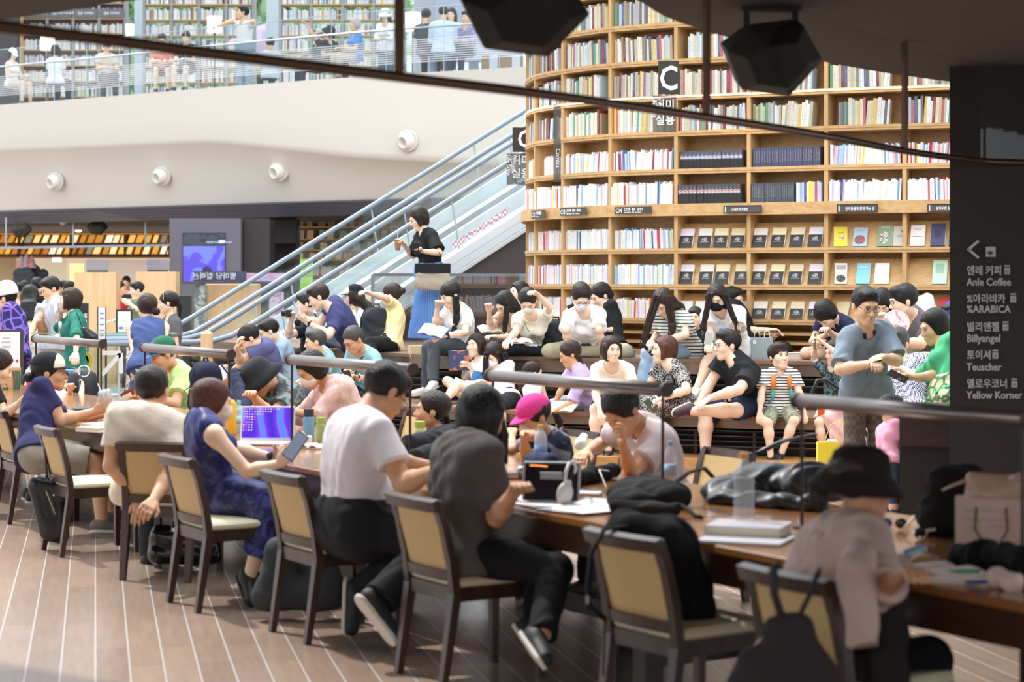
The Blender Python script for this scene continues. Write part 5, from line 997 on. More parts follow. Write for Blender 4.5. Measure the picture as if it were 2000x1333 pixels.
        if hs == 'long':
            for o in (-.055, 0, .055): a0 = HL(o, -.06, -.04); a1 = Nk-Fw*.075*k+Rt*o*k; a2 = Nk-Fw*.125*k-S*.2*k+Rt*o*1.3*k; fl.cap(a0, a1, .045*sk, .045*sk, k=.04); fl.cap(a1, a2, .042*sk, .028*sk, k=.03)
        hd_ = hl if isinstance(hl, dict) else {}
        for st in hd_.get('s', []):   # strands given as picture points + radius + depth offset
            r_ = st[0]; dz = st[1]; pts = [Hd*0+V3(W(x, y, Hd[1]+dz)) for x, y in st[2:]]
            for i in range(len(pts)-1):
                n_ = len(pts)-1
                for o in (-2, -1, 0, 1, 2): o_ = lambda j: np.array((o*r_*.42*(1-.35*j/n_)+.006*math.sin(j*2+o*2), .006*math.cos(o*3+j), 0)); fl.cap(pts[i]+o_(i), pts[i+1]+o_(i+1)-up*(.015*(o % 2) if i == n_-1 else 0), r_*.34*(1-.45*i/n_), r_*.34*(1-.5*(i+1)/n_), k=.008)
        if hs == 'bun': bp = hd_.get('bun', (0, -.13, .03)); fl.ell(HL(*bp), (.04*sk, .038*sk, .036*sk), HM, k=.015)
        if hs == 'pony' and not hd_.get('s'): a0 = HL(0, -.11, .02); a1 = a0+(-hF*.03-up*.06)*k; fl.cap(a0, a1, .025*sk, .03*sk, k=.03); fl.cap(a1, a1-up*.17*k, .03*sk, .012*sk, k=.02)
        child(fl, 'hair', hair_m(hc), min(h, .007)); 
    O = Vector(loc); R_ = Matrix([list(r) for r in HM])
    if cap in ('cap', 'low', 'back'):
        bd = -1 if cap == 'back' else 1
        fl = Fld(); fl.ell(HL(0, -.018, .045), np.array((.091, .112, .094))*sk, HM, k=.02); fl.plane(HL(0, 0, .035), nrm(-hU-hF*.12*bd)); child(fl, 'cap_crown', cloth(capc, bump=.05), .005)
        rows_ = []
        for i in range(7): t = i/6; rows_.append([Vector(HL(a_*.082*(1-.45*t*t), bd*(.075+.085*t-.035*abs(a_)**2.2), .038-.012*t-.012*a_*a_*(1-t)+.0))-O for a_ in np.linspace(-1, 1, 9)])
        MB().sheet(rows_, th=.004).build('cap_brim', cloth(hat2 or capc, bump=.02), body, True)
    if cap == 'panel':
        fl = Fld(); fl.ell(HL(0, -.018, .045), np.array((.091, .112, .094))*sk, HM, k=.02); fl.plane(HL(0, 0, .035), nrm(-hU-hF*.12)); child(fl, 'cap_crown', cloth(capc, bump=.05), .005)
        fl = Fld(); fl.ell(HL(0, -.015, .046), np.array((.093, .114, .095))*sk, HM, k=.02); fl.plane(HL(0, 0, .034), nrm(-hU-hF*.12)); fl.plane(HL(0, .035, .05), nrm(-hF+hU*.2)); child(fl, 'front_panel', cloth(hat2 or 'f2ead8', bump=.02), .005)
        rows_ = []
        for i in range(7): t = i/6; rows_.append([Vector(HL(a_*.082*(1-.45*t*t), .08+.085*t-.035*abs(a_)**2.2, .036-.016*t-.012*a_*a_*(1-t)))-O for a_ in np.linspace(-1, 1, 9)])
        MB().sheet(rows_, th=.004).build('cap_brim', cloth(capc, bump=.02), body, True)
    if cap == 'bucket':
        c = Vector(HL(0, -.012, 0))-O; z = sk; MB().lathe([(.150*z, -.035*z), (.118*z, .018*z), (.104*z, .03*z), (.1*z, .06*z), (.088*z, .105*z), (.06*z, .128*z), (0, .134*z)], c, 28, R=R_, sx=.93, sy=1.12).build('bucket_hat', cloth(capc, bump=.25, bs=14), body, True)
    if cap == 'beanie':
        fl = Fld(); fl.ell(HL(0, -.025, .06), np.array((.096, .115, .1))*sk, HM, k=.02); fl.ell(HL(0, -.03, .12), np.array((.07, .08, .05))*sk, HM, k=.05); fl.plane(HL(0, 0, .03), nrm(-hU-hF*.1)); child(fl, 'beanie', cloth(capc, bump=.3, bs=30), .006)
    if hband: MB().tube([Vector(HL(.088*math.sin(t)*1.02, .035, .03+.1*math.cos(t)))-O for t in np.linspace(-1.5, 1.5, 13)], .004*sk, 6).build('hair_band', mat(hband, .5), body)
    # ---- top
    if top:
        tk = dict(topkw or {}); fl = Fld(); lo_ = loose*k; torso(fl, lo_)
        if tuck: hem = .045
        if hem < -.02: fl.cap(Hc-pR*.075*k+S*hem*.6*k, Hc+pR*.075*k+S*hem*.6*k, .108*k*fat+lo_*1.2, k=.06, fl=Fw, fs=.95)
        fl.plane(Hc+S*hem*k, -S)
        fl.plane(Nk+S*.045*k, nrm(S*1.0+Fw*.2)); fl.cap(Nk-S*.02*k+Fw*.035*k, HL(0, -.01, -.06), .062*k, .075*k, k=.012, op=1)
        for sd in 'LR':
            e, w_ = A[sd]; am = (1.0 if sex == 'm' else .85)*k*(1+(fat-1)*.6)
            if sleeve <= 0: continue
            if sleeve <= 1: fl.cap(Sh[sd], Sh[sd]+(e-Sh[sd])*sleeve, .054*am+lo_*.55, .05*am+lo_*1.35, k=.035, cut=True)
            else: fl.cap(Sh[sd], e, .055*am+lo_, .045*am+lo_, k=.035); fl.cap(e, e+(w_-e)*(sleeve-1), .044*am+lo_, .034*am+lo_*.8, k=.02, cut=True)
        if collar: 
            pass
        fl.wr = .0045*min(1, loose/.016)*(.5 if tuck else 1); tp = child(fl, 'shirt' if sleeve > 0 else 'sleeveless_top', cloth(top, **tk))
        if collar:
            mbc = MB(); n_ = 14; rr_ = .072*k; c = Vector(Nk-S*.0*k+Fw*.0)-O; pts = []; 
            for i in range(n_): a_ = -2.75+5.5*i/(n_-1); pts.append((a_, c+(Vector(Rt)*math.sin(a_)*rr_*.95-Vector(Fw)*math.cos(a_)*rr_*.85)+Vector(Fw)*.012-Vector(S)*(.0+.03*(1-math.cos(a_))/2)*k))
            mbc.sheet([[p+Vector(S)*.022*k for a_, p in pts], [p+(p-c).normalized()*.018*k-Vector(S)*.014*k for a_, p in pts]], th=.005); mbc.build('collar', cloth(collar, bump=.03), body, True)
    # ---- bottom
    if bot:
        bk = dict(botkw or {}); fl = Fld(); bl = (.03 if tuck else .007)*k; bt = .13 if (tuck or skirt) else .05; bl2 = bl if not tuck else (loose+.028)*k; bl = .011*k
        fl.cap(Hc-pR*.08*k*fat, Hc+pR*.08*k*fat, .1*k*fat+bl2, k=.05, fl=Fw, fs=.95); c = Hc+S*.08*k; fl.cap(c-Rt*.06*k, c+Rt*.06*k, .09*k*fat+bl2, k=.05, fl=Fw, fs=.95)
        fl.plane(Hc+S*bt*k, S)
        if skirt:
            if pose == 'stand': wst = Hc+S*.08*k; b_ = Hc-up*skirt[0]*k; fl.cap(wst, b_, .13*k, skirt[1]*k, k=.05, cut=True, fl=pf, fs=.8)
            else:
                kn = (G['L'][0]+G['R'][0])/2; an = (G['L'][1]+G['R'][1])/2; fl.cap(Hc, kn, .11*k, .085*k, k=.08)
                for sd in 'LR': q, q2 = G[sd]; fl.cap(Hp[sd], q, .105*k*fat, .082*k*fat, k=.08); fl.cap(q, q+(q2-q)*skirt[0], .08*k, .085*k*skirt[1], k=.06, cut=True)
                fl.cap(kn, kn+(an-kn)*skirt[0], .08*k, .09*k*skirt[1], k=.08, cut=True)
        else:
            for sd in 'LR':
                kn, an = G[sd]; gm = k*(1+(fat-1)*.6); fr = 1.12 if leg < .6 else 1.0
                if leg <= .5: t = leg*2; fl.cap(Hp[sd], Hp[sd]+(kn-Hp[sd])*t, .09*gm+bl, .07*gm+bl*1.6, k=.04, cut=True)
                else: t = leg*2-1; fl.cap(Hp[sd], kn, .09*gm+bl, .062*gm+bl, k=.04); fl.cap(kn, kn+(an-kn)*t, .062*gm+bl, (.048*gm if not lc else lc*k)+bl, k=.03, cut=True)
        fl.wr = .003
        if skirt and len(skirt) > 2: fl.wr = 0
        ob = child(fl, 'skirt' if skirt else 'shorts' if leg <= .62 else 'trousers', cloth(bot, **bk))
        if skirt and len(skirt) > 2:   # pleats
            me = ob.data; n_ = len(me.vertices); co = np.empty(n_*3, np.float32); me.vertices.foreach_get('co', co); co = co.reshape(-1, 3); x = co[:, 0]-(Hc-loc)[0]; y = co[:, 1]-(Hc-loc)[1]; an_ = np.arctan2(y, x); dd = .011*np.sin(an_*skirt[2])*np.clip(((Hc-loc)[2]+.05-co[:, 2])/.35, 0, 1); r_ = np.hypot(x, y)+1e-6; co[:, 0] += x/r_*dd; co[:, 1] += y/r_*dd; me.vertices.foreach_set('co', co.ravel()); me.update()
    if shoes:
        for sd in 'LR':
            kn, an = G[sd]; fd, dn = J['f'+sd], J['d'+sd]; fl = Fld(); lat = np.cross(fd, dn)
            fl.cap(an-fd*.035*k+dn*.03*k, an+fd*.155*k+dn*.048*k, .042*k, .036*k, k=.03); fl.cap(an-dn*.0*k, an+dn*.03*k, .043*k, .045*k, k=.03, cut0=True); fl.plane(an+dn*.078*k, dn); o = child(fl, 'shoe', mat(shoes, .6), .007)
            fl = Fld(); fl.cap(an-fd*.035*k+dn*.062*k, an+fd*.155*k+dn*.066*k, .046*k, .04*k, k=.02); fl.plane(an+dn*.083*k, dn); fl.plane(an+dn*.064*k, -dn); v, q = fl.run(.006); so = mkobj('shoe_sole', v-loc, q, mat('d9d5cc' if shoes != '1b1b1b' else '2a2a2a', .7), o, True)
    J['obj'] = body; J['loc'] = loc; return J
def hand(f, e, w_, sd, k, Fw, up, spec, curl, J):
    d = nrm(w_-e); spec = spec or {}
    if 'dir' in spec: x = reach(w_, spec['dir'][:2], .15*k, spec['dir'][2] if len(spec['dir']) > 2 else -1); d = nrm(x-w_)
    nrml = V3(spec.get('n', (0, 0, -1))); n = nrml-d*(nrml@d)
    if np.linalg.norm(n) < .2: n = Fw-d*(Fw@d)
    n = nrm(n); s = np.cross(d, n)*(1 if sd == 'R' else -1)   # s = towards the thumb side
    c1 = spec.get('curl', curl); c = w_+d*.012*k; palm = w_+d*.088*k
    for i, o in enumerate((-.03, -.01, .01, .03)): f.cap(c+s*o*.55*k, palm+s*o*k, .0155*k, .0125*k, k=.016)
    for i, (o, L) in enumerate(((.031, .07), (.0105, .078), (-.0105, .073), (-.031, .058))):
        b = palm+s*o*k; a = .35*c1*(1+.12*i); q = b
        for j, (ln, r) in enumerate(((.45, .0095), (.32, .0088), (.25, .0078))):
            dd = nrm(d*math.cos(a)+n*math.sin(a)+s*o*1.2*(1 if j == 0 else 0)); q2 = q+dd*L*ln*k; f.cap(q, q2, r*k, (r-.0007)*k, k=.006); q = q2; a += .62*c1
    t0 = w_+d*.03*k+s*.028*k; t1 = t0+nrm(d*.75+s*.62+n*.3)*.042*k; t2 = t1+nrm(d*.95+s*.12+n*.45)*.032*k; f.cap(t0, t1, .015*k, .0115*k, k=.015); f.cap(t1, t2, .0112*k, .009*k, k=.008)
    J['h'+sd] = palm+n*.018*k; J['hd'+sd] = d; J['hn'+sd] = n; J['hs'+sd] = s
# ---------------------------------------------------------------- the people
def Dt(x, n): return n/(.8545*(x-CX)/F+.52)
NE = ([800, 1050, 1290, 1450, 1600, 1900], [19.9, 19.2, 18.7, 18.35, 18.1, 17.8])
PP = {}
TAB = 'people seated at the long table'; DK1 = 'people sitting on the lower deck'; DK2 = 'people sitting on the upper deck'
# --- near side of the long table
PP['n1'] = person('person in a black t-shirt at the left edge, face in profile, seated at the table', 14.9, .97, hip=(-45, 0), hz=.55, neck=(-18, 757), yaw=110, hy=100, hp=25, head=(-2, 716), hair='pony', hc='b', sex='f', skinc='l', top='26262b', RA=((8, 812), (40, 786)), bot='c9a98a', leg=.4, h=.008, group=TAB, eyes='closed')
PP['n2'] = person('person in a navy t-shirt and black cap with cream front panel, lifting an iced drink', 13.6, 1.0, hip=(72, 0), hz=.56, neck=(82, 762, 1), yaw=105, hy=95, hp=0, head=(98, 727), hair='bun', hl={'bun': (0, -.14, -.035)}, sex='f', fat=1.25, skinc='t', top='2f2f58', RA=((128, 842), (200, 800)), LA=((150, 815, 1), (215, 808, 1)), RL=((192, 905), (198, 1020)), LL=((215, 900), (222, 1000, 1)), bot='9a9484', leg=.42, cap='panel', capc='24262c', shoes='6b6560', group=TAB, h=.007, RH={'n': (.3, 1, 0), 'curl': .5, 'dir': (218, 788)})
PP['n3'] = person('man seen from behind in a cream polo, hands clasped behind his chair', 11.8, 1.08, hip=(287, 0), hz=.5, neck=(290, 800, -1), yaw=172, hy=172, hp=5, head=(297, 762), hair='short', hc='n', skinc='t', top='e6dac8', collar='e6dac8', LA=((215, 922, -1), (281, 972, -1)), RA=((332, 925, -1), (299, 980, -1)), LH={'dir': (268, 1020), 'n': (0, 1, 0), 'curl': .4}, RH={'dir': (282, 1000), 'n': (0, 1, 0), 'curl': 1.2}, group=TAB, face=False, bot='3a3a40', topkw={'bump': .3})
PP['n4'] = person('woman with short red-brown hair and face mask in a sleeveless navy dress, holding a phone', 11.0, .95, hip=(425, 0), hz=.56, neck=(398, 812, -1), yaw=118, hy=112, hp=8, head=(416, 786, 1), hair='mid', hc='r', sex='f', skinc='l', top='2c2f66', sleeve=0, topkw={'pat': 'blot', 'col2': '3d4182', 'ps': 16, 'rough': .45}, hem=.0, bot='2c2f66', botkw={'pat': 'blot', 'col2': '4a5090', 'ps': 12, 'rough': .4}, skirt=(.75, 1.0), RA=((492, 932), (548, 906)), LA=((500, 915, 1), (540, 896, 1)), RL=((530, 985), (487, 1128), (500, 1160)), LL=((545, 980), (508, 1130), (522, 1163)), RH={'dir': (568, 878), 'curl': .8, 'n': (.3, .9, 0)}, LH={'dir': (562, 878), 'curl': .8, 'n': (0, -.9, .2)}, mask='e9dfd0', shoes='1b1b1b', group=TAB, fat=1.12)
PP['n5'] = person('man in a white short-sleeved shirt and black trousers bent over his papers', 9.5, 1.06, hip=(690, 0), hz=.57, neck=(706, 806, 1), yaw=122, hy=128, hp=38, head=(752, 766, 1), hair='short', hc='k', skinc='t', top='ece6ec', collar='f2eef2', tuck=True, loose=.016, RA=((788, 948), (845, 922)), LA=((800, 930, 1), (850, 915, 1)), bot='1f2126', RL=((862, 1052), (742, 1172), (790, 1232)), LL=((840, 1052), (708, 1160, 1), (705, 1235)), shoes='20252c', lc=.07, glasses=True, group=TAB, fat=1.1, eyes='closed')
PP['n6'] = person('person with long straight black hair in a dark grey t-shirt writing at the table', 8.72, .98, hip=(905, 0), hz=.56, neck=(915, 853, 1), yaw=122, hy=128, hp=25, head=(942, 812, 1), hair='bob', hc='k', sex='m', skinc='t', top='5a5553', loose=.022, sleeve=.85, RA=((970, 1012), (1002, 965)), bot='17171b', RL=((1085, 1115), (1060, 1240), (1085, 1275)), LL=((1075, 1100), (1045, 1225), (1070, 1262)), shoes='1c1c1f', group=TAB, hl={'s': [(.055, -.06, (935, 815), (922, 850), (915, 876)), (.05, .06, (958, 800), (974, 850), (975, 905))]}, face=False, hem=-.1, fat=1.02)
PP['n7'] = person('person in a black bucket hat and pale pink hooded jacket at right', 6.55, .93, hip=(1585, 0), hz=.5, neck=(1655, 1032, 1), yaw=112, hy=106, hp=5, head=(1684, 945, 1), hair='pony', hc='b', sex='f', skinc='t', top='ceb4ab', topkw={'bump': .5, 'bs': 9}, loose=.045, sleeve=1.35, RA=((1720, 1150), (1765, 1125)), LA=((1740, 1130, 1), (1790, 1100, 1)), bot='17171a', cap='bucket', capc='2a2021', group=TAB, hem=-.12, h=.007, fat=1.05, hl={'s': [(.035, -.02, (1625, 920), (1600, 945), (1597, 990))]})
J = PP['n7']; f = Fld(); a = J['N']; o_ = J['obj']
f.cap(a-J['F']*.06-J['S']*.05-J['R']*.1, a-J['F']*.09-J['S']*.12+J['R']*.03, .045, .06, k=.05); f.cap(a-J['F']*.09-J['S']*.12+J['R']*.03, a+J['R']*.1-J['S']*.04+J['F']*.04, .055, .03, k=.05); f.wr = .006; v, q = f.run(.008); mkobj('jacket_hood', v-J['loc'], q, cloth('d2b8ae', bump=.5, bs=9), o_, True)
sh = J['Sh']['R']; e0 = V3(W(1672, 1120, 6.2)); e1 = V3(W(1688, 1262, 6.15)); f = Fld(); f.cap(sh-J['S']*.03, e0, .06, .055, k=.03); f.cap(e0, e1, .055, .05, k=.03, cut=True); f.wr = .005; v, q = f.run(.008); mkobj('hanging_sleeve', v-J['loc'], q, cloth('ceb4ab', bump=.5, bs=9), o_, True)
f = Fld(); f.cap(V3(W(1740, 1180, 6.3)), V3(W(1735, 1330, 6.3)), .05, .07, k=.03, fl=(0, 1, 0), fs=.5); f.cap(V3(W(1700, 1200, 6.35)), V3(W(1700, 1330, 6.35)), .05, .07, k=.05, fl=(0, 1, 0), fs=.5); f.wr = .005; v, q = f.run(.01); mkobj('jacket_lower_hem', v-J['loc'], q, cloth('2a2526', bump=.4, bs=9), o_, True)
# --- far side of the long table
PP['f0'] = person('child in pale blue holding up a phone, mostly hidden behind the navy t-shirt', 17.2, .8, hip=(108, 0), hz=.55, neck=(112, 775), yaw=60, head=(113, 745), hair='kid', skinc='l', top='cfe0ea', RA=((138, 792), (137, 762)), LA=((155, 795, -1), (160, 762, 1)), bot='6b7a90', group=TAB, h=.009, LH={'n': (-1, 0, 0)}, hd=1.15)
PP['f1'] = person('man in a lime green polo and green cap looking into a brown wallet', 16.6, 1.0, hip=(368, 0), hz=.56, neck=(340, 716, -1), yaw=-59, hy=-62, hp=25, head=(318, 692, -1), hair='short', hc='g', skinc='t', top='c9ee9a', collar='d6f5ae', LA=((342, 790), (282, 778)), RA=((310, 780, 1), (268, 770, 1)), cap='cap', capc='2f6e50', hat2='4f679c', bot='55585e', group=TAB, loose=.026, eyes='closed')
PP['f3'] = person('man in a black bucket hat and camouflage shirt resting his mouth on his hand', 15.0, 1.0, hip=(590, 0), hz=.56, neck=(540, 748, -1), yaw=-58, hy=-62, hp=42, head=(506, 738, -1), hair='short', skinc='t', top='4f5a5c', topkw={'pat': 'blot', 'col2': '8a9496', 'ps': 13}, LA=((530, 812), (494, 775)), RA=((495, 812, 1), (474, 803, 1)), cap='bucket', capc='2c3034', bot='33363c', group=TAB, loose=.028, LH={'dir': (488, 760)}, eyes='closed')
PP['f4'] = person('woman in a pale pink blouse and white face mask, short dark hair', 14.2, .96, hip=(690, 0), hz=.56, neck=(642, 742, -1), yaw=-58, hy=-62, hp=35, head=(608, 722, -1), hair='mid', hc='k', sex='f', skinc='t', top='eac9c1', topkw={'pat': 'blot', 'col2': 'e0b3aa', 'ps': 5}, sleeve=1.2, LA=((615, 822), (572, 805)), RA=((590, 815, 1), (562, 800, 1)), mask='efe6dc', bot='4a4a50', group=TAB, loose=.032, fat=1.15, eyes='closed')
PP['f5'] = person('girl with dark ponytail in a navy top facing left across the table', 12.7, .72, hip=(880, 0), hz=.44, neck=(857, 838, -1), yaw=-70, hy=-88, hp=-4, head=(840, 797, 1), hair='pony', hc='n', sex='f', skinc='t', top='22242f', bot='333333', hd=1.36, group=TAB, hl={'s': [(.025, .02, (868, 812), (878, 830), (872, 850))]}, LA=((840, 885), (815, 880)))
PP['f6'] = person('child in a bright pink cap and navy t-shirt leaning her cheek on one hand', 11.4, .8, hip=(1105, 0), hz=.5, neck=(1068, 845, -1), yaw=-55, hy=-60, hp=25, head=(1042, 815, -1), hair='pony', hc='n', sex='f', skinc='t', top='2d3048', topkw={'pat': 'blot', 'col2': '8a8fa6', 'ps': 4}, LA=((1010, 900, -1), (1022, 848, -1)), RA=((1000, 880, 1), (1000, 850, 1)), cap='cap', capc='e8489a', bot='444444', hd=1.18, group=TAB, LH={'dir': (1045, 842), 'curl': .7}, hl={'s': [(.022, .03, (1085, 808), (1093, 822), (1090, 836))]}, mask='ece6e0')
PP['f7'] = person('woman in a pale lilac-grey t-shirt resting her face on her hand and writing', 10.7, .98, hip=(1300, 0), hz=.56, neck=(1258, 828, -1), yaw=-58, hy=-50, hp=45, head=(1215, 802, -1), hair='bun', hc='k', sex='f', skinc='t', top='d9cbcd', LA=((1232, 925), (1215, 862)), RA=((1172, 868, 1), (1145, 885, -1)), bot='3a3a44', group=TAB, LH={'dir': (1222, 838), 'n': (-1, 0, 0)}, loose=.026, eyes='closed', topkw={'pat': None})
# --- lower deck
def seat1(x, off=.25): return float(np.interp(x, *NE))+off
PP['a1'] = person('man in a purple-blue polo holding his head, black strap across his back', 20.6, 1.05, hip=(536, 0), hz=.58, neck=(512, 668, -1), yaw=-78, hy=-75, hp=38, head=(486, 662, -1), hair='crop', skinc='m', top='5b5d88', collar='3e4070', LA=((450, 712), (462, 682)), RA=((455, 725, 1), (448, 738, 1)), LL=((468, 742), (480, 800)), RL=((460, 735, 1), (470, 790)), bot='353a52', glasses=True, LH={'dir': (468, 655), 'n': (1, 0, 0)}, group=DK1, eyes='closed', loose=.024)
PP['a2'] = person('grey haired person in a pale teal t-shirt looking left', 20.7, .95, hip=(650, 0), hz=.58, neck=(632, 690, -1), yaw=-70, hy=-80, hp=8, head=(615, 668, -1), hair='short', hc='g', skinc='m', top='8ebac0', bot='5a6470', LA=((632, 745), (605, 745)), group=DK1, sex='f', fat=1.15)
PP['a3'] = person('man with glasses in a pale teal t-shirt with a crossbody strap, using a phone', 20.2, 1.0, hip=(722, 0), hz=.58, neck=(708, 682, -1), yaw=-45, hy=-48, hp=32, head=(690, 664, -1), hair='crop', hc='g', skinc='t', top='94bfc8', LA=((745, 742), (698, 738)), RA=((676, 738, 1), (678, 728, -1)), bot='24262c', glasses=True, LL=((690, 790), (700, 850)), RL=((672, 780), (680, 840)), group=DK1, LH={'dir': (680, 730)}, eyes='closed')
PP['a4'] = person('girl in white reading a dark blue and orange book, bare legs drawn up', 19.9, .84, hip=(945, 0), hz=.57, neck=(938, 702, 1), yaw=-35, hy=-35, hp=-5, head=(928, 673, 1), hair='long', hc='b', sex='f', skinc='l', top='f4f2ee', sleeve=.9, RA=((908, 742, 1), (906, 722, -1)), LA=((938, 745, -1), (918, 718, -1)), RL=((868, 742), (912, 785), (880, 790)), LL=((895, 752), (858, 795), (835, 790)), bot='f0ece8', leg=.42, shoes=None, hd=1.15, group=DK1, eyes='closed')
PP['a5'] = person('girl with long dark hair and white face mask reading a blue book', 19.6, .88, hip=(985, 0), hz=.57, neck=(975, 722, 1), yaw=-30, hy=-35, hp=28, head=(964, 694, 1), hair='long', hc='n', sex='f', skinc='l', top='f2f0ee', sleeve=.85, RA=((955, 770, 1), (934, 752, -1)), LA=((985, 775, -1), (952, 748, -1)), RL=((945, 790), (955, 850)), LL=((975, 795), (985, 850)), bot='1f2026', leg=.5, mask='f4f4f4', hd=1.13, group=DK1, eyes='closed', hl={'s': [(.035, -.09, (985, 690), (1000, 730), (1003, 760)), (.03, -.09, (950, 690), (948, 730), (955, 760))]})
PP['a6'] = person('small child with curly pigtails and pale pink sleeveless top, back turned', 19.35, .62, hip=(1043, 0), hz=.5, neck=(1041, 748, 1), yaw=150, hy=105, hp=5, head=(1042, 728, 1), hair='pony', hc='b', sex='f', skinc='l', top='f3dfe0', sleeve=0, bot='e9d3d6', hd=1.35, group=DK1, face=False, hl={'s': [(.025, -.03, (1022, 730), (1014, 748), (1016, 765))]})
PP['a7'] = person('girl in a lilac and mint t-shirt with a long ponytail, picture book on her lap', 19.2, .86, hip=(1150, 0), hz=.57, neck=(1125, 717, -1), yaw=-75, hy=-85, hp=22, head=(1113, 692, 1), hair='pony', hc='b', sex='f', skinc='t', top='bfaee0', topkw={'pat': None}, LA=((1118, 786), (1083, 803)), RA=((1090, 775, 1), (1078, 800, 1)), LL=((1080, 800), (1098, 850)), RL=((1070, 795, 1), (1080, 850)), bot='9aa3a5', leg=.5, hd=1.14, group=DK1, hl={'s': [(.026, -.05, (1128, 695), (1142, 722), (1152, 745))]}, sleeve=.95, loose=.024, eyes='closed')
PP['a8'] = person('woman with short brown hair in a cream t-shirt looking to the right', 18.95, .97, hip=(1200, 0), hz=.57, neck=(1196, 712, -1), yaw=-8, hy=22, hp=2, head=(1194, 683, -1), hair='bob', hc='b', sex='f', skinc='l', top='f3ead9', RA=((1163, 770), (1172, 800)), LA=((1240, 765), (1228, 800)), RL=((1163, 800), (1162, 882)), LL=((1190, 800), (1188, 882)), bot='3a3b40', leg=.3, group=DK1, hd=1.02)
PP['a9'] = person('woman with dark red bob in a black and white paisley dress looking left', 18.75, .98, hip=(1322, 0), hz=.57, neck=(1312, 710, -1), yaw=-55, hy=-78, hp=-3, head=(1297, 684, 1), hair='bob', hc='r', sex='f', skinc='l', top='3a3a3e', topkw={'pat': 'cell', 'col2': 'b9b6b2', 'ps': 38}, LA=((1342, 762), (1296, 778)), RA=((1268, 755, 1), (1282, 776, -1)), bot='3a3a3e', botkw={'pat': 'cell', 'col2': 'b9b6b2', 'ps': 38}, skirt=(.6, 1.1), group=DK1, fat=1.15, hem=-.02)
PP['a10'] = person('man in a black t-shirt and navy shorts, glasses, ankle crossed on his knee', 18.5, 1.06, hip=(1462, 0), hz=.6, neck=(1438, 704, -1), yaw=-62, hy=-72, hp=3, head=(1420, 674, 1), hair='short', skinc='l', top='202226', LA=((1442, 762), (1386, 778)), RA=((1385, 752, 1), (1366, 786, -1)), LL=((1438, 802, -1), (1352, 803, -1), (1330, 812, -1)), RL=((1378, 808, -1), (1378, 892, -1), (1366, 918, -1)), bot='2c3550', leg=.48, lc=None, glasses=True, shoes='3a1f26', group=DK1, fat=1.18, loose=.028, LH={'dir': (1362, 795)}, RH={'dir': (1345, 800)})
PP['a11'] = person('boy in a black and white striped t-shirt with orange and teal backpack straps', 18.25, .74, hip=(1522, 0), hz=.55, neck=(1523, 724, -1), yaw=4, hy=22, hp=-8, head=(1521, 687, -1), hair='kid', hc='b', skinc='l', top='f2f2f0', topkw={'pat': 'stripe', 'col2': '2b2d33', 'ps': 38, 'bump': .05}, RA=((1487, 770), (1484, 806)), LA=((1562, 770), (1570, 806)), RL=((1500, 826), (1505, 893), (1498, 912)), LL=((1550, 822), (1527, 884), (1522, 905)), bot='8a9078', botkw={'pat': 'blot', 'col2': 'aab09a', 'ps': 22}, leg=.5, shoes='23252b', hd=1.36, group=DK1, hl={'fringe': 1}, loose=.03)
PP['a12'] = person('child with raised arms taking a photo, black graphic t-shirt, half hidden', 18.3, .75, hip=(1628, 0), hz=.57, neck=(1630, 712, 1), yaw=-50, hy=-60, hp=10, head=(1630, 685, 1), hair='bob', hc='b', sex='f', skinc='l', top='2a2b2d', topkw={'pat': 'blot', 'col2': '5a7a80', 'ps': 26}, RA=((1590, 702, 1), (1592, 678, -1)), LA=((1640, 695, -1), (1606, 668, -1)), RL=((1600, 826), (1608, 892)), LL=((1648, 826), (1650, 892)), bot='d8d2b8', leg=.46, hd=1.2, group=DK1)
PP['a13'] = person('person with dark hair bowed over a phone behind the black bucket hat', 21.5, .8, hip=(432, 0), hz=.5, neck=(440, 735), yaw=60, hy=40, hp=35, head=(434, 712), hair='mid', skinc='l', sex='f', top='ccd2da', bot='4a5568', RA=((425, 760), (440, 752)), hd=1.1)
# --- upper deck
PP['b1'] = person('man in a dark blue t-shirt and jeans bent over his phone', 22.4, 1.08, hip=(688, 0), hz=1.05, neck=(648, 602, -1), yaw=-85, hy=-88, hp=25, head=(621, 580, -1), hair='short', hc='b', skinc='l', top='474a78', LA=((642, 655), (592, 626)), RA=((620, 640, 1), (585, 620, 1)), LL=((603, 652), (628, 712)), RL=((598, 645, 1), (615, 705)), bot='8ea6c4', LH={'dir': (576, 612), 'n': (0, .5, 1)}, group=DK2, eyes='closed', fat=1.1)
PP['b2'] = person('man in a black t-shirt photographing with a camera beside the blue t-shirt', 22.9, 1.0, hip=(600, 0), hz=.85, neck=(604, 620, -1), yaw=-80, hy=-85, hp=8, head=(597, 594, -1), hair='short', skinc='l', top='1f2024', LA=((563, 655), (569, 624)), RA=((570, 648, 1), (566, 622, 1)), bot='25272c', group=DK2)
PP['b3'] = person('man in a pale blue shirt with glasses looking down left', 22.0, .98, hip=(566, 0), hz=.62, neck=(545, 662, -1), yaw=-80, hy=-80, hp=25, head=(525, 647, -1), hair='short', skinc='l', top='a9c3da', bot='3f5a80', glasses=True, eyes='closed')
PP['b4'] = person('woman in a black and cream cap with long brown hair and white t-shirt', 23.2, .95, hip=(712, 0), hz=1.02, neck=(706, 602, -1), yaw=-85, hy=-88, hp=5, head=(690, 578, -1), hair='long', hc='b', sex='f', skinc='l', top='f4f4f2', cap='panel', capc='202226', bot='333640', group=DK2)
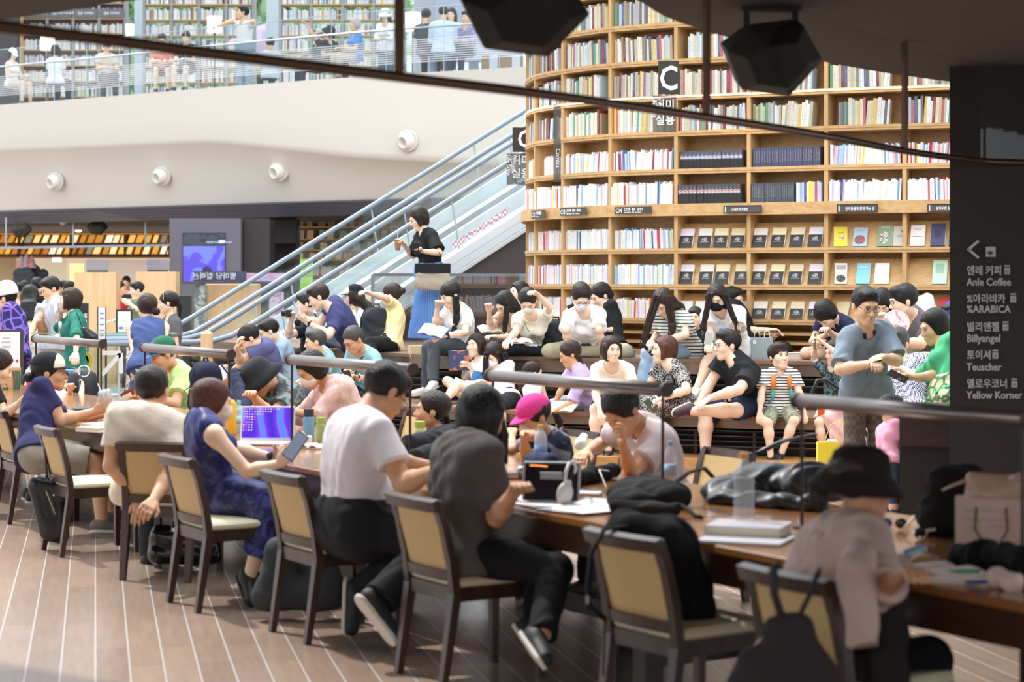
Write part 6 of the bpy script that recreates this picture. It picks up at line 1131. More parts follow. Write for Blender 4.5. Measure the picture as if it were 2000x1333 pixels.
PP['b5'] = person('woman in a pale yellow t-shirt with hair bun, one arm raised to her brow', 21.9, .98, hip=(762, 0), hz=1.03, neck=(773, 598, 1), yaw=-100, hy=-105, hp=8, head=(764, 577, 1), hair='bun', hc='b', sex='f', skinc='l', top='f4e9b0', LA=((752, 582, -1), (722, 573, -1)), RA=((745, 640, 1), (740, 660, 1)), LL=((722, 672), (728, 720)), bot='1c1d20', group=DK2, fat=1.05)
PP['b6'] = person('standing woman in a black t-shirt and long pleated blue skirt, holding a paper cup', 22.9, 1.0, hip=(840, 0), hz=1.8, neck=(830, 451, 1), yaw=-62, hy=-72, hp=25, head=(817, 427, 1), hair='bob', hc='n', sex='f', skinc='l', top='1d1e21', tuck=True, loose=.03, sleeve=.85, pose='stand', LA=((858, 494, -1), (823, 491, -1)), RA=((806, 500, 1), (789, 479, -1)), bot='6f9bd6', skirt=(.73, .3, 46), shoes='d8c8b4', LH={'dir': (813, 480)}, eyes='closed', hd=1.02)
PP['b7'] = person('woman with long black hair in a white t-shirt reading an open book, grey jeans', 20.7, .99, hip=(905, 0), hz=1.03, neck=(895, 598, -1), yaw=-52, hy=-62, hp=25, head=(880, 576, -1), hair='pony', hc='k', sex='f', skinc='l', top='f6f6f6', LA=((908, 650), (870, 656)), RA=((850, 640, -1), (855, 598, -1)), LL=((848, 674, -1), (845, 745, -1), (835, 752, -1)), RL=((838, 680, -1), (832, 770, -1)), bot='4f535b', shoes='f0f0ee', RH={'dir': (858, 582)}, group=DK2, hl={'fringe': 1, 's': [(.035, -.1, (890, 580), (893, 620), (886, 648))]}, eyes='closed')
PP['b8'] = person('woman with hair clips and tan top reading with her hand at her temple', 21.0, .95, hip=(1005, 0), hz=1.03, neck=(1001, 615, -1), yaw=-45, hy=-50, hp=38, head=(986, 594, -1), hair='long', hc='k', sex='f', skinc='l', top='c9ab94', RA=((958, 640, -1), (955, 608, -1)), LA=((1002, 660), (968, 658)), bot='26282c', group=DK2, eyes='closed', hl={'s': [(.03, -.12, (990, 600), (988, 630), (985, 648))]})
PP['b9'] = person('person behind with only face and dark hair visible above the reader', 21.5, .95, hip=(1024, 0), hz=1.03, neck=(1022, 592), yaw=-60, hy=-58, hp=-5, head=(1013, 572), hair='long', hc='n', sex='f', skinc='l', top='2e3036', bot='333333', group=DK2)
PP['b10'] = person('woman in a cream knit t-shirt with one hand on top of her head, cross-legged', 20.6, .96, hip=(1045, 0), hz=1.03, neck=(1038, 612, -1), yaw=-5, hy=-8, hp=45, head=(1031, 588, -1), hair='pony', hc='k', sex='f', skinc='l', top='f3eddc', LA=((1074, 600, -1), (1050, 575, -1)), RA=((1008, 648, -1), (994, 664, -1)), pose='cross', bot='23252f', mask='efefef', shoes='e8e8e8', LH={'dir': (1035, 567), 'n': (0, 0, -1)}, group=DK2, eyes='closed', hl={'s': [(.03, .12, (1040, 600), (1045, 625))]})
PP['b11'] = person('woman in a loose white t-shirt leaning forward on straight arms, khaki trousers', 20.3, 1.02, hip=(1140, 0), hz=1.04, neck=(1141, 607, -1), yaw=5, hy=10, hp=42, head=(1135, 580, -1), hair='pony', hc='n', sex='f', skinc='l', top='f5f5f3', loose=.024, sleeve=.9, LA=((1170, 645, -1), (1178, 686, 1)), RA=((1106, 645, -1), (1108, 686, 1)), pose='cross', bot='a9a487', glasses=True, mask='f0f0f0', group=DK2, eyes='closed', hl={'s': [(.03, .1, (1130, 590), (1110, 600))]})
PP['b12'] = person('person in a black t-shirt turned left behind the white t-shirt', 21.1, 1.0, hip=(1200, 0), hz=1.03, neck=(1185, 602, 1), yaw=-75, hy=-65, hp=25, head=(1173, 578, 1), hair='pony', hc='k', sex='f', skinc='l', top='1e1f22', LA=((1208, 650), (1183, 645)), bot='1c1d20', group=DK2)
PP['b13'] = person('woman with very long wavy hair in a green and white striped t-shirt, using a phone', 20.1, 1.02, hip=(1335, 0), hz=1.04, neck=(1310, 609, -1), yaw=-40, hy=-35, hp=40, head=(1295, 592, -1), hair='long', hc='b', sex='f', skinc='l', top='f2f2ec', topkw={'pat': 'stripe', 'col2': '3f5a4c', 'ps': 30, 'bump': .05}, LA=((1338, 655), (1290, 670)), RA=((1285, 655, 1), (1272, 668, -1)), LL=((1292, 698, -1), (1272, 785, -1)), RL=((1268, 690, -1), (1248, 775, -1)), bot='a9c4de', shoes='e6e2dc', group=DK2, fat=1.12, hl={'s': [(.042, -.1, (1284, 578), (1266, 636), (1254, 676)), (.04, -.1, (1304, 580), (1314, 636), (1308, 668))]}, eyes='closed', loose=.026)
PP['b14'] = person('toddler girl in a dark floral sleeveless dress between the seated women', 20.3, .52, hip=(1364, 0), hz=1.16, neck=(1360, 637, -1), yaw=-10, hy=-15, hp=2, head=(1357, 620, -1), hair='pony', hc='n', sex='f', skinc='l', top='2e3145', topkw={'pat': 'blot', 'col2': 'd6d2d6', 'ps': 22}, sleeve=0, bot='2e3145', botkw={'pat': 'blot', 'col2': 'd6d2d6', 'ps': 22}, skirt=(.3, 1.2), RA=((1352, 670), (1354, 690)), hd=1.6, group=DK2)
PP['b15'] = person('woman with long straight hair and black face mask in a white t-shirt with blue letters', 20.0, 1.04, hip=(1432, 0), hz=1.04, neck=(1410, 606, -1), yaw=-22, hy=-15, hp=22, head=(1400, 583, -1), hair='long', hc='n', sex='f', skinc='l', top='f6f6f6', RA=((1388, 655, -1), (1385, 672, -1)), LA=((1438, 655), (1425, 690)), RL=((1388, 692, -1), (1362, 758, -1), (1352, 768, -1)), LL=((1400, 700, -1), (1375, 790, -1)), bot='dcdfe6', leg=.32, mask='1d1d1f', shoes='eeeeea', group=DK2, loose=.032, hl={'s': [(.032, -.1, (1388, 574), (1374, 640), (1377, 690)), (.03, -.12, (1415, 576), (1434, 622), (1441, 650))]}, eyes='closed')
PP['b16'] = person('person in black seated right behind the long haired woman', 20.7, 1.0, hip=(1452, 0), hz=1.03, neck=(1443, 610, 1), yaw=60, head=(1432, 585), hair='short', skinc='l', top='1d1e20', bot='1d1e20', group=DK2, face=False, loose=.04)
PP['b17'] = person('person in a navy shirt with bowed head and hand at the chin', 19.8, 1.02, hip=(1650, 0), hz=1.04, neck=(1634, 622, -1), yaw=-40, hy=-45, hp=62, head=(1612, 614, -1), hair='mid', hc='k', skinc='l', sex='f', top='2b2e50', LA=((1640, 665), (1620, 648)), RA=((1588, 668, -1), (1612, 655, -1)), LL=((1600, 690, -1), (1630, 740, 1)), RL=((1575, 690, -1), (1600, 735, 1)), bot='33384a', leg=.3, collar='2b2e50', group=DK2, fat=1.12, hl={'fringe': 1}, eyes='closed')
PP['b18'] = person('girl with long black hair and fringe looking down, right of the standing man', 19.2, .98, hip=(1732, 0), hz=1.03, neck=(1728, 618, -1), yaw=-15, hy=-15, hp=35, head=(1722, 592, -1), hair='long', hc='k', sex='f', skinc='l', top='26282c', bot='2a2b30', RA=((1705, 655), (1716, 625)), hl='fringe', group=DK2, eyes='closed')
PP['b19'] = person('young man in a dark grey t-shirt with glasses, turned left beside the fan', 18.7, 1.12, hip=(1805, 0), hz=1.04, neck=(1784, 614, -1), yaw=-60, hy=-80, hp=10, head=(1763, 588, -1), hair='kid', hc='k', skinc='l', top='6a686c', LA=((1798, 672), (1760, 668)), RA=((1765, 660, 1), (1752, 662, -1)), LL=((1750, 695, -1), (1790, 740, 1)), bot='8b8f7c', leg=.5, glasses=True, shoes='eeeeee', group=DK2, fat=1.05)
PP['b20'] = person('person in a bright green cap and white shirt behind the grey t-shirt', 20.1, 1.0, hip=(1800, 0), hz=1.15, neck=(1790, 600), yaw=130, hy=120, head=(1778, 577), hair='short', skinc='l', top='f2f2f0', cap='back', capc='35b878', bot='333333', group=DK2, face=False)
PP['b21'] = person('person in a royal blue cap at the edge of the dark column', 16.6, .98, hip=(1880, 0), hz=.9, neck=(1874, 646), yaw=-60, hy=-70, head=(1862, 620), hair='short', skinc='l', top='d8d4e0', cap='cap', capc='3d49b8', bot='333333')
PP['b22'] = person('person in a navy and white checked shirt half hidden behind the standing man', 16.4, 1.02, hip=(1776, 0), hz=.62, neck=(1765, 706), yaw=-30, hy=-40, head=(1752, 672), hair='short', hc='g', skinc='m', top='e9eaf0', topkw={'pat': 'check', 'col2': '3a4268', 'ps': 90}, bot='33415c', LA=((1790, 775), (1775, 800)), loose=.03)
# --- standing on the floor
PP['s1'] = person('standing man with glasses in a grey-blue polo with navy collar, opening something small', 15.0, 1.02, hip=(1692, 0), hz=.94, neck=(1690, 640, -1), yaw=14, hy=16, hp=16, head=(1691, 597, -1), hair='short', hc='k', skinc='m', top='7d8c9a', sww=.86, topkw={'bump': .2, 'var': .12, 'vsc': 30}, collar='34426c', pose='stand', RA=((1641, 722, -1), (1700, 711, -1)), LA=((1752, 705, -1), (1722, 698, -1)), bot='5c5148', botkw={'pat': 'check', 'col2': '6f6459', 'ps': 30}, glasses=True, hem=-.16, loose=.022, sleeve=.85, eyes='open', hd=1.12, RH={'dir': (1716, 712), 'curl': 1.3}, LH={'dir': (1708, 700), 'curl': 1.3})
PP['s2'] = person('standing woman in a green short-sleeved top and floral vest looking at a phone', 14.5, .96, hip=(1848, 0), hz=.88, neck=(1843, 674, 1), yaw=-78, hy=-75, hp=18, head=(1824, 638, 1), hair='mid', hc='k', sex='f', skinc='m', top='54b784', pose='stand', LA=((1832, 748, -1), (1778, 738, -1)), RA=((1795, 738, 1), (1765, 722, 1)), bot='c9d3ac', botkw={'pat': 'cell', 'col2': '5a7a58', 'ps': 11}, skirt=(.7, .24), hem=-.02, loose=.016, sleeve=.8, fat=1.08, LH={'dir': (1755, 728)}, eyes='closed')
PP['s3'] = person('toddler in a pink t-shirt beside the dark cabinet', 13.7, .55, hip=(1738, 0), hz=.49, neck=(1738, 828), yaw=110, hy=100, head=(1740, 800), hair='short', skinc='m', top='f0a6bd', pose='stand', bot='4a5568', hd=1.5, LA='down', RA='down', loose=.03)
PP['w1'] = person('person in a white beanie, glasses and purple tie-dye shirt walking left', 20.5, 1.04, hip=(30, 0), hz=.95, neck=(22, 610, 1), yaw=-80, hy=-88, hp=5, head=(8, 584, 1), hair='crop', skinc='m', top='3b3274', topkw={'pat': 'cell', 'col2': '8a6fd0', 'ps': 10}, pose='stand', cap='beanie', capc='f3f3f3', glasses=True, LA=((32, 670), (5, 672)), bot='2a2b33', loose=.035, sleeve=.95, group='people walking on the left')
PP['w2'] = person('woman seen from behind with very long wavy black hair and pale dress', 24.5, 1.0, hip=(62, 0), hz=.93, neck=(62, 598), yaw=165, hy=165, head=(60, 578), hair='long', hc='k', sex='f', top='e6e4da', skirt=(.5, .25), bot='e6e4da', pose='stand', LA='down', RA='down', face=False, hl={'s': [(.08, -.1, (58, 590), (57, 625))]}, group='people walking on the left', h=.01)
PP['w3'] = person('man in a pale grey polo walking towards the left', 23.8, 1.06, hip=(103, 0), hz=.97, neck=(107, 586, 1), yaw=-55, hy=-55, hp=22, head=(98, 564, 1), hair='short', skinc='m', top='c5cbd6', collar='c5cbd6', pose='stand', RA=((74, 622, -1), (62, 652, -1)), LA=((125, 625), (118, 650)), bot='a9a9ad', loose=.03, group='people walking on the left', h=.009)
PP['w4'] = person('woman with brown bob in a green t-shirt with white print, hand near her mouth', 20.6, .98, hip=(144, 0), hz=.9, neck=(146, 608, 1), yaw=-70, hy=-85, hp=-3, head=(136, 587, 1), hair='bob', hc='b', sex='f', skinc='l', top='2f7f6e', pose='stand', RA=((115, 640, 1), (119, 610, -1)), LA=((150, 660), (148, 690)), bot='3a6a5c', loose=.022, sleeve=1, hem=-.14, group='people walking on the left')
PP['w5'] = person('woman seen from behind with curly hair bun in a sleeveless denim dress and watch', 18.6, 1.0, hip=(290, 0), hz=.93, neck=(288, 628), yaw=192, hy=205, hp=5, head=(287, 602), hair='bun', hc='b', sex='f', skinc='l', top='4a5c8c', sleeve=0, pose='stand', LA=((263, 688, -1), (260, 742, -1)), RA=((318, 690), (312, 740)), skirt=(.5, .24), bot='4a5c8c', face=False, group='people walking on the left', hl={'bun': (.05, -.12, -.04)}, collar='4a5c8c')
PP['w6'] = person('girl with short dark ponytail in a dark grey t-shirt looking left', 22.4, .93, hip=(332, 0), hz=.86, neck=(335, 608, 1), yaw=-60, hy=-88, hp=5, head=(327, 587, 1), hair='pony', hc='n', sex='f', skinc='l', top='6c6a70', pose='stand', LA='down', bot='3c3e46', group='people walking on the left', hl='fringe', hband='c9b06a')
CR = 'people far inside the store'
PP['c1'] = person('store clerk in a pale pink shirt standing deep in the store', 44, 1.05, hip=(247, 0), hz=.96, pose='stand', yaw=0, hair='short', top='ecc8bc', bot='2a2a2e', h=.014, sleeve=1.8, LA='down', RA='down', group=CR, face=False)
PP['c2'] = person('person in an olive t-shirt leaning out between the wood partitions', 32.5, 1.0, hip=(268, 0), hz=.9, neck=(262, 572), yaw=-70, head=(268, 560), hair='short', skinc='l', top='7f8a68', LA=((243, 588), (260, 598)), pose='stand', bot='333333', h=.012, group=CR, face=False)
PP['c3'] = person('person in a black cap seen behind the white beanie', 26, 1.0, hip=(30, 0), hz=.93, pose='stand', neck=(31, 590), head=(30, 570), yaw=60, hy=70, hair='short', cap='cap', capc='26262c', top='2f3c5c', bot='333333', group=CR, face=False, h=.011)
PP['c4'] = person('tall dark clothed person with black hair behind the grey polo', 31, 1.02, hip=(72, 0), hz=.95, pose='stand', yaw=180, hair='short', top='1d1d20', bot='222222', h=.014, group=CR, face=False)
for i, (x, d, sx_, hr_, c_) in enumerate(((83, 36, 'f', 'bob', '25242a'), (95, 39, 'm', 'short', '2a2a30'), (112, 38, 'm', 'short', '1f1f24'), (124, 40, 'f', 'mid', '3a2f30'), (135, 37, 'm', 'short', '1c1c1f'), (231, 36, 'f', 'mid', 'a83038'), (48, 40, 'f', 'long', '2c2a2c'))):
    person('%s in the dim crowd behind the walkers, %s from the left' % ('woman' if sx_ == 'f' else 'man', ORD[(1, 2, 3, 4, 5, 6, 0)[i]]), d, .98, hip=(x, 0), hz=.92, pose='stand', yaw=180-20*i, sex=sx_, hair=hr_, top=c_, bot='1d1d20', h=.018, group=CR, face=False, LA='down', RA='down')
# --- upper floor
UP = 'people on the upper floor'
def up_(label, x, d, **kw):
    kw.setdefault('h', .013); kw.setdefault('face', False); st = kw.get('pose') == 'stand'; kw.setdefault('hz', ZB+(.94 if st else .56)); return person(label, d, kw.pop('k', 1.0), hip=(x, 0), group=UP, **kw)
up_('seated person in a white sleeveless top and white cap holding something yellow', 24, 45, yaw=60, hy=50, hp=30, sex='f', top='f2f2f2', sleeve=0, cap='cap', capc='f6f6f6', bot='d9cfc6', leg=.3, hair='bob', hc='b', skinc='l')
up_('seated person in white with dark hair at the glass lamp', 108, 44.2, yaw=170, sex='f', top='e9edf2', bot='33363c', hair='bob')
up_('seated man in a beige t-shirt and grey cap with magenta patch at a laptop', 208, 43.4, yaw=20, hy=25, hp=40, top='d3cbbd', bot='5a6068', cap='back', capc='6a5f6c', hat2='c0308a', skinc='m')
up_('seated person in a coral t-shirt with bare legs behind the bronze rail', 316, 42.2, yaw=10, hp=30, top='e89a86', bot='444a55', leg=.4, skinc='l')
up_('seated person in a slate grey t-shirt with bare legs behind the rail', 364, 41.8, yaw=-10, hp=30, top='4c5666', bot='555b66', leg=.4, skinc='l')
PP['u1'] = up_('smiling man in a white polo standing at the railing with one arm stretched', 478, 41.2, pose='stand', k=1.08, yaw=-35, hy=-75, hp=-8, neck=(474, 30), head=(473, 16), RA=((452, 42), (428, 50)), LA=((496, 42), (488, 42)), top='f3f4f4', collar='f3f4f4', bot='8fa4b8', hair='short', skinc='m', face=True, tuck=True, h=.011)
up_('seated person with dark hair and pale shirt below the standing man', 528, 42, yaw=200, hz=ZB+.45, top='c5d0dc', bot='444444', hair='short')
up_('person in dark clothes lifting a phone on the upper floor', 622, 41.5, yaw=-60, top='3c4452', bot='333333', LA=((604, 60), (598, 48)), hair='short', cap='cap', capc='c9c2b4')
up_('person in a black bucket hat and black top bent forward', 642, 41, yaw=40, hy=60, hp=40, top='30363c', bot='333333', cap='bucket', capc='2b3038')
up_('grey-blond person in blue and beige resting on the table', 694, 40, yaw=-60, hy=-70, sex='f', neck=(696, 46), head=(690, 34), top='5f93d6', bot='c9bfae', hair='mid', hc='w', skinc='m', hz=ZB+.6)
PP['u2'] = up_('woman in a white sun hat and white shirt standing behind the glass', 754, 40.5, pose='stand', k=.98, yaw=-20, sex='f', top='eef0f2', bot='5c6a80', cap='bucket', capc='f2ece2', hair='long', hc='b', sleeve=1.7, neck=(754, 24), head=(751, 12), hz=ZB+.86)
up_('person in a dark cap and grey-black shirt seated with back turned', 832, 38.4, yaw=170, top='4a525c', bot='333333', cap='cap', capc='4a4d55', hair='short')
up_('person in a pale blue shirt seated with back turned', 866, 38.2, yaw=190, top='c9dcf0', bot='8fa0b8', hair='short', sleeve=1.6, fat=1.15, k=1.05)
up_('woman with dark hair facing the atrium behind the pale blue shirt', 882, 39.6, yaw=-10, hz=ZB+.75, sex='f', top='dfe2e6', bot='555555', hair='long', hc='n', face=True, skinc='l')
up_('person in a lilac plaid shirt at the hanging loudspeaker', 912, 38.6, yaw=-30, top='8a86b0', topkw={'pat': 'check', 'col2': 'b0adc9', 'ps': 20}, bot='444a5a', hair='short', sleeve=1.6)
# ---------------------------------------------------------------- long table, lamps, chairs
TU, TN = Vector((.52, -.8545, 0)), Vector((.8545, .52, 0))
def UN(u, n, z=0): return TU*u+TN*n+Vector((0, 0, z))
TA = math.atan2(TU.y, TU.x)
TOPW = wood('a5713f', '8a5a32', .22, 0, .5, coat=.5); DKW = wood('3a2a22', '2a1d18', .4, 0, .8)
LAMPM = mat('8f8683', .3, .7); tw = 1.28
for i, (u0, u1) in enumerate(((-18.9, -16.47), (-16.46, -14.05), (-14.04, -11.62), (-11.61, -9.2), (-9.19, -6.78), (-6.77, -4.42))):
    um = (u0+u1)/2; e = empty('communal_table', UN(um, 4.59+tw/2), TA); L_ = u1-u0
    tag(e, 'dark wood communal table section, %s' % ['farthest one at the left end of the row', 'second from the far end', 'third from the far end', 'with the open laptop', 'with the white headphones and tablet', 'nearest one at the right end'][i], 'table', 'sections of the long reading table')
    MB().box((0, 0, .722), (L_, tw, .036), bev=.006).build('tabletop', TOPW, e)
    m = MB()
    for s in (-1, 1): m.box((0, s*(tw/2-.03), .645), (L_-.02, .03, .12)); m.box((s*(L_/2-.03), 0, .645), (.03, tw-.06, .12))
    m.build('apron', wood('4a3122', '3a2419', .3, 0, .8), e)
    for sx in (-1, 1):
        for sy in (-1, 1): MB().bar((sx*(L_/2-.1), sy*(tw/2-.12), 0), (sx*(L_/2-.1), sy*(tw/2-.12), .6), .09).build('leg', DKW, e)
        MB().bar((sx*(L_/2-.1), -(tw/2-.12), .2), (sx*(L_/2-.1), tw/2-.12, .2), .05, ha=.08).build('stretcher', DKW, e)
    MB().bar((-(L_/2-.1), 0, .2), (L_/2-.1, 0, .2), .05, ha=.09).build('stretcher', DKW, e); MB().box((0, 0, .52), (L_-.3, .3, .1)).build('cable_tray', mat('1d1a19', .6), e)
for i, (xa, xb) in enumerate(((68, 200), (280, 451), (566, 806), (957, 1302), (1557, 2010))):
    da, db = Dt(xa, 5.2), Dt(xb, 5.2); A = Vector((XW(xa, da), da, 1.255)); B = Vector((XW(xb, db), db, 1.255)); e = empty('bar_lamp', (A+B)/2-Vector((0, 0, .515)))
    tag(e, 'brown metal bar lamp on two thin posts on the table, %s' % ['farthest left', 'by the lime polo', 'by the pink blouse', 'by the pink cap', 'nearest at right'][i], 'lamp', 'bar lamps along the table')
    R_ = (.031 if i < 4 else .029); os_ = [MB().tube([A, B], R_, 14).build('light_bar', LAMPM, smooth=False)]; d_ = (B-A).normalized(); bpy.data.objects[os_[0].name].data.shade_smooth() if hasattr(os_[0].data, 'shade_smooth') else None
    for P_, q in ((A, 1), (B, -1)):
        os_.append(MB().tube([P_-d_*q*.008, P_+d_*q*.012], R_+.004, 14).build('end_cap', mat('3b2b28', .5))); p = P_+d_*q*.03; os_.append(MB().tube([(p.x, p.y, .741), (p.x, p.y, 1.25)], .007, 8).build('post', mat('2e211e', .4, .3))); os_.append(MB().lathe([(.04, .741), (.04, .748), (.0, .75)], (p.x, p.y, 0), 14).build('post_foot', mat('2e211e', .4)))
    adopt(e, *os_)
CHW = wood('4b352b', '35251f', .35, 2, 1.0, spec=.5); CRM = mat('cfb07a', .55, bump=.03); CRS = mat('e6dfc0', .5)
def make_chair():
    e = empty('dining_chair')
    w_, dp = .44, .46       # local: +Y is the sitting direction, origin on the floor between the rear legs
    for s in (-1, 1):
        MB().bar((s*(w_/2-.02), dp-.03, 0), (s*(w_/2-.02), dp-.03, .42), .03, .042, .03, .042).build('leg', CHW, e)
        m = MB(); m.bar((s*(w_/2-.018), -.06, 0), (s*(w_/2-.018), .0, .40), .03, .042, .034, .05, up=(1, 0, 0)); m.build('leg', CHW, e)
    m = MB()
    for s in (-1, 1): m.bar((s*(w_/2-.02), 0, .395), (s*(w_/2-.02), dp-.03, .395), .026, ha=.06)
    m.bar((-w_/2, dp-.025, .395), (w_/2, dp-.025, .395), .026, ha=.06); m.bar((-w_/2, .0, .395), (w_/2, .0, .395), .026, ha=.06); m.build('seat_frame', CHW, e)
    MB().box((0, dp/2-.01, .445), (w_-.005, dp-.01, .045), bev=.015).build('seat', CRS, e, smooth=False)
    m = MB()
    for s in (-1, 1):
        P = [(s*(w_/2-.018), .0, .40), (s*(w_/2-.018), -.02, .55), (s*(w_/2-.02), -.055, .70), (s*(w_/2-.024), -.09, .80)]
        for a, b in zip(P[:-1], P[1:]): m.bar(a, b, .036, .034, .045, .04, up=(1, 0, 0))
    n_ = 8; row = lambda z0, yo, th: [Vector((x, yo-.018*(1-(2*x/w_)**2), z0)) for x in np.linspace(-w_/2, w_/2, n_)]
    m.sheet([row(.765, -.075, 0), row(.812, -.09, 0)], th=.035); m.sheet([row(.455, .015, 0), row(.50, .008, 0)], th=.03); m.build('back_frame', CHW, e)
    m = MB(); m.sheet([[Vector((x, -.0-.0-(z-.5)*.27-.014*(1-(2*x/w_)**2)+.012, z)) for x in np.linspace(-w_/2+.035, w_/2-.035, n_)] for z in (.5, .6, .7, .77)], th=.022); m.build('backrest', CRM, e, smooth=False)
    return e
CH0 = make_chair(); used = [0]
def chair(x, d, yaw, label):
    e = CH0 if not used[0] else copy_tree(CH0); used[0] = 1
    a = math.radians(yaw); dirv = Vector((math.sin(a), -math.cos(a), 0)); e.location = (XW(x, d), d, 0); e.rotation_euler = (0, 0, math.atan2(dirv.y, dirv.x)-math.pi/2); tag(e, label, 'chair', 'wooden chairs with cream upholstery'); return e
def ch_at(xl, yl, yaw, label, dz=.21):  # from the picture position of the rear-left foot
    d = F*CH/(yl-HZ); a = math.radians(yaw); r = Vector((-math.cos(a), -math.sin(a), 0)); c = Vector((XW(xl, d), d, 0))+r*dz; return chair(CX+F*c.x/c.y, c.y, yaw, label)
ch_at(5, 1012, 119, 'wooden chair with cream seat at the left edge, under the black t-shirt person')
ch_at(102, 1073, 119, 'wooden chair with a black leather handbag hung on its back')
ch_at(246, 1131, 166, 'wooden chair behind the man with clasped hands, backrest facing the viewer')
ch_at(350, 1175, 121, 'wooden chair of the woman in the navy dress')
ch_at(552, 1232, 121, 'wooden chair of the man in the white shirt')
ch_at(800, 1312, 121, 'wooden chair of the long haired person in grey')
ch_at(1192, 1440, 124, 'empty wooden chair with a black backpack on its seat')
ch_at(1500, 1570, 121, 'wooden chair at bottom right with a dark cloth bag hanging on it')
for (x, n, lb) in ((1395, 6.35, 'wooden chair with pale backrest on the far side, right of the lilac-grey t-shirt'), (800, 6.4, 'far side wooden chair behind the white-shirted man'), (1110, 6.4, 'far side wooden chair under the pink capped child'), (1240, 6.3, 'far side wooden chair under the lilac-grey t-shirt'), (600, 6.35, 'far side wooden chair of the bucket hat man'), (690, 6.35, 'far side wooden chair of the pink blouse woman'), (400, 6.4, 'far side wooden chair under the lime polo man')):
    d = Dt(x, n+.28); chair(x, d, -59, lb)
# ---------------------------------------------------------------- things on and around the table
TZ = .741
def TP(x, y): d = F*(CH-TZ)/(y-HZ); return Vector((XW(x, d), d, TZ))
def soft(name, prims, m, label, cat, h=.007, wr=.004, parts=(), group=None):
    f = Fld()
    for p in prims:
        if p[0] == 'c': f.cap(*p[1:5], **(p[5] if len(p) > 5 else {}))
        elif p[0] == 'e': f.ell(p[1], p[2], np.array(p[3].transposed()) if len(p) > 3 and p[3] is not None else np.eye(3), k=.03)
        elif p[0] == 'p': f.plane(p[1], p[2])
    f.wr = wr; v, q = f.run(h); c = v.mean(0); c[2] = v[:, 2].min(); o = mkobj(name, v-c, q, m, None, True, loc=c); tag(o, label, cat, group); inv = Matrix.Translation(Vector(c)).inverted()
    for pt in parts: pt.parent = o; pt.matrix_parent_inverse = inv
    return o
def open_book(name, c, w_, h_, rz, tilt, m, label, cm='f6f2e8', lift=.35, cat='book', roll=0):
    e = empty(name, c); e.rotation_euler = (math.radians(tilt), math.radians(roll), rz); tag(e, label, cat); n_ = 7
    for s, nm in ((-1, 'left_pages'), (1, 'right_pages')):
        xs = np.linspace(0, w_, n_); MB().sheet([[Vector((s*x, -h_/2, .012+.018*math.sin(min(1, x/w_*1.1)*math.pi)*.8+x*0)) for x in xs], [Vector((s*x, h_/2, .012+.018*math.sin(min(1, x/w_*1.1)*math.pi)*.8)) for x in xs]], th=-.009*s*1).build('pages', mat(cm, .7), e)
    MB().sheet([[Vector((x, y, .002+abs(x)*0)) for x in (-w_-.004, -.01, .01, w_+.004)] for y in (-h_/2-.003, h_/2+.003)], th=.004).build('cover', m, e); return e
def closed_book(c, w_, h_, t_, rz, cov, label, group=None, name='book'):
    e = empty(name, c, rz); tag(e, label, 'book', group); MB().box((0, 0, .0025), (w_, h_, .004)).build('cover', mat(cov, .5), e); MB().box((0, 0, t_/2), (w_-.008, h_-.008, t_-.008)).build('pages', mat('ece2d0', .8, pat='stripe', col2='d6c8b4', ps=300), e); MB().box((0, 0, t_-.0025), (w_, h_, .004)).build('cover', mat(cov, .5), e); MB().box((-w_/2+.003, 0, t_/2), (.005, h_, t_)).build('spine', mat(cov, .5), e); return e
def phone(J, sd, label, col='202226', scr='3a3f4c', off=.0, up=.05, wd=.075, ln=.15, tilt=None, face=None):
    """phone resting in the fingers of one hand"""
    h_ = Vector(J['h'+sd]); d_ = Vector(J['hd'+sd]); n_ = Vector(J['hn'+sd]); c = h_+n_*.012+d_*up; z = tilt and Vector(tilt).normalized() or (d_*.6+Vector((0, 0, .8))).normalized(); y = (face and Vector(face) or Vector(J['head'])-c).normalized(); x = z.cross(y).normalized(); y = x.cross(z).normalized(); R = Matrix((x, -y, z)).transposed(); e = empty('mobile_phone', c); e.rotation_euler = R.to_euler(); tag(e, label, 'phone')
    MB().box((0, 0, 0), (wd, .009, ln), bev=.003).build('phone_body', mat(col, .3), e); MB().box((0, -.005, 0), (wd-.008, .001, ln-.012)).build('screen', mat(scr, .15, emit=.15), e); return e
def bottle(c, r, h_, m, capm, label, liquid=None, lab=None, rings=0, caph=.022):
    e = empty('water_bottle', c); tag(e, label, 'bottle'); P = [(r*.9, 0), (r, .008)]
    if rings:
        for i in range(rings): z = .015+i*(h_*.62/rings); P += [(r, z), (r*.94, z+h_*.3/rings)]
    P += [(r, h_*.66), (r*.93, h_*.74), (r*.55, h_*.88), (r*.36, h_*.92), (r*.36, h_*.95)]
    MB().lathe(P, n=24).build('bottle_body', m, e, smooth=True); MB().lathe([(r*.42, h_*.935), (r*.44, h_*.94), (r*.42, h_*.94+caph), (0, h_*.945+caph)], n=18).build('cap', capm, e, smooth=False)
    if lab: MB().lathe([(r*1.01, h_*lab[1]), (r*1.01, h_*lab[2])], n=24).build('bottle_label', mat(lab[0], .5), e, smooth=True)
    return e
PET = mat('e6ecf0', .08, alpha=.24); WHITE = mat('f4f4f2', .6)
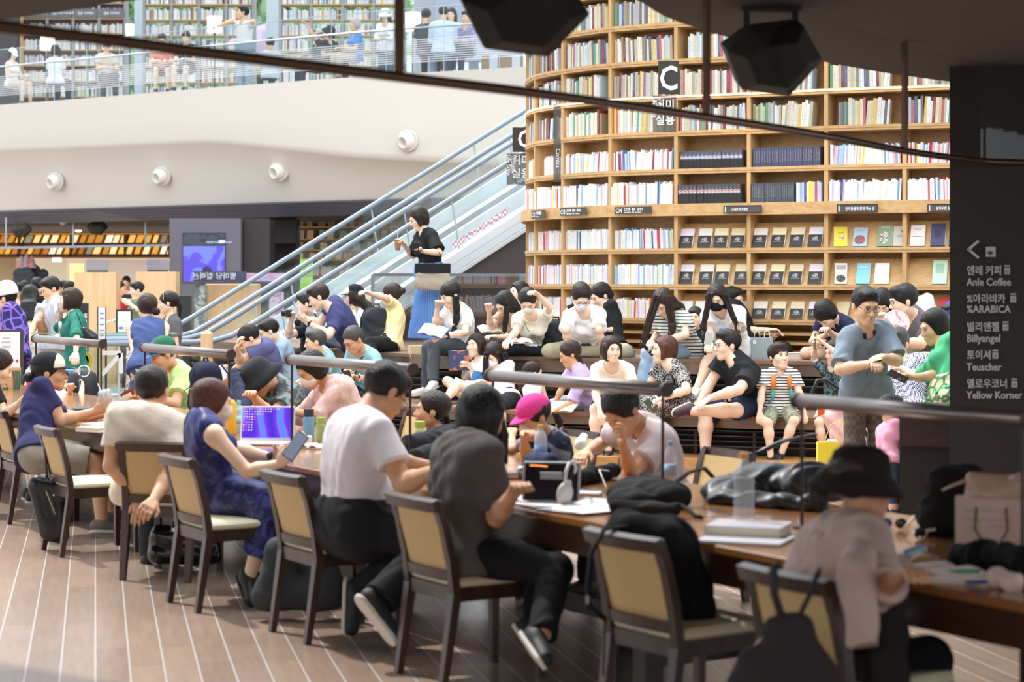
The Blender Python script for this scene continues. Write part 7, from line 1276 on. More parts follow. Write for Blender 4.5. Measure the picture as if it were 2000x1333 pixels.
# laptop
c = TP(512, 868); e = empty('laptop', c); e.rotation_euler = (0, 0, -.15); tag(e, 'open white laptop with a purple and blue wave wallpaper full of icons', 'laptop')
SVR = mat('e6e4e2', .35); MB().box((0, 0, .008), (.33, .22, .014), bev=.004).build('laptop_base', SVR, e); k_ = MB(); [k_.box((-.13+.02*i, .02+.018*j, .0165), (.016, .014, .002)) for i in range(14) for j in range(4)]; k_.build('keyboard', mat('c9c9cb', .5), e)
Rs = Matrix.Rotation(.12, 3, 'Z') @ Matrix.Rotation(-.28, 3, 'X'); hc = Vector((0, .112, .016)); MB().box(hc+Rs@Vector((0, 0, .105)), (.335, .007, .215), R=Rs, bev=.003).build('laptop_lid', SVR, e)
def scrm():
    m = bpy.data.materials.new('wallpaper'); m.use_nodes = True; nt = m.node_tree; L = nt.links.new; b = nt.nodes['Principled BSDF']; tc = N(nt, 'ShaderNodeTexCoord'); wv = N(nt, 'ShaderNodeTexWave', i_Scale=2.2, i_Distortion=9.0, i_Detail=1.5); L(tc.outputs['Object'], wv.inputs['Vector']); r = N(nt, 'ShaderNodeValToRGB'); el = r.color_ramp.elements; el[0].color = (*lin('4326b0'), 1); el[1].color = (*lin('3f7be0'), 1); el[1].position = .95; q = el.new(.6); q.color = (*lin('5a34d6'), 1); q = el.new(.8); q.color = (*lin('8a4fd0'), 1); L(wv.outputs[0], r.inputs[0]); L(r.outputs[0], b.inputs['Base Color']); L(r.outputs[0], b.inputs['Emission Color']); b.inputs['Emission Strength'].default_value = .55; b.inputs['Roughness'].default_value = .3; return m
MB().box(hc+Rs@Vector((0, -.004, .108)), (.318, .001, .19), R=Rs).build('screen', scrm(), e); ic = MB(); [ic.box(hc+Rs@Vector((-.148+.0165*i, -.0052, .194-.0165*j)), (.008, .001, .0065), R=Rs) for j in range(9) for i in range(14) if (j < 3 and i < 14-j*3) or i < 4+(j < 5)]; ic.build('desktop_icons', mat('e9e2f0', .5, emit=.4, pat='blot', col2='d65a6a', ps=50), e)
# bottles, cups
bottle(TP(466, 845), .034, .2, mat('bfe0ea', .1, alpha=.55), mat('8fd0e6', .5), 'clear plastic bottle with pale blue cap left of the laptop', lab=('a9d8e8', .3, .55))
c = TP(452, 850); tag(MB().lathe([(.03, 0), (.033, .01), (.033, .2), (.02, .225), (0, .23)], c, 18).build('yellow_bottle', mat('e9b722', .4), smooth=True), 'tall yellow bottle behind the masked woman in the navy dress', 'bottle')
def tumbler(x, y, r, hb, c1, c2, label, al=.85):
    c = TP(x, y); e = empty('tumbler', c); tag(e, label, 'bottle'); MB().lathe([(r*.92, 0), (r, .01), (r, hb*.72), (r*.86, hb*.78)], n=20).build('tumbler_body', mat(c1, .3, alpha=al), e, smooth=True); MB().lathe([(r*.9, hb*.78), (r*.92, hb*.8), (r*.92, hb), (0, hb*1.01)], n=20).build('lid', mat(c2, .4), e)
tumbler(603, 866, .035, .21, '7fb0d6', '2c3a4a', 'blue tumbler with a dark navy lid beside the charger'); tumbler(626, 869, .028, .165, 'a9c27c', 'a8c24a', 'green bottle with lime lid left of the white-shirted man'); tumbler(820, 880, .034, .17, 'd6dfae', 'a9cf5a', 'pale green bottle with lime lid in front of the girl in navy')
c = TP(602, 868)+Vector((0, -.12, 0)); e = empty('phone_charger', c); tag(e, 'white square charging adapter with cable on the table', 'charger'); MB().box((0, 0, .03), (.07, .05, .06), bev=.006).build('adapter_body', WHITE, e); MB().tube([(0, 0, .06), (-.02, 0, .085), (-.05, -.01, .08), (-.065, -.01, .02), (-.07, -.02, .002)], .003, 6).build('cable', WHITE, e)
open_book('paper_pad', TP(618, 872)+Vector((0, -.14, 0)), .08, .12, -.6, 0, mat('e8e6ea', .6), 'small white notepad beside the charger', cat='notepad')
J = PP['n2']; c = Vector(J['hR'])+Vector(J['hdR'])*.03; c.z -= .06; e = empty('iced_drink_cup', c); e.rotation_euler = (0, -.25, 0); tag(e, 'clear plastic cup of iced drink with a straw lifted above the table', 'cup')
MB().lathe([(.03, 0), (.047, .14), (.049, .142), (.047, .145)], n=20).build('cup_wall', mat('e6ebee', .15, alpha=.45), e, smooth=True); MB().lathe([(.029, .004), (.036, .05), (0, .05)], n=18).build('drink', mat('d9b070', .3), e, smooth=True); MB().tube([(.0, 0, .02), (-.03, 0, .22)], .004, 6).build('straw', WHITE, e); MB().lathe([(.049, .142), (.04, .165), (.0, .17)], n=20).build('cup_lid', mat('eef2f4', .2, alpha=.5), e, smooth=True)
phone(PP['f0'], 'L', 'dark phone held up by the child in pale blue', scr='8a86c0', ln=.16, wd=.08)
phone(PP['n4'], 'R', 'phone with blue-grey screen held by the woman in the navy dress', scr='8d9ab8', col='2a3038', ln=.16, up=.07, face=(-.3, -.9, .2), tilt=(.55, 0, .8))
c = W(252, 772, PP['f1']['hL'][1]-.02); e = empty('wallet', c); e.rotation_euler = (.3, -.5, .2); tag(e, 'open brown leather wallet held by the man in the green cap', 'wallet'); MB().box((0, 0, 0), (.12, .006, .09), bev=.003).build('wallet_front', mat('8a4a28', .4), e); MB().box((-.03, -.012, -.02), (.1, .006, .08), bev=.003).build('wallet_flap', mat('efe9e0', .6), e)
# handheld fan and purple cloth
c = TP(224, 838); e = empty('handheld_fan', c); tag(e, 'small pink handheld fan standing on the table', 'fan'); MB().lathe([(.02, 0), (.016, .02), (.014, .09), (.018, .1)], n=12).build('handle', mat('f0b9bd', .5), e, smooth=True); MB().lathe([(.001, -.012), (.042, -.012), (.045, 0), (.042, .012), (.001, .012)], (0, 0, .14), 20, R=Matrix.Rotation(math.pi/2, 3, 'X')).build('fan_head', mat('f3c4c6', .5, pat='stripe', col2='d98f98', ps=70, pax=0), e)
soft('folded_purple_cloth', [('c', TP(238, 822)+Vector((0, 0, .03)), TP(262, 822)+Vector((0, 0, .03)), .05, .045), ('c', TP(250, 815)+Vector((0, 0, .04)), TP(268, 815)+Vector((0, 0, .02)), .05, .04), ('p', TP(238, 822), (0, 0, -1))], cloth('7d6f9e'), 'crumpled purple-grey cloth on the table behind the iced drink', 'cloth', wr=.006)
for i, (x, y, t_) in enumerate(((205, 838, .02), (196, 842, .03))): closed_book(TP(x, y)+Vector((0, 0, .02 if i == 0 else 0)), .2, .26, t_, -.5, 'efece4', ['upper white notebook of the pair beside the navy t-shirt', 'lower white notebook of the pair beside the navy t-shirt'][i])
closed_book(TP(172, 800), .22, .16, .012, .3, '3a3c44', 'thin dark tray-like folder behind the iced drink', name='folder')
# backpacks on the table
def pack(c, w_, d_, h_, rz, col, label, strap=True, lean=0, ov='26282d', flat=1.0):
    R = Matrix.Rotation(rz, 3, 'Z') @ Matrix.Rotation(lean, 3, 'X'); c = Vector(c); g = lambda x, y, z: c+R@Vector((x, y, z)); r = min(d_/2, w_/2)
    P = [('c', g(-w_/2+r, 0, r), g(w_/2-r, 0, r), r, r, {'k': .05}), ('c', g(-w_/2+r, 0, h_-r), g(w_/2-r, 0, h_-r), r*.85, r*.85, {'k': .05}), ('c', g(-w_/2+r, 0, r), g(-w_/2+r, 0, h_-r), r, r*.85, {'k': .05}), ('c', g(w_/2-r, 0, r), g(w_/2-r, 0, h_-r), r, r*.85, {'k': .05}), ('c', g(0, 0, r), g(0, 0, h_-r*1.1), r*1.02, r*.9, {'k': .05}), ('c', g(-w_/2+r*1.3, -r*.7, r), g(w_/2-r*1.3, -r*.7, r), r*.6, r*.6, {'k': .02}), ('c', g(-w_/2+r*1.3, -r*.7, h_*.4), g(w_/2-r*1.3, -r*.7, h_*.4), r*.5, r*.5, {'k': .02})]
    m = cloth(col, bump=.25, bs=18); parts = []
    if strap:
        parts = [MB().tube([g(s*w_*.22, d_*.45, h_*.95), g(s*w_*.26, d_*.75, h_*.75), g(s*w_*.3, d_*.7, h_*.35), g(s*w_*.3, d_*.48, h_*.1)], .016, 8, sq=.4).build('strap', m, smooth=True) for s in (-1, 1)]
        parts.append(MB().tube([g(-.04, .0, h_*.97), g(-.03, 0, h_*1.06), g(.03, 0, h_*1.06), g(.04, 0, h_*.97)], .009, 6).build('top_handle', m, smooth=True))
    parts.append(MB().tube([g(x, -d_*.5-r*.35+.0, h_*.52-abs(x)*.3) for x in np.linspace(-w_*.28, w_*.28, 7)], .004, 5).build('zip', mat('4a4d55', .4), smooth=True))
    return soft('backpack', P, m, label, 'bag', parts=parts, wr=.004)
pack(TP(402, 812), .3, .2, .4, -1.0, '23273f', 'dark navy backpack standing on the table between lime polo and red-brown hair')
pack(W(735, 688, 22.0), .34, .26, .5, .5, '33363c', 'grey-black backpack beside the yellow t-shirt woman on the upper deck'); pack(W(1085, 690, 20.5)+Vector((0, 0, -.12)), .3, .2, .46, .1, '25272b', 'black backpack standing between the cream and the white t-shirt women')
fl_ = lambda x, y, z=0: TP(x, y)+Vector((0, 0, z))
soft('backpack', [('c', fl_(800, 900, .07), fl_(875, 895, .08), .07, .09, {'k': .05}), ('c', fl_(815, 912, .05), fl_(880, 905, .06), .05, .07, {'k': .05}), ('c', fl_(850, 890, .1), fl_(882, 890, .12), .06, .06, {'k': .05}), ('p', TP(840, 905), (0, 0, -1))], cloth('26282c', bump=.3), 'black soft bag lying on the table between the white shirt and grey t-shirt people', 'bag', wr=.006)
m_ = cloth('202225', bump=.3, bs=14); st = [MB().tube([fl_(1310, 985, .08), fl_(1345, 975, .12), fl_(1375, 955, .1), fl_(1392, 948, .04)], .014, 8, sq=.5).build('strap', m_, smooth=True), MB().tube([fl_(1330, 1000, .03), fl_(1350, 1005, .01), fl_(1358, 1012, .008), fl_(1372, 1014, .006)], .008, 6).build('strap_end', m_, smooth=True), MB().ell(fl_(1250, 975, .125), (.01, .006, .008), n=8).build('small_logo', mat('c9c9cc', .4))]
soft('messenger_bag', [('e', fl_(1258, 985, .045), (.17, .14, .075)), ('e', fl_(1230, 995, .04), (.1, .12, .055)), ('e', fl_(1300, 990, .045), (.12, .13, .07)), ('c', fl_(1200, 1005, .03), fl_(1320, 1012, .035), .03, .03, {'k': .05}), ('p', TP(1250, 990), (0, 0, -1))], m_, 'flat black bag with a flap lying in the middle of the near table section', 'bag', wr=.005, parts=st)
soft('leather_bag', [('e', fl_(1430, 978, .04), (.14, .13, .07)), ('e', fl_(1500, 970, .05), (.2, .16, .105)), ('e', fl_(1580, 975, .05), (.17, .16, .12)), ('c', fl_(1400, 985, .02), fl_(1600, 1000, .03), .04, .04, {'k': .08}), ('p', TP(1500, 975), (0, 0, -1))], mat('20262c', .42, bump=.2, bs=12), 'large slumped black leather bag behind the big clear bottle', 'bag', wr=.007, parts=[MB().tube([fl_(1480, 945, .15), fl_(1530, 935, .19), fl_(1590, 925, .2)], .02, 8, sq=.5).build('handle', mat('181b1f', .3), smooth=True)])
# big PET bottle on a book
closed_book(TP(1462, 1048), .3, .23, .05, -.35, 'c9c4d0', 'thick book with pale cover below the large clear bottle'); closed_book(TP(1455, 1056)+Vector((0, -.02, -.0)), .33, .25, .012, -.38, 'd9dbe6', 'thin pale notebook under the thick book', name='notebook')
bottle(TP(1453, 1040)+Vector((0, 0, .05)), .043, .26, PET, mat('e0a03a', .5), 'large clear plastic bottle with orange cap standing on a book', rings=6)
bottle(TP(1309, 950), .032, .21, PET, mat('8fb4e6', .5), 'clear bottle with blue cap and blue label beside the lamp post', lab=('9db8d8', .25, .5)); bottle(TP(1056, 905), .036, .2, mat('cfdbe6', .1, alpha=.6), mat('d9a878', .5), 'small bottle with peach cap and blue label in front of the pink capped child', lab=('5f8cc9', .2, .48))
# tablet on stand with headphones
c = TP(1075, 985); e = empty('tablet', c); e.rotation_euler = (0, 0, -.15); tag(e, 'upright tablet with silver frame and dark screen', 'tablet'); Rt_ = Matrix.Rotation(-.35, 3, 'X'); MB().box(Rt_@Vector((0, 0, .1)), (.26, .008, .19), R=Rt_, bev=.003).build('tablet_frame', mat('c9c9cd', .3, .5), e); MB().box(Rt_@Vector((0, -.005, .1)), (.24, .001, .17), R=Rt_).build('screen', mat('2c262c', .12), e); MB().bar((0, .09, .0), (0, .02, .14), .1, ha=.006).build('stand', mat('8a8a90', .4), e)
MB().tube([Rt_@Vector((x, -.007, .175-.35*(x+.1)**2*2)) for x in np.linspace(-.1, -.02, 6)], .003, 5).build('screen_light_streak', mat('ff9a50', .4, emit=1.2), e)
c = TP(1098, 985)+Vector((0, -.06, 0)); e = empty('headphones', c); e.rotation_euler = (0, .0, .5); tag(e, 'white over-ear headphones leaning on the tablet', 'headphones'); HPW = mat('e2dcd8', .4)
for q_ in ((0, -.02, .055), (.075, .06, .06)): MB().ell(q_, (.04, .022, .052), Matrix.Rotation(.25, 3, 'Y'), 16).build('ear_cup', HPW, e, smooth=True)
MB().tube([(.0, -.02, .1), (.012, -.01, .15), (.04, .01, .185), (.075, .03, .19), (.1, .05, .16), (.09, .06, .1)], .008, 8).build('headband', HPW, e, smooth=True)
open_book('open_notebook', TP(1020, 975), .17, .25, -.9, 0, mat('dcd8d4', .6), 'thick open book with curled white pages beside the grey t-shirt person', roll=0, cm='f4f2f0')
for i, (x, y, rz, w_, h_) in enumerate(((1075, 985, -1.05, .21, .3), (1130, 995, -.75, .21, .34), (1160, 1000, -.95, .2, .28))):
    m = MB(); n_ = 8; c = TP(x, y); R = Matrix.Rotation(rz, 3, 'Z'); m.sheet([[c+R@Vector((a, b, .003*(i+1)+(.05*max(0, (b/h_-.1))**2*3 if i == 1 else 0))) for a in np.linspace(-w_/2, w_/2, 3)] for b in np.linspace(-h_/2, h_/2, n_)], th=.0015)
    o = m.build('paper_sheet', mat('f3f1f4', .7, pat='stripe', col2='dfdce2', ps=90, pax=1)); tag(o, ['sheet of paper under the open book, nearest the tablet', 'loose printed sheet with a curled corner on the table', 'loose sheet beneath the curled one at the table edge'][i], 'paper', 'loose sheets on the table')
open_book('open_book', TP(818, 912), .15, .2, -.9, 0, mat('d9dce0', .6), 'open book with white pages in front of the white-shirted man', cm='eef2ea')
soft('cable_pouch', [('c', fl_(1120, 950, .035), fl_(1195, 935, .035), .04, .04), ('p', TP(1160, 945), (0, 0, -1))], cloth('18191c'), 'black soft pouch behind the headphones', 'pouch', wr=.005)
closed_book(TP(1140, 968), .16, .1, .016, -.2, 'e8e6f2', 'white and black pencil wallet in front of the pouch', name='pencil_case')
tag(MB().tube([fl_(1098, 985, .02), fl_(1140, 960, .01), fl_(1185, 975, .05), fl_(1170, 950, .08), fl_(1205, 930, .02)], .003, 6).build('white_cable', WHITE, smooth=True), 'white cable looping behind the headphones', 'cable')
soft('dark_camera_case', [('c', fl_(1040, 925, .05), fl_(1075, 930, .07), .055, .05), ('p', TP(1050, 930), (0, 0, -1))], cloth('2b3550'), 'navy case in front of the pink capped child', 'case', wr=.004)
closed_book(TP(995, 935), .1, .08, .03, 0, '5a5e66', 'small grey box near the pink capped child', name='small_box'); tag(MB().lathe([(.02, 0), (.025, .04), (.018, .06), (0, .062)], TP(1018, 935), 14).build('silver_jar', mat('b9bcc0', .25, .8), smooth=True), 'small silver jar on the table by the tablet', 'jar')
soft('crumpled_tissue', [('c', fl_(1133, 878, .03), fl_(1140, 870, .05), .03, .02)], WHITE, 'crumpled white tissue behind the lilac-grey t-shirt hand', 'tissue', wr=.006)
# right end of the table
c = TP(1935, 1085); e = empty('paper_gift_bag', c, -.25); tag(e, 'pale pink paper gift bag with handwritten lines and dark rope handle', 'bag'); PNK = mat('dcbfb4', .7, bump=.03, bs=8)
MB().box((0, 0, .105), (.25, .1, .21)).build('bag_body', PNK, e); MB().tube([(-.05, -.052, .18), (-.055, -.056, .1), (-.02, -.06, .045), (.03, -.06, .045), (.06, -.056, .1), (.055, -.052, .18)], .0035, 6).build('rope_handle', mat('4a3a3c', .7), e, smooth=True)
wr_ = MB(); [wr_.tube([(x0+.011*k_, -.0515, z+.004*math.sin(k_*2.1+z*90)) for k_ in range(n_)], .0009, 4) for x0, z, n_ in ((-.09, .165, 4), (-.03, .168, 9), (-.095, .135, 17), (-.09, .105, 5), (-.01, .11, 7))]; wr_.build('handwriting', mat('8a86a0', .7), e); MB().box((-.05, -.0515, .125), (.02, .0012, .016)).build('green_mark', mat('b9d650', .6), e)
soft('clear_plastic_bag', [('c', TP(1925, 1085)+Vector((-.02, .01, .22)), TP(1975, 1085)+Vector((.04, 0, .24)), .05, .06, {'k': .05}), ('c', TP(1900, 1085)+Vector((0, .02, .28)), TP(1990, 1085)+Vector((.08, 0, .24)), .02, .03, {'k': .04})], mat('d8b9a4', .12, alpha=.75, bump=.5, bs=25), 'glossy plastic wrapped bundle sticking out of the pink gift bag', 'bag', wr=.006, parts=[MB().tube([TP(1900, 1085)+Vector((.0, .02, .28)), TP(1860, 1085)+Vector((0, .02, .25)), TP(1843, 1085)+Vector((0, .02, .235))], [.014, .008, .007], 8, sq=.5).build('twisted_end', mat('d9b3aa', .4), smooth=True)])
soft('black_fabric_bag', [('c', fl_(1840, 1045, .08), fl_(1890, 1045, .1), .1, .1, {'k': .05}), ('c', fl_(1845, 1045, .2), fl_(1890, 1045, .2), .075, .075, {'k': .02}), ('p', TP(1870, 1045), (0, 0, -1))], cloth('1b1718', bump=.3), 'tall black fabric bundle behind the pink gift bag', 'bag', wr=.005)
soft('black_scarf', [('c', fl_(1870, 1105, .03), fl_(1905, 1112, .045), .04, .045, {'k': .03}), ('c', fl_(1915, 1110, .045), fl_(2000, 1125, .05), .05, .055, {'k': .03}), ('p', TP(1930, 1112), (0, 0, -1))], cloth('161314'), 'black crumpled cloth in front of the pink gift bag', 'cloth', wr=.007)
open_book('open_notebook', TP(1830, 1120), .14, .2, -1.0, 0, mat('f0d8d0', .6), 'open pale notebook under the hand of the bucket hat person', cm='f6e4dc'); closed_book(TP(1880, 1138), .3, .15, .012, -.3, 'f0dcd2', 'pink-white notebook at the table edge with pens on it', name='notebook')
for i, (x, y, c_, lb) in enumerate(((1885, 1128, '2fa866', 'green marker pen on the pink-white notebook'), (1858, 1128, '2b2b33', 'black pen on the pink-white notebook'), (1915, 1148, '3a5fc0', 'blue capped pen at the table edge'))): c = TP(x, y)+Vector((0, 0, .018)); tag(MB().tube([c-Vector((.05, .01, 0)), c+Vector((.05, .012, 0))], .006, 8).build('marker_pen', mat(c_, .4)), lb, 'pen', 'pens at the right table end')
soft('phone_with_glitter_case', [('c', fl_(1770, 1095, .02), fl_(1800, 1090, .03), .022, .02)], mat('a9c9d6', .2, .3, bump=.5, bs=90), 'glittery pale blue phone case under the fingers at right', 'phone', wr=0)
soft('tissue_pack', [('c', fl_(1950, 1150, .03), fl_(1985, 1155, .03), .035, .03), ('p', TP(1970, 1152), (0, 0, -1))], mat('f0d9d2', .5), 'crumpled pale tissue pack at the far right table edge', 'tissue', wr=.006)
c = TP(1745, 1035); e = empty('sunglasses', c, -.2); tag(e, 'blue and brown sunglasses lying on the table', 'glasses'); [MB().ell((s*.03, 0, .025), (.026, .01, .022), n=12).build('lens', mat('33333c' if s > 0 else '3a4a86', .1), e, smooth=True) for s in (-1, 1)]; MB().tube([(.055, 0, .03), (.06, .06, .02), (.05, .11, .006)], .003, 6).build('temple', mat('5a3a28', .3), e)
tag(MB().tube([fl_(1762, 1045, .015), fl_(1785, 1040, .06), fl_(1800, 1030, .075), fl_(1815, 1045, .02), fl_(1800, 1060, .01), fl_(1785, 1050, .02), fl_(1825, 1050, .03), fl_(1838, 1045, .05)], .005, 8).build('pale_coiled_cable', mat('e6d6c0', .4), smooth=True), 'pale coiled cable beside the sunglasses', 'cable'); tag(MB().ell(fl_(1797, 1055, .025), (.024, .02, .024), n=14).build('black_pompom', mat('151515', .9, bump=1, bs=300), smooth=True), 'small black round pompom in the coiled cable', 'charm')
# ---------------------------------------------------------------- bags on chairs and floor
LEA = mat('191b20', .28, bump=.05); d = 12.85; c = W(97, 995, d)
soft('leather_handbag', [('c', W(75, 945, d), W(125, 955, d), .05, .05, {'k': .04}), ('c', W(72, 950, d), W(95, 1040, d), .055, .06, {'k': .04, 'fl': (0, 1, 0), 'fs': .7}), ('c', W(112, 955, d), W(118, 1045, d), .06, .06, {'k': .05, 'fl': (0, 1, 0), 'fs': .7})], LEA, 'black leather handbag hanging on the chair back at left', 'bag', wr=.001, parts=[MB().tube([W(92, 940, d), W(88, 870, d-.03), W(84, 843, d-.05)], .009, 6, sq=.4).build('handle', LEA), MB().tube([W(106, 945, d), W(113, 880, d-.03), W(117, 845, d-.05)], .006, 6).build('handle', LEA), MB().tube([W(90, 960, d-.06), W(108, 1005, d-.07)], .004, 5).build('zip', mat('c9c0a8', .3, .8)), MB().ell(W(105, 968, d-.068), (.008, .004, .008), n=8).build('buckle', mat('d6cfae', .25, .9))])
d = 11.9; soft('leather_weekender', [('c', W(312, 1080, d), W(405, 1082, d), .075, .075, {'k': .05}), ('c', W(312, 1045, d), W(400, 1050, d), .06, .06, {'k': .06}), ('p', W(350, 1102, d), (0, 0, -1))], mat('15171b', .18, bump=.03), 'glossy black leather bag standing on the floor below the beige polo chair', 'bag', wr=.002, parts=[MB().tube([W(335, 1040, d-.05), W(338, 1022, d-.05), W(348, 1016, d-.05), W(352, 1035, d-.06)], .008, 6).build('handle', mat('15171b', .2)), MB().box(W(342, 1035, d-.09), (.035, .01, .02)).build('metal_clasp', mat('d0d3d8', .2, .9))])
d = 10.2; soft('dark_tote_sack', [('c', W(530, 1165, d), W(640, 1160, d), .09, .09, {'k': .06, 'fl': (0, 1, 0), 'fs': .7}), ('c', W(545, 1080, d), W(625, 1080, d), .06, .06, {'k': .1, 'fl': (0, 1, 0), 'fs': .6}), ('c', W(530, 1165, d), W(550, 1075, d), .07, .05, {'k': .08}), ('c', W(640, 1160, d), W(620, 1080, d), .07, .05, {'k': .08}), ('p', W(560, 1192, d), (0, 0, -1))], mat('2f3238', .75, bump=.3, bs=10), 'large dark grey fabric sack on the floor behind the white-shirted man chair', 'bag', wr=.005)
# backpack on the empty chair
d = 7.45; m_ = cloth('17181b', bump=.25, bs=12); g = lambda x, y, dd=0: W(x, y, d+dd)
soft('backpack', [('c', g(1225, 1040, .08), g(1290, 1055, .05), .085, .08, {'k': .06}), ('c', g(1310, 1060, .15), g(1340, 1180, .12), .1, .11, {'k': .07}), ('c', g(1250, 1080, .15), g(1290, 1190, .15), .1, .1, {'k': .07}), ('c', g(1340, 1180, .12), g(1355, 1205, .1), .09, .06, {'k': .05})], m_, 'black backpack slumped over the seat of the empty chair', 'bag', wr=.006, parts=[MB().tube([g(1225, 1028, 0), g(1180, 1035, -.06), g(1155, 1080, -.08), g(1148, 1150, -.08), g(1150, 1190, -.06)], .014, 8, sq=.5).build('strap', m_, smooth=True), MB().tube([g(1150, 1175, -.06), g(1165, 1195, -.06), g(1182, 1210, -.05)], .022, 8, sq=.5).build('strap', m_, smooth=True), MB().tube([g(1182, 1205, -.05), g(1178, 1320, -.05)], .011, 6, sq=.4).build('hanging_strap', m_), MB().box(g(1147, 1172, -.09), (.012, .01, .03)).build('buckle', mat('a9adb2', .3, .7))])
# cloth bag on the right chair
d = 6.05; m_ = cloth('3a3436', bump=.4, bs=9); g = lambda x, y, dd=0: W(x, y, d+dd)
soft('cloth_bag', [('c', g(1530, 1228), g(1562, 1235), .035, .035, {'k': .06}), ('c', g(1532, 1232), g(1490, 1330), .035, .085, {'k': .06, 'fl': (0, 1, 0), 'fs': .6}), ('c', g(1560, 1232), g(1572, 1345), .035, .085, {'k': .06, 'fl': (0, 1, 0), 'fs': .6}), ('c', g(1500, 1340), g(1570, 1345), .1, .1, {'k': .06, 'fl': (0, 1, 0), 'fs': .6})], m_, 'dark brown-grey cloth bag hanging from the chair at bottom right', 'bag', wr=.006, parts=[MB().tube([g(1530, 1215), g(1512, 1160, -.01), g(1510, 1112, .02), g(1515, 1106, .08)], .026, 8, sq=.35).build('strap', m_, smooth=True), MB().tube([g(1555, 1215), g(1578, 1170, -.01), g(1594, 1128, .02), g(1598, 1122, .08)], .024, 8, sq=.35).build('strap', m_, smooth=True)])
# ---------------------------------------------------------------- things held or lying on the decks
J = PP['b6']; c = Vector(J['hR'])+Vector((-.03, -.02, -.03)); e = empty('paper_cup', c); tag(e, 'brown paper cup with a straw in the hand of the woman in the blue skirt', 'cup'); MB().lathe([(.028, -.06), (.04, .06), (.042, .062), (.042, .068)], n=16).build('cup_wall', mat('c99c78', .6), e, smooth=True); MB().lathe([(.042, .068), (.0, .072)], n=16).build('lid', WHITE, e); MB().tube([(0, 0, .05), (.005, 0, .17)], .004, 5).build('straw', WHITE, e)
phone(J, 'L', 'phone held by the standing woman in the blue skirt', col='22242a', scr='4a4d56')
d = J['A']['L'][0][1]-.05; CT = cloth('26262a'); CB = cloth('b9ac9c', bump=.5, bs=120)
soft('tote_bag', [('c', W(823, 552, d), W(867, 552, d), .09, .09, {'k': .03, 'fl': (0, 1, 0), 'fs': .4}), ('c', W(822, 536, d), W(868, 536, d), .055, .055, {'k': .03, 'fl': (0, 1, 0), 'fs': .6}), ('p', W(845, 533, d), (0, 0, 1))], CB, 'large black and beige woven tote bag on the arm of the blue skirt woman', 'bag', wr=.002, parts=[MB().sheet([[W(845+35*math.cos(t), y, d+.045*math.sin(t)) for t in np.linspace(0, 2*math.pi, 17)] for y in (515, 524, 534)]).build('black_top_panel', CT, smooth=True), MB().tube([W(846, 518, d-.02), W(846, 500, d-.02), W(853, 488, d+.02), W(862, 500, d), W(862, 518, d-.02)], .012, 8, sq=.4).build('handle', CT, smooth=True)])
J = PP['b7']; open_book('open_book', W(846, 648, J['hL'][1]-.02), .13, .19, -.3, 28, mat('4a6fb5', .5), 'open white-paged book with blue cover held by the woman with grey jeans', roll=12)
J = PP['a4']; e = open_book('open_book', W(896, 705, J['hR'][1]-.02), .1, .2, -.2, 80, mat('3f4f7c', .5, pat='blot', col2='d0764a', ps=6), 'open book with dark blue and orange cover held upright by the girl in white', roll=6)
e.rotation_euler = (math.radians(78), 0, math.radians(170)); J = PP['a5']; e = open_book('open_book', W(938, 741, J['hR'][1]-.02), .085, .15, 0, 70, mat('3f8fd0', .5, pat='blot', col2='26406c', ps=12), 'open blue picture book held by the masked girl'); e.rotation_euler = (math.radians(65), math.radians(-12), math.radians(175))
open_book('open_book', W(958, 645, 20.7), .12, .18, .3, 20, mat('d8cdb4', .5), 'open thick book with cream pages read by the woman with hair clips', cm='f1ead6')
open_book('open_book', W(1015, 668, 20.1), .12, .17, .2, 12, mat('cfcac0', .5), 'open book lying on the lap of the cream knit woman'); open_book('open_book', W(1098, 797, 18.85), .14, .18, -.5, 25, mat('dcd6cc', .5), 'open picture book on the lap of the girl in lilac', cm='e8ecdf')
phone(PP['b1'], 'L', 'pale phone held out by the man in the dark blue t-shirt', col='d6d8dc', tilt=(-.5, 0, .8)); phone(PP['a3'], 'L', 'phone held low by the man in pale teal with crossbody strap', col='33363c')
phone(PP['b13'], 'L', 'dark phone in the hands of the striped t-shirt woman'); phone(PP['a9'], 'L', 'phone in a green case held by the woman in the paisley dress', col='44614f'); phone(PP['a12'], 'R', 'phone held up high by the child in the graphic t-shirt', col='3a2a26', scr='c9d07a', tilt=(0, 0, 1), face=(1, -.4, 0)); phone(PP['a13'], 'R', 'phone in the hand of the bowed person behind the bucket hat')
phone(PP['s2'], 'L', 'dark phone in the palm of the standing woman in green', up=.06, tilt=(-.8, 0, .4)); phone(PP['s1'], 'L', 'thin dark object opened by the standing man', wd=.02, ln=.1, tilt=(-1, 0, -.3))
c = W(564, 612, PP['b2']['hL'][1]); e = empty('photo_camera', c); tag(e, 'black camera with lens pointed left held by the man in black', 'camera'); MB().box((0, 0, 0), (.07, .12, .08), bev=.01).build('camera_body', M_bk, e); MB().lathe([(.03, 0), (.035, .03), (.034, .08), (.026, .085)], n=16, R=Matrix.Rotation(-math.pi/2, 3, 'Y')).build('lens', mat('121315', .25), e, smooth=True); MB().box((.036, -.01, -.02), (.003, .07, .05)).build('screen', mat('8a86b8', .3, emit=.2), e)
c = W(1384, 661, PP['b15']['hR'][1]-.03); e = empty('tablet_case', c); tag(e, 'small white tablet held by the woman in the black mask', 'tablet'); e.rotation_euler = (.2, .1, .3); MB().box((0, 0, 0), (.075, .012, .13), bev=.004).build('tablet_body', mat('dfe3e0', .5), e)
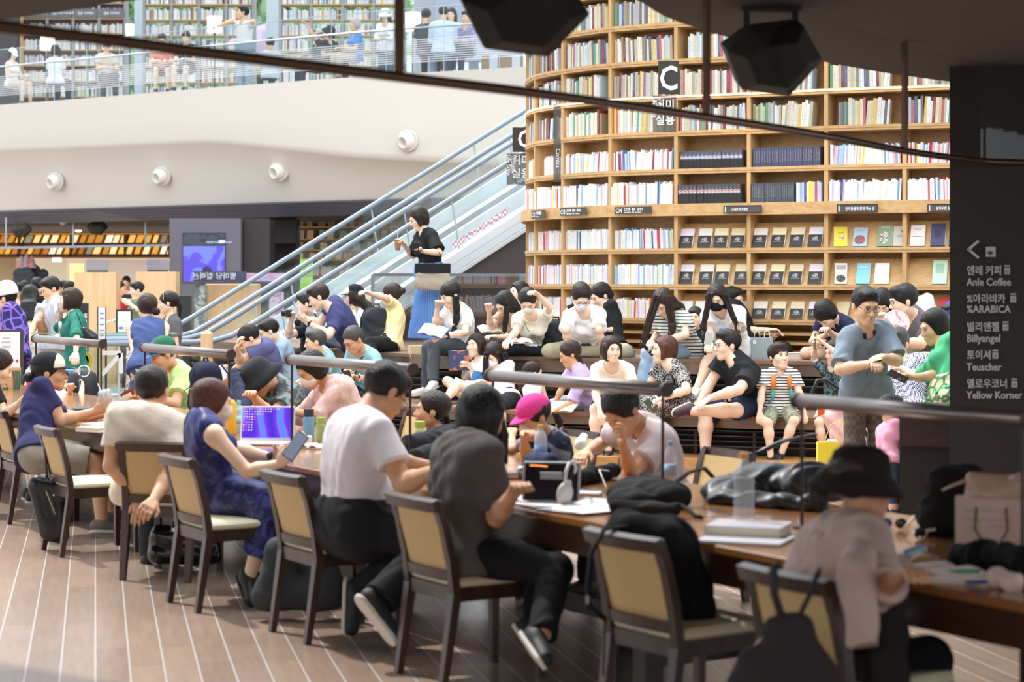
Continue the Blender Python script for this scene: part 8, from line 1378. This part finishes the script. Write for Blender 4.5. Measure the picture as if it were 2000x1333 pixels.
J = PP['b15']; f_ = J['F']; c = J['H']+J['S']*.32; tt = Vector(c+f_*.15); R = Matrix((Vector(-J['R']), Vector(J['S']), Vector(f_))).transposed(); o1 = text('KIRSH', tt+Vector((-.0, 0, .02)), .085, mat('7fb4e6', .7), R=R, align='CENTER', bold=.003, extr=.012, name='shirt_lettering'); o2 = text('COLLEG', tt+Vector((0, 0, -.07)), .06, mat('b9d3ee', .7), R=R, align='CENTER', bold=.002, extr=.012, name='shirt_lettering'); inv = Matrix.Translation(Vector(J['loc'])).inverted()
for o in (o1, o2): o.parent = J['obj']; o.matrix_parent_inverse = inv
J = PP['a8']; c = J['H']+J['S']*.24; R = Matrix((Vector(-J['R']), Vector(J['S']), Vector(J['F']))).transposed(); o = text('CHE', Vector(c+J['F']*.115-J['R']*.03), .05, mat('a9aeb2', .7), R=R, align='CENTER', bold=.002, extr=.008, name='shirt_lettering'); o.parent = J['obj']; o.matrix_parent_inverse = Matrix.Translation(Vector(J['loc'])).inverted()
# grey shopping bag and box on the deck
c = W(1486, 706, 19.9); c.z = .92; e = empty('paper_shopping_bag', c, .15); tag(e, 'grey-blue paper shopping bag with white rope handles on the upper deck', 'bag'); GB = mat('9fb0b4', .7, bump=.04, bs=5)
MB().box((0, 0, .12), (.22, .1, .24)).build('bag_body', GB, e); [MB().tube([(x0-.03, y, .23), (x0-.025, y, .29), (x0, y, .32), (x0+.025, y, .29), (x0+.03, y, .23)], .004, 6).build('rope_handle', WHITE, e, smooth=True) for x0, y in ((-.05, -.04), (.07, .02))]; MB().box((-.08, -.052, .2), (.03, .002, .04)).build('white_label', WHITE, e)
closed_book(Vector((XW(1552, 19.7), 19.7, .92)), .2, .16, .1, .1, 'dcd8ca', 'cream cardboard box on the upper deck behind the striped boy', name='cardboard_box')
c = W(1228, 705, 20.2); c.z = .92; e = empty('blue_handbag', c); tag(e, 'small square blue-grey bag on the upper deck', 'bag'); MB().box((0, 0, .06), (.13, .08, .12), bev=.01).build('bag_body', mat('5f7f92', .5), e); MB().tube([(-.05, 0, .12), (-.03, 0, .15), (.03, 0, .15), (.05, 0, .12)], .006, 6).build('handle', mat('4a6678', .5), e)
closed_book(Vector((XW(800, 21.2), 21.4, .92)), .3, .22, .02, .2, 'd9cfc4', 'flat magazine lying on the upper deck beside the blue skirt', name='magazine'); closed_book(Vector((XW(790, 21.9), 22.1, .92)), .25, .2, .03, .5, 'e8e4e0', 'white magazine farther back on the upper deck', name='magazine')
tag(MB().box((XW(822, 21.1), 21.15, .98), (.26, .1, .12), rz=.3).build('kraft_paper_bag', mat('cdb795', .8)), 'folded kraft paper bag on the upper deck beside the white shoe', 'bag')
# black handbag on paisley lap, crossbody strap, child's straps
J = PP['a9']; c = Vector(W(1306, 762, J['G']['L'][0][1]-.02)); e = empty('black_handbag', c); tag(e, 'small black nylon handbag with triangular badge on the paisley lap', 'bag'); MB().box((0, 0, -.02), (.2, .09, .13), bev=.02).build('bag_body', mat('24252b', .45), e); MB().tube([(-.045, 0, .04), (-.045, 0, .1), (-.02, 0, .145), (.02, 0, .145), (.045, 0, .1), (.045, 0, .04)], .009, 8).build('handle', mat('24252b', .4), e, smooth=True); m = MB(); m.add([(-.02, -.047, .02), (.02, -.047, .02), (0, -.047, -.012)], [(0, 1, 2)]); m.build('triangular_badge', mat('c9cacf', .3, .5), e)
def onbody(J, pts, r, m, name, sq=.35):
    o = MB().tube([Vector(p)-Vector(J['loc']) for p in pts], r, 8, sq=sq).build(name, m, J['obj'], True); return o
J = PP['a11']; S_, F_, R_ = J['S'], J['F'], J['R']; H_ = J['H']; kk = J['k']
for s in (-1, 1):
    P = [J['N']-S_*.03*kk+R_*s*.11*kk-F_*.02, J['N']-S_*.0*kk+R_*s*.1*kk+F_*.03, J['N']-S_*.08*kk+R_*s*.1*kk+F_*.118*kk, J['N']-S_*.2*kk+R_*s*.105*kk+F_*.135*kk]; onbody(J, P, .024, mat('f08a3c', .6), 'backpack_strap'); P2 = [P[-1], J['N']-S_*.33*kk+R_*s*.115*kk+F_*.13*kk, J['N']-S_*.4*kk+R_*s*.15*kk+F_*.06*kk]; onbody(J, P2, .016, mat('4ab0b4', .6), 'lower_strap')
for (pp, s) in (('a3', 1), ('b10', -1), ('a1', 1)):
    J = PP[pp]; S_, F_, R_, kk = J['S'], J['F'], J['R'], J['k']; q = .125*kk; onbody(J, [J['N']-S_*.0*kk-R_*s*.09*kk-F_*.02, J['N']-S_*.06*kk-R_*s*.07*kk+F_*q*.9, J['N']-S_*.22*kk+F_*(q+.01), J['N']-S_*.38*kk+R_*s*.09*kk+F_*q] if pp != 'a1' else [J['N']-S_*.0*kk-R_*s*.09*kk+F_*.03, J['N']-S_*.05*kk-R_*s*.07*kk-F_*q*.8, J['N']-S_*.22*kk-F_*(q+.005), J['N']-S_*.38*kk+R_*s*.09*kk-F_*q*.9], .014 if pp != 'b10' else .004, mat('26272c' if pp != 'b10' else '8a8c8f', .6), 'crossbody_strap')
def watch(J, sd, col='1d1f24', m2='2b2e38'):
    e_, w_ = J['A'][sd]; d_ = nrm(w_-e_); c = w_-d_*.02; u = nrm(np.cross(d_, (0, 1, .1))); v = np.cross(d_, u); MB().tube([Vector(c+(u*math.cos(t)+v*math.sin(t))*.033-J['loc']) for t in np.linspace(0, 2*math.pi, 13)[:-1]], .009, 6, closed=True).build('watch_strap', mat(col, .5), J['obj'], True)
    cc = Vector(c-J['loc'])+Vector((0, -.036, .012)); MB().ell(cc, (.018, .007, .018), n=12).build('watch_face', mat(m2, .2), J['obj'], True)
for pp, sd in (('b1', 'L'), ('b7', 'L'), ('a3', 'L'), ('w5', 'L'), ('n4', 'L')): watch(PP[pp], sd, 'e8e8e8' if pp == 'a3' else '1d1f24')
# hand fan near the grey t-shirt
e = empty('paper_hand_fan', W(1750, 632, PP['b19']['hL'][1]-.05)); tag(e, 'round white paper fan with small pink and blue print', 'fan'); MB().lathe([(0, -.002), (.118, -.002), (.118, .002), (0, .002)], n=28, R=Matrix.Rotation(math.pi/2, 3, 'X')).build('fan_face', mat('efeef0', .6, pat='blot', col2='dba9bd', ps=9), e); MB().lathe([(.114, -.004), (.121, -.004), (.121, .004), (.114, .004)], n=28, R=Matrix.Rotation(math.pi/2, 3, 'X')).build('fan_rim', WHITE, e); MB().bar((-.06, 0, -.1), (-.09, 0, -.16), .02).build('handle', WHITE, e)
# stroller
d = 16.0; e = empty('stroller', Vector((XW(1660, d), d, 0))); tag(e, 'black framed stroller with pale pink fabric between the child and the standing man', 'stroller'); g = lambda x, y, dd=0: W(x, y, d+dd); BKM = mat('1a1c20', .4); PK = mat('eebcc0', .7, bump=.2, bs=14); os_ = []
for dd in (-.15, .2): os_.append(MB().tube([g(1588, 790, dd), g(1587, 765, dd), g(1597, 743, dd), g(1612, 742, dd), g(1640, 762, dd), g(1672, 815, dd), g(1700, 862, dd), g(1725, 905, dd)], .016, 8).build('handle_frame', BKM, smooth=True))
os_.append(MB().tube([g(1600, 742, -.15), g(1600, 742, .2)], .018, 8).build('handle_bar', BKM)); f = Fld(); f.cap(g(1632, 815), g(1655, 845), .09, .13, k=.05); f.cap(g(1655, 845), g(1690, 880), .13, .12, k=.05); f.wr = .008; v, q = f.run(.01); os_.append(mkobj('pink_fabric', v, q, PK, None, True)); os_.append(MB().box(g(1672, 822, -.2), (.07, .02, .04), bev=.008).build('buckle', mat('c9cfae', .5)))
for x in (1640, 1715):
    for dd in (-.18, .22): os_.append(MB().lathe([(.0, -.02), (.1, -.02), (.11, 0), (.1, .02), (0, .02)], Vector((XW(x, d), d+dd, .11)), 20, R=Matrix.Rotation(math.pi/2, 3, 'X')).build('wheel', BKM))
os_.append(MB().tube([g(1725, 905, -.15), Vector((XW(1640, d), d-.18, .11))], .014, 6).build('lower_frame', BKM)); adopt(e, *os_)
c = W(1617, 905, 15.6); e = empty('yellow_paper_bag', c); tag(e, 'bright yellow paper bag hung from the stroller with yellow ribbons', 'bag'); MB().box((0, 0, .08), (.17, .08, .17)).build('bag_body', mat('f2d83a', .6), e); [MB().tube([(x, 0, .16), (x+.05, 0, .3), (.12, 0, .34)], .004, 5).build('ribbon', mat('e6e04a', .5), e) for x in (-.03, .05)]; MB().ell((.03, 0, .17), (.05, .03, .02), n=10).build('pink_tissue', mat('f3c9d4', .7), e)
tag(MB().box(W(1608, 800, 17.6), (.1, .03, .13)).build('orange_snack_pack', mat('e0542a', .5, pat='blot', col2='f2d06a', ps=14)), 'orange-red snack pack behind the stroller', 'packet')
J = PP['w4']; tag(MB().ell(Vector(J['hR'])+Vector((-.01, -.03, .03)), (.03, .02, .035), n=10).build('small_purple_snack', mat('b9a0d6', .6), smooth=True), 'small purple snack at the mouth of the green t-shirt woman', 'snack')
soft('black_shoulder_bag', [('c', W(166, 650, 20.3), W(176, 662, 20.3), .06, .08, {'k': .04, 'fl': (0, 1, 0), 'fs': .5})], LEA, 'black shoulder bag at the side of the green t-shirt woman', 'bag', parts=[MB().tube([W(150, 612, 20.4), W(160, 635, 20.35), W(170, 648, 20.3)], .006, 6).build('strap', LEA)], wr=.002); soft('brown_shoulder_bag', [('c', W(80, 632, 23.6), W(84, 648, 23.6), .05, .06, {'k': .04})], mat('8a5a34', .4), 'small brown leather bag beside the grey polo man', 'bag', wr=.002)
J = PP['w4']; c = J['H']+J['S']*.3; q = MB(); q.tube([Vector(c+J['F']*.14+J['R']*.04+J['S']*a_*.1) for a_ in (-1, 0, 1)], .02, 6, sq=.4); q.tube([Vector(c+J['F']*.14+J['R']*.04+J['S']*.1), Vector(c+J['F']*.15-J['R']*.04+J['S']*.07), Vector(c+J['F']*.14+J['R']*.03)], .018, 6, sq=.4); o = q.build('shirt_print', WHITE, smooth=True); o.parent = J['obj']; o.matrix_parent_inverse = Matrix.Translation(Vector(J['loc'])).inverted()
